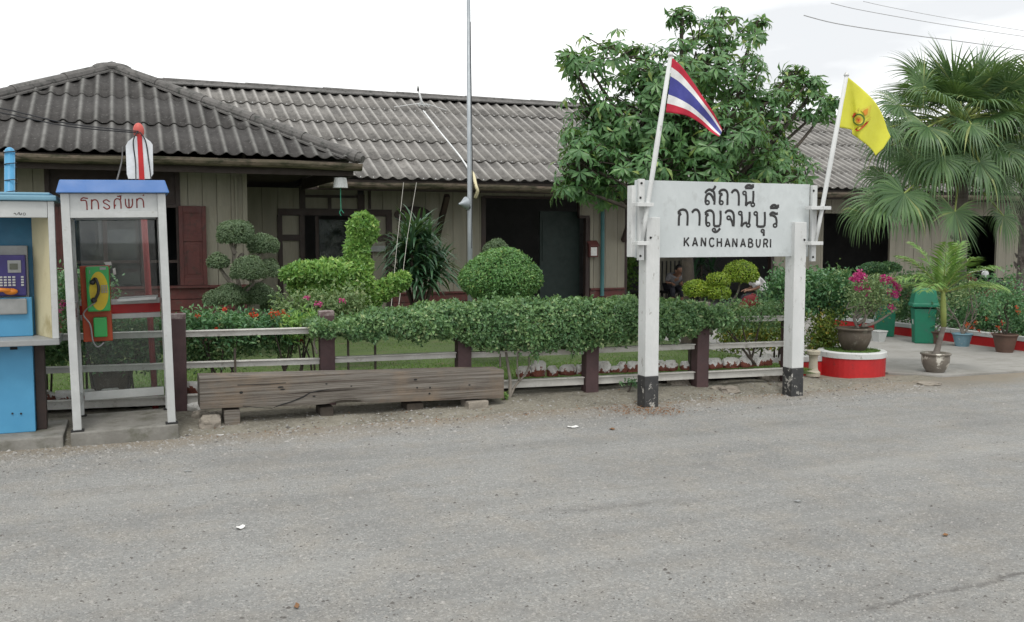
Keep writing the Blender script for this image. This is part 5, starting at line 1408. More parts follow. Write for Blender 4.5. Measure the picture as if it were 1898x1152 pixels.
# bins
def bin_(label, c):
    c = Vector(c); t = thing('litter_bin', c, label, 'bin', 'green litter bins')
    Rz = Matrix.Rotation(R(-35), 4, 'Z'); T = Matrix.Translation(c) @ Rz
    def ring4(w, z, d=None): d = d or w; return [T @ Vector((x*w/2, y*d/2, z)) for x, y in ((-1, -1), (1, -1), (1, 1), (-1, 1))]
    def loft(rs):
        g = MB(); V = [p for r in rs for p in r]; n = len(rs); F = [(3, 2, 1, 0), tuple(4*(n-1)+k for k in range(4))]
        for i in range(n-1):
            for k in range(4): F.append((4*i+k, 4*i+(k+1) % 4, 4*i+4+(k+1) % 4, 4*i+4+k))
        g.add(V, F); return g
    loft([ring4(.28, .0), ring4(.31, .35), ring4(.34, .56)]).build('body', M['bin'], t, bevel=0.018)
    lid = loft([ring4(.40, .585), ring4(.40, .635), ring4(.375, .65), ring4(.30, .86), ring4(.25, .885)]).build('lid', M['bin'], t, bevel=0.015)
    g = MB(); g.add([T @ Vector(p) for p in ((-.183, -.10, .68), (-.183, .10, .68), (-.155, .10, .83), (-.155, -.10, .83), (-.12, -.10, .68), (-.12, .10, .68), (-.12, .10, .83), (-.12, -.10, .83))], [(0, 1, 2, 3), (7, 6, 5, 4), (0, 4, 5, 1), (3, 2, 6, 7), (0, 3, 7, 4), (1, 5, 6, 2)]); g.build('flap', M['rubber'], lid)
    for s_ in (-1, 1):
        g = MB(); g.add([T @ Vector(p) for p in ((s_*.10-.06, -.173, .70), (s_*.1+.06, -.173, .70), (s_*.1+.05, -.166, .72), (s_*.1-.05, -.166, .72))], [(0, 1, 2, 3)])
    g = MB(); g.add([T @ Vector(p) for p in ((-.153, -.05, .30), (-.153, .03, .30), (-.16, .03, .38), (-.16, -.05, .38))], [(3, 2, 1, 0)]); g.build('sticker', M['paper'], t)
    return t
bin_('green plastic litter bin with a hooded lid, in full view left of the young palm', (11.80, 11.55, 0.03))
bin_('green plastic litter bin half hidden behind the potted bougainvillea', (12.0, 12.6, 0.03))
# pots along the kerb
def pot_px(label, px, yb, w, h, mat, sq=False, hgt=None):
    q = gnd(px, yb, 0.03); s = pxm(px, yb, q.y); return q, pot('plant_pot', label, q, h*s, w*s/2*(1.2 if sq else 1), w*s/2*0.68*(1.2 if sq else 1), mat, 0.01, sq)
q1, _ = pot_px('brown trough pot beside the green bin', 1733, 636, 26, 23, 'potred', False)
q2, _ = pot_px('pale blue tapered pot along the red kerb', 1783, 641, 34, 24, 'potblue')
q3, _ = pot_px('large red brown pot at the right edge along the kerb', 1862, 652, 42, 34, 'potred')
q4, _ = pot_px('small square white pot behind the planter ring', 1629, 632, 24, 20, 'white', True)
def potted(label, q, h, cs, matleaf, n_each, L, W, rad, stem='bark', seed=1, nl=3):
    t = thing('potted_plant', q, label, 'plant'); g = MB(); twig_tree(g, q, h, 0.45, nl, 0.018, seed=seed, levels=1); g.build('stem', M[stem], t, smooth=True)
    leaf_obj('foliage', leaf_cloud(cs, n_each, L, W, rad), M[matleaf], t); return t
potted('leafy shrub on pale thin stems in the brown trough pot', q1+Vector((0, 0, .18)), .5, [at(random.gauss(1744, 8), random.gauss(572, 14), q1.y+random.uniform(-.12, .12)) for k in range(12)], 'lf_shrub', 30, .05, .028, .07, seed=3)
potted('sparse plant with white twisted stems in the pale blue pot', q2+Vector((0, 0, .18)), .75, [at(random.gauss(1785, 14), random.gauss(550, 12), q2.y+random.uniform(-.15, .15)) for k in range(14)], 'lf_pale', 22, .05, .028, .06, seed=8)
potted('bushy green shrub in the large red brown pot', q3+Vector((0, 0, .25)), .6, [at(random.gauss(1866, 20), random.gauss(565, 22), q3.y+random.uniform(-.25, .25)) for k in range(44)], 'lf_shrub', 40, .055, .03, .08, 'barkdark', seed=12)
# ixora bed behind the kerb
def bush(name, label, cat, cs, rad, n_each, L, W, mat, stem_base=None, flow=None, fmat='fl_red', fn=40, group=None, stems=4):
    c = sum((Vector(x) for x in cs), Vector())/len(cs); zmin = stem_base if stem_base is not None else 0.1
    t = thing(name, (c.x, c.y, zmin), label, cat, group)
    g = MB(); rd_ = random.Random(len(cs)*7+int(abs(c.x)*100))
    for k in range(stems):
        e = Vector(rd_.choice(cs)); b0 = Vector((c.x+rd_.uniform(-.1, .1), c.y+rd_.uniform(-.1, .1), zmin-0.03)); S_ = spline([b0, (b0+e)/2+Vector((rd_.uniform(-.05, .05), 0, .05)), e], 4); g.tube(S_, [0.014*(1-.6*i/(len(S_)-1)) for i in range(len(S_))], 6)
    g.build('stem', M['barkdark'], t, smooth=True)
    leaf_obj('foliage', leaf_cloud(cs, n_each, L, W, rad), M[mat], t)
    for c_ in (flow or []): leaf_obj('flower', flowers([c_], 16, 0.013, 0.02), M[fmat], t)
    return t
def cloud_px(px, py, sx, sy, Y, n, dy=.25): return [at(random.gauss(px, sx*.5), random.gauss(py, sy*.5), Y+random.uniform(-dy, dy)) for k in range(n)]
Yb = 12.0
bush('ixora_shrub', 'ixora shrub with red flowers between the blue pot and the large brown pot', 'shrub', [Vector((13.0+random.uniform(-.3, .3), 10.9+random.uniform(-.6, .6), random.uniform(.3, .72))) for k in range(60)], .10, 50, .06, .03, 'lf_shrub', .05, [at(x, y, 10.6) for x, y in ((1795, 600), (1802, 606), (1790, 603), (1808, 598), (1815, 612), (1830, 590), (1838, 618))])
bush('ixora_shrub', 'ixora shrub with few red flowers at the right edge behind the large brown pot', 'shrub', [Vector((13.2+random.uniform(-.3, .3), 9.9+random.uniform(-.6, .6), random.uniform(.3, .8))) for k in range(60)], .10, 50, .06, .03, 'lf_shrub', .05, [at(x, y, 9.6) for x, y in ((1885, 570), (1888, 578), (1858, 598), (1850, 606))])
bush('garden_shrub', 'dark green shrub behind the litter bins', 'shrub', [Vector((13.0+random.uniform(-.35, .35), 12.9+random.uniform(-1.2, 1.2), random.uniform(.3, 1.0))) for k in range(110)], .11, 50, .06, .03, 'lf_shrub', .05)

for k, (yy, lab) in enumerate(((9.9, 'low leafy shrub in the bed behind the large brown pot'), (11.4, 'low leafy shrub in the bed behind the blue pot'), (13.6, 'low leafy shrub in the bed beyond the half hidden bin'))):
    bush('bed_shrub', lab, 'shrub', [Vector((12.85+random.uniform(-.3, .3), yy+random.uniform(-.8, .8), random.uniform(.22, .6))) for q in range(80)], .09, 46, .06, .03, 'lf_shrub', .03, stems=2)
# ================================================================== STEEL POLE, HORN, ANTENNA, ROPES
sp0 = Vector((xa(871, 12.2), 12.2, 0.1)); spt = at(868, -40, 12.2)
spole = thing('steel_pole', sp0, 'tall grey steel pole rising past the top of the picture behind the round bush', 'pole')
g = MB(); g.tube([sp0, (sp0.x, 12.2, 1.9), spt], [0.036, 0.034, 0.026], 14); g.build('shaft', M['steel'], spole, smooth=True)
g = MB(); g.tube([at(874, 460, 12.17), at(876, 330, 12.165), at(874, 200, 12.17), at(872, 40, 12.175)], 0.006, 5); g.build('halyard', M['wire'], spole)
hc = at(866, 377, 12.14)
hn = thing('horn_speaker', hc, 'grey horn loudspeaker clamped to the steel pole below the eaves', 'loudspeaker')
Mh = Matrix.Rotation(R(-90), 3, 'Y') @ Matrix.Rotation(R(0), 3, 'X')
hx = Matrix.Rotation(R(100), 3, 'Y')
s_ = pxm(866, 377, 12.14)
hdir = Vector((-0.95, -0.3, -0.12)).normalized(); rotm = hdir.to_track_quat('Z', 'Y').to_matrix()
g = MB(); g.lathe([(0.012, 10*s_*1.2), (0.022, 7*s_), (0.05, 1*s_), (0.085, -5*s_), (0.09, -6*s_), (0.075, -4.4*s_), (0.02, 3*s_)], hc+Vector((-.05, 0, 0)), 20, False, Matrix.Rotation(R(0), 3, 'X') @ rotm); g.build('horn', M['steel'], hn, smooth=True)
g = MB(); g.beam(hc+Vector((-.03, 0, -.05)), hc+Vector((0.05, 0.04, -.05)), .03, .03); g.build('clamp', M['rubber'], hn)
# antenna with its cable pipe on the main roof
def on_roof(px, py, off=0.09):
    d = ray(px, py); nrm = Vector((0, -smn, cm)); t = (Vector((0, YE, HM))-CAMP).dot(nrm)/d.dot(nrm); return CAMP+d*t+nrm*off
ab = on_roof(783, 203); an = thing('roof_antenna', ab, 'white rod antenna with thin side arms and its bracket on the grey roof', 'antenna')
atp = Vector((at(775, 165, ab.y).x, ab.y, at(775, 165, ab.y).z))
g = MB(); g.tube([ab, (ab+atp)/2, atp], [0.032, 0.026, 0.02], 8); g.ellipsoid(atp+Vector((0, 0, .06)), (0.035, .035, .045)); g.build('mast', M['whitepvc'], an, smooth=True)
g = MB(); g.tube([atp+Vector((0, 0, -.05)), atp+Vector((0, 0, .02))], 0.026, 8); g.build('collar', M['rubber'], an)
g = MB(); g.tube([at(731, 198, ab.y-.02), ab+Vector((-.05, -.02, .07))], 0.007, 5); g.tube([ab+Vector((.05, -.02, .07)), at(831, 205, ab.y-.02)], 0.007, 5); g.build('arm', M['whitepvc'], an)
g = MB()
for dx in (-.12, 0, .12): g.beam(ab+Vector((dx, -.12, -.02)), ab+Vector((dx*.6, .1, .06)), .035, .02)
g.beam(ab+Vector((-.16, -.08, .03)), ab+Vector((.16, -.08, .03)), .03, .025); g.build('bracket', M['alu'], an)
P = [on_roof(x, y, .07) for x, y in ((784, 210), (798, 228), (820, 256), (850, 293), (868, 320))]
g = MB(); g.tube(spline(P, 5), 0.018, 8); o = g.build('conduit_pipe', M['whitepvc'], smooth=True); tag(o, 'white conduit pipe running down the grey corrugated roof from the antenna', 'pipe')
P = [on_roof(868, 320, .075), on_roof(876, 330, .08), at(882, 343, 17.7), at(885, 354, 17.66), at(881, 366, 17.75)]
g = MB(); g.tube(spline(P, 5), 0.034, 8); o = g.build('flexible_hose', M['creampanel'], smooth=True); tag(o, 'curved cream hose bending over the gutter beside the steel pole', 'hose')
for lab, P in (('left of two pale ropes slanting down beside the strap leaved plant', [(748, 338), (737, 440), (723, 590)]), ('right of two pale ropes slanting down beside the strap leaved plant', [(772, 338), (755, 440), (736, 590)])):
    g = MB(); g.tube([at(P[0][0], P[0][1], 17.6), at(P[1][0], P[1][1], 14.5), at(P[2][0], P[2][1], 11.6)], 0.0045, 5); tag(g.build('rope', M['rope']), lab, 'rope', 'pale ropes')
# ================================================================== CLIPPED GARDEN PLANTS
M['innergreen'] = pm('dark light-blocking core', (0.035, 0.055, 0.022), None, 14, 0.95)
def merge(parts):
    off = 0; F = []
    for v, f in parts: F.append(f+off); off += len(v)
    return [(np.concatenate([p[0] for p in parts]), np.concatenate(F))]
def core(g, c, r, flat=None):
    g.ellipsoid(c, r, 14, 9, 0.05)
def pads(name, label, cat, Y, P, n, L, W, mat, trunks, tr, base, flat=-0.35, depth=0.9, barkm='bark', outw=.3, hi=1.07):
    """P: (px,py,rx,ry[,dy]) clipped pads measured on the photo; trunks: list of px paths"""
    t = thing(name, base, label, cat)
    parts = []; cm_ = MB()
    for q in P:
        dy = q[4] if len(q) > 4 else 0.0
        c = at(q[0], q[1]+q[3]*0.25, Y+dy); s = pxm(q[0], q[1], Y+dy)
        r = (q[2]*s, q[2]*s*depth, q[3]*s*1.15)
        k = max(400, int(n*q[2]*q[3]/600*1.7))
        parts.append(ell_leaves(c, r, k, L, W, flat=flat, outw=outw, hi=hi))
        cm_.mark(); cm_.ellipsoid(c+Vector((0, 0, r[2]*0.15)), (r[0]*.72, r[1]*.72, r[2]*.58 if flat is None or flat > -.9 else r[2]*.8), 14, 9, .03)  # solid dark ellipsoid added in each pad to stop light passing through
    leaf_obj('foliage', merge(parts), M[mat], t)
    cm_.build_parts('dark_core', M['innergreen'], t, smooth=True)
    g = MB()
    for T in trunks:
        pts = [at(x, y, Y+(T[1] if isinstance(T, tuple) else 0)) for x, y in (T[0] if isinstance(T, tuple) else T)]
        S_ = spline(pts, 5); g.tube(S_, [tr*(1-0.55*i/(len(S_)-1)) for i in range(len(S_))], 9)
    if trunks: g.build('trunk', M[barkm], t, smooth=True)
    return t
Yc_ = 12.6
pads('cloud_pruned_tree', 'cloud pruned tree of grey green domed pads on twisting pale trunks', 'topiary', Yc_,
     [(437, 430, 31, 23), (487, 451, 27, 20, .25), (404, 483, 18, 15), (462, 497, 30, 22, -.2), (499, 497, 18, 18, .2), (426, 546, 30, 19, -.05), (398, 552, 20, 15), (478, 544, 28, 21, .1), (507, 560, 22, 20, .2)],
     3400, .026, .015, 'lf_cloud',
     [[(455, 600), (440, 570), (452, 545), (470, 525), (462, 505)], ([(450, 600), (446, 540), (434, 490), (438, 440)], .1), ([(458, 600), (463, 560), (468, 560)], 0.05), ([(437, 530), (425, 520), (410, 500), (405, 488)], .05), ([(434, 500), (445, 475), (452, 470)], .1), ([(470, 525), (490, 515), (497, 505)], .1), ([(460, 520), (482, 470), (486, 460)], .2), ([(440, 565), (430, 555)], 0), ([(436, 470), (428, 450), (430, 440)], .05)],
     .034, (xa(455, Yc_), Yc_, 0.13))
Ys = 11.0
sw = pads('swan_topiary', 'bright green topiary clipped as a swan with a tall neck', 'topiary', Ys,
     [(622, 500, 50, 17), (568, 502, 36, 14, -.1), (546, 506, 20, 12, -.1), (640, 516, 44, 26), (590, 518, 40, 18, .05), (665, 438, 15, 28), (672, 416, 22, 20), (680, 428, 16, 14), (662, 462, 17, 28), (665, 490, 20, 22), (684, 548, 20, 15, -.05), (702, 540, 18, 13, -.1), (718, 530, 17, 12, -.1), (735, 521, 17, 11, -.1), (748, 515, 9, 8, -.1), (655, 545, 34, 22), (600, 542, 36, 14), (575, 532, 34, 12)],
     900, .062, .034, 'lf_bright', [[(628, 620), (630, 570), (640, 540)], [(650, 620), (652, 570), (668, 500)], [(605, 620), (600, 570), (595, 530)]], .03, (xa(630, Ys), Ys, .13), flat=-1.2, depth=.75, barkm='barkdark', outw=.4, hi=1.16)
Yd = 10.7
pads('dome_bush', 'large round clipped dome bush with fine yellow green leaves in front of the steel pole', 'topiary', Yd,
     [(930, 504, 70, 44)], 11000/6.7, .038, .021, 'lf_dome', [[(930, 640), (930, 560)]], .04, (xa(930, Yd), Yd, .13), flat=-.92, outw=.35)
pads('dome_bush', 'small dome topiary showing just above the large round bush', 'topiary', 12.9,
     [(921, 460, 22, 17)], 4200, .03, .017, 'lf_cloud', [[(921, 600), (921, 470)]], .03, (xa(921, 12.9), 12.9, .13), flat=-.6)
pads('tiered_topiary', 'small tiered topiary of yellow green pads between the sign posts', 'topiary', 11.0,
     [(1373, 503, 33, 19), (1332, 517, 21, 12, -.1), (1291, 533, 22, 16), (1332, 540, 21, 13, -.15)], 1700, .034, .02, 'lf_yellow',
     [[(1345, 620), (1352, 570), (1368, 540), (1372, 510)], [(1314, 620), (1314, 560), (1315, 530), (1330, 522)], [(1320, 620), (1300, 560), (1292, 540)], [(1340, 590), (1334, 550)]], .022, (xa(1335, 11), 11, .13), flat=-.45)
pads('flat_topiary', 'flat topped green topiary before the dark doorway behind the bougainvillea', 'topiary', 14.2,
     [(1622, 496, 26, 9), (1648, 494, 20, 8)], 3600, .05, .028, 'lf_shrub', [[(1640, 590), (1636, 530), (1632, 500)]], .03, (xa(1636, 14.2), 14.2, .03), flat=-.5)

# hedge trained along the fence
hedge = thing('hedge', (4.0, FY(4.0), 0.05), 'dense leafy hedge grown through the fence with pale bare stems', 'hedge')
hx_ = [1.62, 1.85, 2.1, 2.5, 2.9, 3.2, 4.2, 5.0, 5.6, 6.05]
def interp(x, X, Yv): return np.interp(x, X, Yv)
top_z = lambda X: interp(X, [1.6, 1.85, 2.3, 2.8, 3.4, 4.2, 5.0, 5.6, 6.1], [.88, .90, .97, 1.02, 1.05, 1.05, 1.04, 1.01, .92])+0.015*np.sin(X*9)+0.015*np.sin(X*23)
bot_z = lambda X: interp(X, [1.6, 1.9, 2.5, 3.0, 3.3, 3.6, 4.2, 4.6, 5.0, 5.5, 6.1], [.74, .70, .66, .64, .56, .48, .47, .50, .58, .56, .70])+0.05+0.03*np.sin(X*11)+0.03*np.sin(X*27+1)
n = 56000
X = RNG.uniform(1.6, 6.1, n); s = RNG.uniform(0, 1, n)
shell = RNG.uniform(0, 1, n)
ang = RNG.uniform(-0.35*math.pi, 1.35*math.pi, n)                     # around the section, mostly front and top
thick = 0.30+0.05*np.sin(X*5.3)
zc = (top_z(X)+bot_z(X))/2; hz = (top_z(X)-bot_z(X))/2
rr_ = RNG.uniform(0.55, 1.04, n)**0.7
sq = 1/np.maximum(np.abs(np.cos(ang)), np.abs(np.sin(ang)))**0.55
lump = 1+0.05*np.sin(X*14+ang*3)+0.05*np.sin(X*31+ang*5)
yy = -np.cos(ang-math.pi/2+math.pi/2)*0
cy_ = np.cos(ang+math.pi/2*0); sy_ = np.sin(ang)
Yh = (9.48-0.096*(X-0.38))+0.02 - np.sin(ang+math.pi/2-math.pi/2)*0 + (-(np.cos(ang)))*thick*rr_*sq*lump*np.where(np.cos(ang) > 0, 1.0, .85)
Zh = zc+np.sin(ang)*hz*rr_*sq*lump
nrm = np.stack([np.zeros(n), -np.cos(ang), np.sin(ang)], 1)
dirs = nrm*0.3+unit(n)*0.9+np.array([0, 0, -.1])
ok = (np.sin(X*7+Zh*17)+RNG.uniform(-1.2, 2.4, n)) > -0.7
pos = np.stack([X, Yh, Zh], 1)[ok]
P1 = leaf_arrays(pos, dirs[ok], nrm[ok]+unit(ok.sum())*.6, 0.044*RNG.uniform(.55, 1.4, ok.sum()), .028*RNG.uniform(.8, 1.2, ok.sum()), .12)
# straggling shoots on top and hanging below
sh = []
for k in range(80):
    x = random.uniform(1.55, 6.25); up = random.random() < .55
    z = float(top_z(np.array(x)))-.05 if up else float(bot_z(np.array(x)))+.06
    y = FY(x)+random.uniform(-.28, .25); m_ = 16; L_s = random.uniform(.05, .14)
    d = Vector((random.uniform(-.6, .6), random.uniform(-.5, .3), 1 if up else -1)).normalized()
    p = np.array([[x+d.x*L_s*i/m_, y+d.y*L_s*i/m_, z+d.z*L_s*i/m_] for i in range(m_)])
    sh.append(leaf_arrays(p, unit(m_)+np.array([d.x, d.y, d.z])*.4, unit(m_), .04, .026, .1))
leaf_obj('foliage', merge([P1]+sh), M['lf_hedge'], hedge)
def stem_px(P, r, Y0, Y1):
    g = MB(); pts = [at(x, y, Y0+(Y1-Y0)*i/(len(P)-1)) for i, (x, y) in enumerate(P)]; S_ = spline(pts, 6); g.tube(S_, [r*(1-.5*i/(len(S_)-1)) for i in range(len(S_))], 8); return g.build('stem', M['bark'], hedge, smooth=True)
stem_px([(944, 742), (946, 710), (942, 680), (938, 650), (936, 615)], .022, 9.0, 9.2)
stem_px([(944, 740), (955, 715), (972, 695), (981, 672), (976, 640)], .014, 9.0, 9.15)
stem_px([(962, 705), (959, 680), (960, 660), (966, 640), (972, 615)], .011, 9.05, 9.15)
stem_px([(927, 680), (927, 655), (925, 610)], .013, 9.12, 9.2)
stem_px([(588, 655), (582, 635), (590, 610)], .012, 9.25, 9.35)
stem_px([(1300, 590), (1315, 602), (1318, 612)], .008, 8.8, 8.75)

# looser planting along and behind the fence
def strip_cs(px0, px1, y0, y1, Y, n, dy=.2): return [at(random.uniform(px0, px1), random.uniform(y0, y1), Y+random.uniform(-dy, dy)) for k in range(n)]
bush('ixora_shrub', 'leafy ixora shrub with orange red flowers behind the white rail right of the booth', 'shrub', strip_cs(345, 470, 592, 618, 9.85, 60), .06, 46, .055, .027, 'lf_shrub', .12, [at(x, y, 9.6) for x, y in ((403, 608), (470, 580), (474, 584), (466, 582), (366, 585), (416, 574))], group=None)
bush('ixora_shrub', 'low ixora shrub with scarlet flower heads under the cloud pruned tree', 'shrub', strip_cs(470, 560, 596, 618, 10.0, 46), .055, 46, .055, .027, 'lf_shrub', .12, [at(x, y, 9.8) for x, y in ((503, 579), (511, 580), (518, 581), (524, 579), (530, 584), (507, 585), (554, 628), (558, 630))])
bush('trailing_shrub', 'dark straggling shrub hanging below the upper white rail right of the booth', 'shrub', strip_cs(350, 430, 622, 668, 9.9, 40, .15)+strip_cs(430, 560, 622, 645, 10.1, 40, .15), .06, 40, .05, .027, 'lf_hedge', .12, stems=2)
bush('garden_shrub', 'feathery light green shrub left of the second fence post', 'shrub', strip_cs(535, 592, 590, 618, 9.8, 30, .15), .05, 44, .06, .018, 'lf_bright', .12)
bush('bougainvillea', 'bougainvillea with pink flowers below the swan topiary', 'plant', strip_cs(525, 640, 560, 590, 10.3, 40, .2)+strip_cs(560, 680, 548, 575, 10.4, 30, .2), .07, 44, .045, .027, 'lf_pale', .12, [at(x, y, 10.05) for x, y in ((568, 552), (572, 551), (589, 563), (594, 565), (585, 564), (632, 557), (636, 558))], 'fl_pink')
bush('bougainvillea', 'bougainvillea with pink flowers between the payphone cabinet and the glass booth', 'plant', strip_cs(108, 200, 520, 600, 9.9, 60, .2), .07, 40, .045, .027, 'lf_shrub', .12, [at(x, y, 9.7) for x, y in ((112, 576), (117, 563), (121, 565), (108, 580), (115, 561))], 'fl_pink')
bush('garden_shrub', 'green shrub on thin dark stems seen through the lower glass of the booth', 'shrub', strip_cs(165, 300, 590, 668, 9.95, 90, .2), .07, 42, .055, .03, 'lf_shrub', .12)
bush('garden_shrub', 'low dark green shrub behind the rail left of the glass booth', 'shrub', strip_cs(62, 130, 620, 668, 9.95, 44, .2), .06, 42, .055, .03, 'lf_hedge', .12)
q = Vector((xa(200, 9.98), 9.98, .13)); pot('plant_pot', 'large dark pot seen through the lower glass of the booth', q, .36, .2, .14, 'pot', .015)
bush('trailing_shrub', 'light green climbing shrub along the upper rail near the right sign post', 'shrub', strip_cs(1325, 1462, 568, 600, 8.95, 64, .14), .055, 50, .042, .024, 'lf_hedge', .3)
bush('croton_hedge', 'low croton hedge with yellow orange leaves behind the rail between the sign posts', 'shrub', strip_cs(1335, 1470, 598, 640, 9.9, 80, .2), .06, 50, .05, .024, 'lf_croton', .13, stems=1)
bush('garden_shrub', 'leafy shrub seen just left of the right sign post', 'shrub', cloud_px(1446, 545, 22, 40, 10.4, 40), .07, 44, .06, .034, 'lf_shrub', .13)
bush('round_shrub', 'rounded dark green shrub behind the right sign post', 'shrub', [at(1535+math.cos(a)*r_, 545+math.sin(a)*r_*.62, 10.2+random.uniform(-.4, .4)) for a, r_ in [(random.uniform(0, 6.28), 58*math.sqrt(random.random())) for k in range(130)]], .07, 46, .062, .038, 'lf_shrub', .05, stems=7)
bush('croton_shrub', 'yellow and green croton bush at the foot of the rounded shrub', 'shrub', cloud_px(1528, 622, 34, 34, 9.85, 60, .2), .06, 50, .05, .026, 'lf_croton', .05)
bush('garden_shrub', 'small weed sprouting by the stem foot at the right end of the timber bench', 'weed', [at(936+random.uniform(-5, 5), 735+random.uniform(-6, 8), 8.95) for k in range(4)], .015, 24, .03, .015, 'lf_bright', .02, stems=1)
bush('garden_shrub', 'small weed in the dirt just left of the left sign post', 'weed', [at(1163+random.uniform(-12, 12), 712+random.uniform(-6, 6), 8.85) for k in range(6)], .02, 22, .03, .015, 'lf_shrub', .02, stems=1)
q = at(1507, 692, 9.3); ped = thing('stone_pedestal', (q.x, 9.3, 0), 'small cream cast stone pedestal between the right sign post and the red kerb', 'pedestal')
g = MB(); g.lathe([(.085, 0), (.085, .05), (.062, .07), (.055, .1), (.05, .22), (.055, .25), (.08, .27), (.083, .31), (.065, .32), (.02, .315)], (q.x, 9.3, .02), 20, False); g.build('column', M['stoneped'], ped)

# strap leaved plant in front of the wall
def strap_plant(name, label, base, heads, nl, L, W, mat, trunk_r):
    t = thing(name, base, label, 'plant'); g = MB(); arr = []
    for hpt in heads:
        S_ = spline([base, (Vector(base)+hpt)/2+Vector((random.uniform(-.05, .05), 0, 0)), hpt], 5); g.tube(S_, trunk_r, 7)
        for k in range(nl):
            az = random.uniform(0, 6.28); el = random.uniform(-.2, 1.45); Lk = L*random.uniform(.7, 1.1); d = Vector((math.cos(az)*math.cos(el), math.sin(az)*math.cos(el), math.sin(el)))
            p = hpt+Vector((0, 0, random.uniform(-.15, .12))); prev = p; V = []; 
            sd = d.cross(Vector((0, 0, 1))).normalized(); ns = 6
            for i in range(ns+1):
                q_ = i/ns; w = W*.5*(math.sin(math.pi*min(1, .15+q_*.85))**.8+.04); V += [tuple(p-sd*w), tuple(p+sd*w)]
                d = (d+Vector((0, 0, -.30*q_-.06))).normalized(); p = p+d*Lk/ns
            arr.append((np.array(V), np.array([(2*i, 2*i+1, 2*i+3, 2*i+2) for i in range(ns)])))
    g.build('stem', M['barkdark'], t, smooth=True)
    off = 0; F = []
    for v, f in arr: F.append(f+off); off += len(v)
    leaf_obj('foliage', [(np.concatenate([a[0] for a in arr]), np.concatenate(F))], M[mat], t); return t
strap_plant('dracaena', 'dark strap leaved dracaena clump against the cream wall under the plaque', (xa(775, 16), 16, .12), [at(x, y, 16+dy) for x, y, dy in ((772, 440, 0), (750, 470, .2), (795, 470, -.1), (775, 490, -.2), (812, 500, .1), (742, 500, 0), (785, 455, .3), (760, 455, -.3), (800, 510, -.3), (770, 520, -.2))], 64, .66, .05, 'lf_drac', .03)
strap_plant('dracaena', 'dim strap leaved plant inside the waiting hall behind the small topiary', (xa(1300, 20.2), 20.2, .14), [at(x, y, 20.2) for x, y in ((1300, 490), (1318, 500), (1288, 505))], 24, .6, .05, 'lf_drac', .03)
bush('garden_shrub', 'pale green shrub glimpsed past the wall end left of the sign board', 'shrub', cloud_px(1160, 490, 16, 60, 21.5, 50, .4), .12, 40, .09, .05, 'lf_bright', .14)

# ================================================================== BROAD LEAVED TREE
Yt = 11.3
tb_ = Vector((xa(1275, Yt), Yt, .1))
tree = thing('broadleaf_tree', tb_, 'broad tree with whorls of glossy dark leaves rising behind the station sign', 'tree')
CL = [(1200, 215, 120, 95, 0), (1110, 240, 85, 110, .2), (1075, 300, 55, 70, -.2), (1150, 105, 95, 58, .1), (1085, 115, 50, 45, 0), (1235, 150, 90, 70, -.3), (1290, 95, 62, 75, .2), (1330, 55, 60, 40, 0), (1265, 35, 35, 30, .1),
      (1340, 130, 85, 65, -.2), (1400, 190, 85, 60, 0), (1460, 160, 62, 42, .2), (1500, 185, 40, 38, 0), (1330, 250, 120, 75, -.4), (1430, 270, 75, 55, 0), (1180, 310, 95, 55, -.3), (1110, 345, 60, 30, .1), (1060, 345, 40, 22, -.1),
      (1290, 310, 110, 45, -.2), (1420, 320, 90, 38, -.3), (1490, 310, 38, 42, .1), (1225, 240, 110, 90, .5), (1395, 62, 34, 22, 0), (1405, 38, 26, 8, .1), (1050, 100, 26, 22, 0), (1520, 150, 22, 16, 0), (1530, 205, 18, 14, .1), (1470, 130, 30, 14, .1), (1500, 150, 22, 10, -.1), (1540, 185, 14, 10, .1), (1475, 215, 40, 16, .1), (1262, 25, 26, 18, .2), (1340, 30, 40, 20, .2)]
tipsP = []; g = MB()
fork = at(1270, 420, Yt)
g.tube(spline([tb_, (tb_.x+.05, Yt, .7), fork], 6), [.11-.003*i for i in range(13)], 10)
Wp, Wd, Wn, WL, WW_ = [], [], [], [], []
rd = random.Random(3)
for (px, py, rx, ry, dy) in CL:
    dens = .48 if py < 125 or px > 1440 else .95
    c = at(px, py, Yt+dy); s = pxm(px, py, Yt)
    mid = (fork+c)/2+Vector((rd.uniform(-.2, .2), rd.uniform(-.2, .2), -.05))
    S_ = spline([fork, mid, c], 6); g.tube(S_, [.05*(1-.75*i/(len(S_)-1)) for i in range(len(S_))], 7)
    nw = max(8, int(rx*ry/66*dens))
    for k in range(nw):
        u = Vector((rd.gauss(0, 1), rd.gauss(0, 1), rd.gauss(0, 1))).normalized(); rr0 = rd.uniform(.45, 1.02)
        h = c+Vector((u.x*rx*s, u.y*rx*s*.85, u.z*ry*s))*rr0
        ax = (u+Vector((0, 0, .75))).normalized()
        if k % 3 == 0: S2 = [c+(h-c)*.2, h]; g.tube(S2, [.012, .006], 5)
        g.tube([h-ax*.12, h], [.007, .005], 4)
        wdr = rd.uniform(-.1, .6); wsz = rd.uniform(.75, 1.25); m_ = rd.randint(5, 9); bx = ax.orthogonal().normalized(); by = ax.cross(bx); ph = rd.uniform(0, 6)
        for j in range(m_):
            a = ph+2*math.pi*j/m_; el = rd.uniform(-.15, .55)
            d = (bx*math.cos(a)+by*math.sin(a))*math.cos(el)+ax*math.sin(el)+Vector((0, 0, -.25-wdr))
            Wp.append(tuple(h-ax*rd.uniform(0, .03))); Wd.append(tuple(d)); Wn.append(tuple(ax)); WL.append(wsz*rd.uniform(.13, .20)); WW_.append(rd.uniform(.045, .062))
g.build('trunk', M['barkdark'], tree, smooth=True)
leaf_obj('crown', [leaf_arrays(np.array(Wp), np.array(Wd), np.array(Wn), np.array(WL), np.array(WW_), .20, .10, .62)], M['lf_tree'], tree)

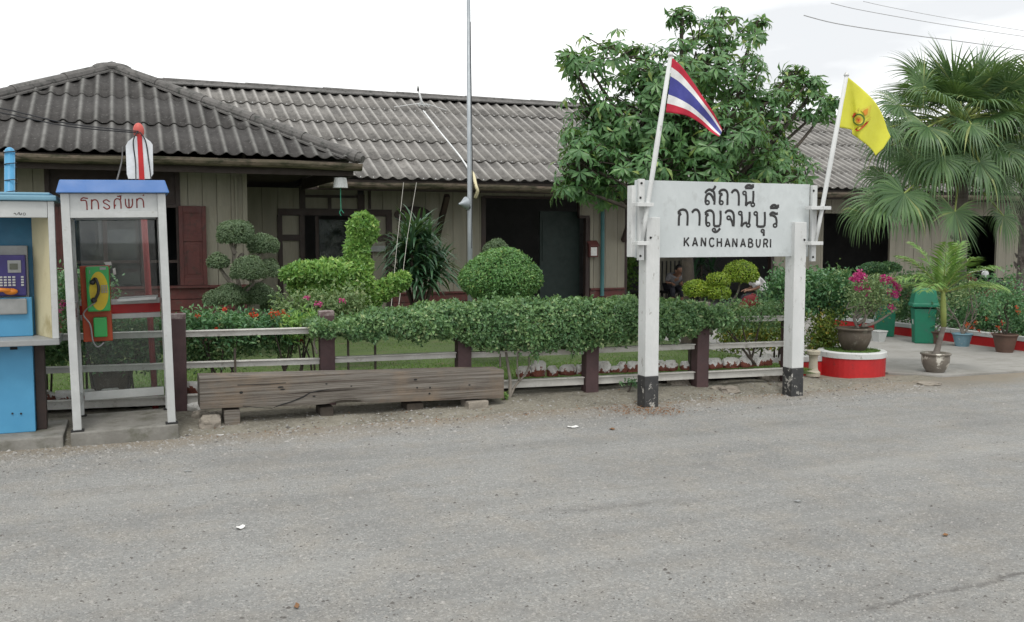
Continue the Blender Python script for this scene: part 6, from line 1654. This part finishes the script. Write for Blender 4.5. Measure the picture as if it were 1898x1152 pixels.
# ================================================================== FAN PALMS
def fan_palm(label, base, top, leaves, scale=1.0, seed=1, trunk_r=.14):
    rd = random.Random(seed); t = thing('fan_palm', base, label, 'palm')
    base = Vector(base); top = Vector(top)
    g = MB(); S_ = spline([base, (base+top)/2+Vector((.05, 0, 0)), top], 6); g.tube(S_, [trunk_r*(1.05-.25*i/(len(S_)-1)) for i in range(len(S_))], 14)
    for k in range(50):                                   # old leaf bases
        q_ = rd.uniform(.3, 1); c = base+(top-base)*q_; a = rd.uniform(0, 6.28); d = Vector((math.cos(a), math.sin(a), 0))
        g.tube([c+d*trunk_r*.8, c+d*trunk_r*1.15+Vector((0, 0, .07))], [.03, .012], 5)
    g.build('trunk', M['palmtrunk'], t)
    gp = MB(); arr = []; dead = []
    def blade(p, d, sd, up, Rr, out, droop=1.0):
        nseg = 40; span = R(rd.uniform(115, 140)); dpf = rd.uniform(.6, 1.5)*droop
        for k in range(nseg):
            a = -span+2*span*(k+rd.uniform(-.22, .22))/(nseg-1); rl = Rr*(0.78+.22*math.cos(a*.55))*rd.uniform(.8, 1.08)
            ds = d*math.cos(a)+sd*math.sin(a)+up*(.10*abs(math.sin(a))); ds.normalize(); wd = ds.cross(up).normalized(); q_ = Vector(p); V = []; ns = 7
            da = 2*span/(nseg-1)
            for i in range(ns+1):
                f = i/ns; r_ = rl*f
                w = r_*math.tan(da/2)*1.04 if f < .45 else rl*.40*math.tan(da/2)*(1-(f-.45)/.55)**1.1+.001
                fold = up*(w*.45)*(1 if k % 2 else -1)
                V += [tuple(q_-wd*w-fold*.3), tuple(q_+fold*.7), tuple(q_+wd*w-fold*.3)]
                ds = (ds+Vector((0, 0, -.03 if f < .40 else -.5*dpf))).normalized(); q_ = q_+ds*rl/ns
            F = []
            for i in range(ns):
                b0 = 3*i; F += [(b0, b0+1, b0+4, b0+3), (b0+1, b0+2, b0+5, b0+4)]
            out.append((np.array(V), np.array(F)))
    for lf in leaves:
        if lf[0] == 'hub':                                # a leaf whose hub is known
            _, hub, d, up, Rr, dp = lf
            d = Vector(d).normalized(); up = Vector(up); up = (up-d*up.dot(d)).normalized(); sd = d.cross(up).normalized()
            c0 = Vector((top.x, top.y, min(top.z, hub.z+.6) if hub.z < top.z else top.z))
            mid = (c0+hub)/2+Vector((0, 0, .12)); gp.tube(spline([c0, mid, hub], 6), .015, 6)
            blade(hub, d, sd, up, Rr, arr, dp); continue
        (az, el, Lp, Rr, dr) = lf
        d = Vector((math.cos(az)*math.cos(el), math.sin(az)*math.cos(el), math.sin(el))); p = top+Vector((0, 0, rd.uniform(-.15, .15))); pts = [p]
        for i in range(8):
            d = (d+Vector((0, 0, -dr/8))).normalized(); p = p+d*Lp/8; pts.append(p)
        if el > -.85: gp.tube(pts, [.022-.0012*i for i in range(9)], 6)
        sd = d.cross(Vector((0, 0, 1)))
        sd = sd.normalized() if sd.length > .05 else Vector((1, 0, 0))
        up = sd.cross(d).normalized(); tw = rd.uniform(-.5, .5); sd, up = sd*math.cos(tw)+up*math.sin(tw), up*math.cos(tw)-sd*math.sin(tw)
        blade(p, d, sd, up, Rr, arr if el > -.85 else dead, .3 if el > .6 else 1.0)
    if dead:
        off = 0; F = []
        for v, f in dead: F.append(f+off); off += len(v)
        leaf_obj('dead_frond', [(np.concatenate([a[0] for a in dead]), np.concatenate(F))], M['lf_dead'], t)
    gp.build('petiole', M['palmgreen'], t, smooth=True)
    off = 0; F = []
    for v, f in arr: F.append(f+off); off += len(v)
    leaf_obj('crown', [(np.concatenate([a[0] for a in arr]), np.concatenate(F))], M['lf_fan'], t); return t
M['lf_dead'] = leafmat('withered palm leaf', (0.075, 0.06, 0.05), (0.15, 0.125, 0.105), None, .8, .1)
rd = random.Random(21); LV = []
YP = 12.3
ptop = at(1783, 235, YP)
for k in range(50):
    az = k*2.39996; q_ = k/49
    LV.append((az, 1.35-1.55*q_+rd.uniform(-.12, .12), rd.uniform(.72, 1.0), rd.uniform(.72, .9), .25+.75*q_))
for k in range(14): LV.append((k*2.4+.4, -1.05, rd.uniform(.35, .6), rd.uniform(.65, .85), .3))
def hub(px, py, dY, dx, dy, dd, R_, up=(0, -.6, .8), dp=.95):
    h = at(px, py, YP+dY); d = RGT*dx-UPV*dy-Vector((FWD.x, FWD.y, 0))*dd
    LV.append(('hub', h, d, up, R_, dp))
hub(1638, 372, -.6, -.9, .35, .35, .80); hub(1676, 358, -.8, -.55, .75, .4, .92); hub(1640, 328, -.2, -.95, .2, .3, .75); hub(1770, 392, -.9, 0.02, 1, .25, .78, (0.1, -1, .1), .3)
hub(1745, 290, -.9, -.6, .7, .5, .85); hub(1700, 300, -.5, -.7, .6, .4, .85); hub(1850, 330, -.6, .5, .85, .3, .85); hub(1815, 300, -1.0, .25, .9, .5, .85); hub(1650, 270, -.1, -.9, .3, .2, .75); hub(1600, 395, -.2, -.6, .8, .3, .6)
hub(1870, 270, -.3, .7, .6, .4, .8); hub(1720, 235, -.9, -.4, .6, .8, .8); hub(1800, 230, -1.0, .2, .7, .8, .8); hub(1860, 400, -.4, .3, .95, .2, .7); hub(1705, 380, -.3, -.3, .95, .2, .6)
hub(1668, 195, -.3, -.9, -.1, .3, .75, (0, -.7, .7), .5); hub(1712, 160, -.4, -.6, -.7, .3, .75, (0, -.9, .4), .35); hub(1845, 165, -.4, .6, -.65, .3, .75, (0, -.9, .4), .35); hub(1868, 210, -.3, .9, -.1, .3, .75, (0, -.7, .7), .5); hub(1745, 190, -.8, -.3, -.3, .9, .75, (0, -.6, .8), .6); hub(1825, 195, -.8, .35, -.2, .9, .75, (0, -.6, .8), .6); hub(1650, 235, -.5, -.9, .15, .3, .75)
base = Vector((13.05, YP, 0.02)); base.x = ptop.x+.03
fan_palm('large fan palm with drooping leaf tips behind the young potted palm', base, ptop, LV, seed=4, trunk_r=.12)
LV2 = []
for k in range(26):
    q_ = k/25; LV2.append((k*2.39996+.6, 1.3-1.7*q_, rd.uniform(.7, 1.0), rd.uniform(.7, .85), .25+.7*q_))
b2 = Vector((15.3, 12.6, .02)); b2t = at(1905, 245, 12.6); b2.x = b2t.x+.05
fan_palm('second fan palm cut off by the right edge', b2, b2t, LV2, seed=9)

# ================================================================== PEOPLE
def skin_mesh(name, V, E, Rd, mat, parent, sub=2):
    me = bpy.data.meshes.new(name); me.from_pydata([tuple(v) for v in V], E, [])
    o = bpy.data.objects.new('tmp', me); COL.objects.link(o)
    o.modifiers.new('s', 'SKIN')
    sk = me.skin_vertices[0].data
    for i, r in enumerate(Rd): sk[i].radius = r if isinstance(r, tuple) else (r, r); sk[i].use_root = (i == 0)
    ss = o.modifiers.new('u', 'SUBSURF'); ss.levels = sub; ss.render_levels = sub
    dg = bpy.context.evaluated_depsgraph_get(); dg.update()
    m2 = bpy.data.meshes.new_from_object(o.evaluated_get(dg)); m2.name = name
    bpy.data.objects.remove(o); bpy.data.meshes.remove(me)
    m2.materials.clear(); m2.polygons.foreach_set('use_smooth', [True]*len(m2.polygons))
    return link_mesh(name, m2, mat, parent)
def seated(label, loc, face, lean, shirt, trousers, seat=.45, headturn=0.0):
    p = thing('person', loc, label, 'person'); BASE[p] = Vector((0, 0, 0))
    ca, sa = math.cos(face), math.sin(face)
    def T(x, y, z): return Vector((x*ca-y*sa, x*sa+y*ca, z))
    s = seat; l1, l2 = math.sin(lean), math.cos(lean)
    def tor(h, fwd=0.0, y=0): return T(h*l1+fwd, y, s+.09+h*l2)
    J = {'pel': T(0, 0, s+.09), 'sp': tor(.18, -.01), 'ch': tor(.36, -.02), 'nk': tor(.50, .0), 'hb': tor(.57, .03), 'hd': tor(.65, .05), 'ht': tor(.76, .045)}
    for sd, n_ in ((1, 'l'), (-1, 'r')):
        J['sh'+n_] = tor(.44, -.01, .17*sd); J['el'+n_] = tor(.20, .10, .22*sd); 
        J['wr'+n_] = T(.34, .12*sd, s+.20); J['pa'+n_] = T(.41, .105*sd, s+.185)
        J['hp'+n_] = T(.02, .09*sd, s+.07); J['kn'+n_] = T(.44, .12*sd, s+.06); J['an'+n_] = T(.42, .12*sd, .08); J['to'+n_] = T(.56, .14*sd, .03)
    names = list(J); ix = {k: i for i, k in enumerate(names)}; V = [J[k] for k in names]
    rad = {'pel': .12, 'sp': .115, 'ch': .13, 'nk': .055, 'hb': .062, 'hd': (.088, .078), 'ht': (.07, .062), 'sh': .055, 'el': .04, 'wr': .026, 'pa': .034, 'hp': .085, 'kn': .06, 'an': .04, 'to': .03}
    E = [('pel', 'sp'), ('sp', 'ch'), ('ch', 'nk'), ('nk', 'hb'), ('hb', 'hd'), ('hd', 'ht')]
    for n_ in 'lr': E += [('ch', 'sh'+n_), ('sh'+n_, 'el'+n_), ('el'+n_, 'wr'+n_), ('wr'+n_, 'pa'+n_), ('pel', 'hp'+n_), ('hp'+n_, 'kn'+n_), ('kn'+n_, 'an'+n_), ('an'+n_, 'to'+n_)]
    Ed = [(ix[a], ix[c]) for a, c in E]; Rd = [rad[k[:2]] if k[:2] in rad and k not in rad else rad[k] for k in names]
    for n_, sd in (('l', 1), ('r', -1)):                   # fingers and thumb rooted in the palm
        for f in range(4):
            a0 = J['pa'+n_]+T(.03, (-.024+.016*f)*sd, .0); i0 = len(V); V += [a0, a0+T(.035-.004*abs(f-1), 0, -.012), a0+T(.055-.006*abs(f-1), 0, -.035)]; Rd += [.009, .0085, .007]
            Ed += [(ix['pa'+n_], i0), (i0, i0+1), (i0+1, i0+2)]
        a0 = J['pa'+n_]+T(-.01, -.034*sd, .0); i0 = len(V); V += [a0, a0+T(.03, -.018*sd, -.01)]; Rd += [.011, .008]; Ed += [(ix['pa'+n_], i0), (i0, i0+1)]
    body = skin_mesh('body', V, Ed, Rd, M['skin'], p)
    hd = J['hd']
    g = MB(); hr = Matrix.Rotation(face, 3, 'Z')
    g.ellipsoid(hd+T(-.022, 0, .045), (.098, .088, .10), 16, 10, .02, hr); g.build('hair', M['hair'], p, smooth=True)
    g = MB()
    for sd in (1, -1): g.ellipsoid(hd+T(.082, .03*sd, .0), (.012, .012, .009)); g.ellipsoid(hd+T(-.01, .086*sd, -.02), (.022, .012, .03))
    g.ellipsoid(hd+T(.098, 0, -.028), (.016, .014, .024)); g.ellipsoid(hd+T(.085, 0, -.068), (.01, .026, .008)); g.build('face', M['skin'], p, smooth=True)
    SV = [J['pel']+Vector((0, 0, -.02)), J['sp'], J['ch'], J['nk']+(J['ch']-J['nk'])*.25]; SE = [(0, 1), (1, 2), (2, 3)]; SR = [.145, .142, .15, .085]
    for n_ in 'lr':
        i0 = len(SV); SV += [J['sh'+n_], J['sh'+n_]+(J['el'+n_]-J['sh'+n_])*.85]; SR += [.078, .062]; SE += [(2, i0), (i0, i0+1)]
    skin_mesh('shirt', SV, SE, SR, M[shirt], p)
    TV = [J['pel']]; TE = []; TR = [.135]
    for n_ in 'lr':
        i0 = len(TV); TV += [J['hp'+n_], J['kn'+n_], J['an'+n_]+Vector((0, 0, .05))]; TR += [.1, .075, .06]; TE += [(0, i0), (i0, i0+1), (i0+1, i0+2)]
    skin_mesh('trousers', TV, TE, TR, M[trousers], p)
    return p
def place_person(px, py, Y, **k):                           # py = seat height line on the photo
    q = at(px, py, Y); return (q.x, Y, q.z-.45)
pl1 = place_person(1421, 552, 15.6)
pl1 = (pl1[0], pl1[1], max(.12, pl1[2]))
seated('person with black hair in a white shirt bending forward on a dark bench', pl1, R(180-20), .7, 'shirtwhite', 'trousers', seat=.36)
g = MB(); bx_, by_, bz_ = pl1
bn = thing('bench', (bx_, by_, bz_), 'dark low bench under the person in the white shirt', 'bench')
g.box(bx_-.25, bx_+.9, by_-.22, by_+.22, bz_+.40, bz_+.45); g.build('seat', M['rubber'], bn, bevel=.005)
for xx in (-.2, .8):
    g = MB(); g.box(bx_+xx, bx_+xx+.06, by_-.2, by_+.2, max(.05, bz_), bz_+.399); g.build('leg', M['rubber'], bn)
q = at(1392, 562, 15.2); g = MB(); g.ellipsoid(q, (.22, .16, .17), 16, 10, .05); g.ellipsoid(q+Vector((-.13, 0, -.1)), (.16, .14, .14), 14, 8, .06); g.ellipsoid(q+Vector((.05, 0, .15)), (.06, .05, .05)); o = g.build('cloth_bag', M['redcloth'], smooth=True); tag(o, 'dark red cloth bag beside the person in the white shirt', 'bag')
g = MB(); g.box(q.x-.4, q.x+.35, 15.0, 15.4, q.z-.30, q.z-.24); tt2 = thing('low_table', (q.x, 15.2, .1), 'low dark table under the red cloth bag', 'table'); g.build('table_top', M['rubber'], tt2)
for xx in (-.35, .27):
    g = MB(); g.box(q.x+xx, q.x+xx+.06, 15.05, 15.35, .11, q.z-.301); g.build('leg', M['rubber'], tt2)
pl2 = place_person(1243, 545, 20.0); pl2 = (pl2[0], 20.0, .14)
seated('person in a dim grey shirt sitting in front of the pale pickets in the hall', pl2, R(-100), .85, 'shirtgrey', 'trousers', seat=.28)
sh_ = .28
g = MB(); st = thing('stool', pl2, 'dark stool under the person in the grey shirt', 'stool'); g.box(pl2[0]-.2, pl2[0]+.2, 19.8, 20.2, .14+sh_-.06, .14+sh_-.0); g.build('seat', M['rubber'], st)
for dx in (-.17, .13):
    for dy in (-.17, .13):
        g = MB(); g.box(pl2[0]+dx, pl2[0]+dx+.04, 20+dy, 20+dy+.04, .142, .14+sh_-.062); g.build('leg', M['rubber'], st)

# ================================================================== PARKED MOTORCYCLE (half hidden at the right)
mc = Vector((xa(1822, 14.4), 14.4, .02))
bike = thing('motorcycle', mc, 'maroon motorcycle with a bright round headlamp parked behind the plants at right', 'motorcycle')
for dx in (-.62, .62):
    g = MB(); prof = [(.225+.045*math.cos(a), .045*math.sin(a)) for a in [2*math.pi*i/10 for i in range(11)]]; g.lathe(prof, mc+Vector((dx, 0, .28)), 26, False, Matrix.Rotation(R(90), 3, 'X')); w = g.build('wheel', M['rubber'], bike, smooth=True)
    g = MB(); g.lathe([(.03, -.03), (.03, .03)], mc+Vector((dx, 0, .28)), 12, True, Matrix.Rotation(R(90), 3, 'X'))
    for k in range(6): 
        a = k*math.pi/3; g.beam(mc+Vector((dx+.03*math.cos(a), 0, .28+.03*math.sin(a))), mc+Vector((dx+.2*math.cos(a), 0, .28+.2*math.sin(a))), .02, .02)
    g.build('rim', M['alu'], w)
g = MB(); S_ = spline([mc+Vector(v) for v in ((.75, 0, .62), (.35, 0, .62), (.05, 0, .45), (-.3, 0, .55), (-.42, 0, .85))], 6); g.tube(S_, [.07+.06*math.sin(math.pi*i/(len(S_)-1)) for i in range(len(S_))], 12); g.tube(spline([mc+Vector(v) for v in ((-.34, -.1, .92), (-.45, -.02, .72), (-.52, 0, .5))], 5), [.10, .12, .12, .11, .11, .1, .1, .1, .09, .08, .06], 12); g.build('body', M['maroonbike'], bike, smooth=True)
g = MB(); g.tube([mc+Vector((.72, 0, .73)), mc+Vector((.35, 0, .75)), mc+Vector((.0, 0, .71))], [.08, .11, .07], 12); g.build('seat', M['rubber'], bike, smooth=True)
g = MB(); g.tube(spline([mc+Vector(v) for v in ((-.28, -.34, 1.05), (-.38, -.2, 1.02), (-.40, 0, .98), (-.38, .2, 1.02), (-.28, .34, 1.05))], 5), .014, 8)
for s_ in (-1, 1): g.tube([mc+Vector((-.4, s_*.06, .9)), mc+Vector((-.62, s_*.06, .28))], .022, 8)
g.build('handlebar', M['chrome'], bike, smooth=True)
hl = at(1828, 508, 14.15); g = MB(); g.lathe([(.001, 0), (.075, .0), (.07, .06), (.03, .09)], hl, 18, False, Matrix.Rotation(R(-90), 3, 'X')); g.build('headlamp', M['whitepvc'], bike, smooth=True)
g = MB(); g.beam(hl+Vector((0, .07, 0)), mc+Vector((-.40, 0, .97)), .03, .03); g.build('bracket', M['rubber'], bike)

# ================================================================== LITTER
def scrap(label, px, py, w, h, mat, cat, name, curl=.3, rz=0):
    q = gnd(px, py); s = pxm(px, py, q.y); W = w*s/2; H = h*s/2*3.0; g = MB(); V = []
    for j in range(4):
        for i in range(5):
            x = (i/4-.5)*2; y = (j/3-.5)*2; V.append((q.x+(x*math.cos(rz)-y*math.sin(rz)*.7)*W*(1-.25*abs(y))*random.uniform(.9, 1.1), q.y+(y*math.cos(rz)*.7+x*math.sin(rz))*H*random.uniform(.85, 1.1), .006+curl*W*(x*x*.6+.3*random.random())))
    g.add(V, [(j*5+i, j*5+i+1, j*5+i+6, j*5+i+5) for j in range(3) for i in range(4)]); o = g.build(name, M[mat]); tag(o, label, cat); m_ = o.modifiers.new('solid', 'SOLIDIFY'); m_.thickness = .0015; return o
scrap('bright white paper scrap on the road in front of the left sign post', 1062, 792, 22, 7, 'paper', 'litter', 'paper_scrap', .15)
scrap('small pale green white paper scrap lying mid road at left', 446, 979, 16, 8, 'paper', 'litter', 'paper_scrap', .4, .3)
scrap('small brown dry leaf on the road below the sign', 1134, 796, 9, 6, 'dryleaf', 'dry leaf', 'dry_leaf', .5)
scrap('tan dry leaf near the bottom edge of the road', 550, 1125, 12, 8, 'dryleaf', 'dry leaf', 'dry_leaf', .4, .8)
scrap('flat white scrap on the dirt near the tan stone', 409, 807, 12, 3, 'paper', 'litter', 'paper_scrap', .1)
scrap('thin pale paper sliver on the road right of the booth', 348, 874, 14, 3, 'grey', 'litter', 'paper_scrap', .2)
scrap('thin dry twig like leaf on the road at right', 1752, 993, 14, 4, 'dryleaf', 'dry leaf', 'dry_leaf', .3, .4)
scrap('pale twisted leaf on the road below the right sign post', 1478, 930, 12, 4, 'grey', 'litter', 'paper_scrap', .3)
# dead leaves at the foot of the left sign post: uncountable
n = 760; P = np.array([tuple(gnd(random.gauss(1195, 40), random.gauss(762, 5))) for k in range(420)]+[(x_, 8.35+random.expovariate(5), 0) for x_ in [random.uniform(.5, 7.6) for k in range(340)]])
for q in P: q[2] = .012 if q[1] < 8.42 else max(0, zd(q[0], q[1], min(1, (q[1]-8.42)/max(.3, FY(q[0])+.28-8.42))))+.008
d_ = unit(n); d_[:, 2] *= .25
tag(leaf_obj('leaf_litter', [leaf_arrays(P, d_, unit(n)+np.array([0, 0, 1.5]), RNG.uniform(.012, .035, n), .012)], M['dryleaf']), kind='stuff')
for o in list(scene.objects):
    if o.type == 'MESH' and o.parent is None and 'label' not in o and 'kind' not in o:
        print('UNTAGGED', o.name)
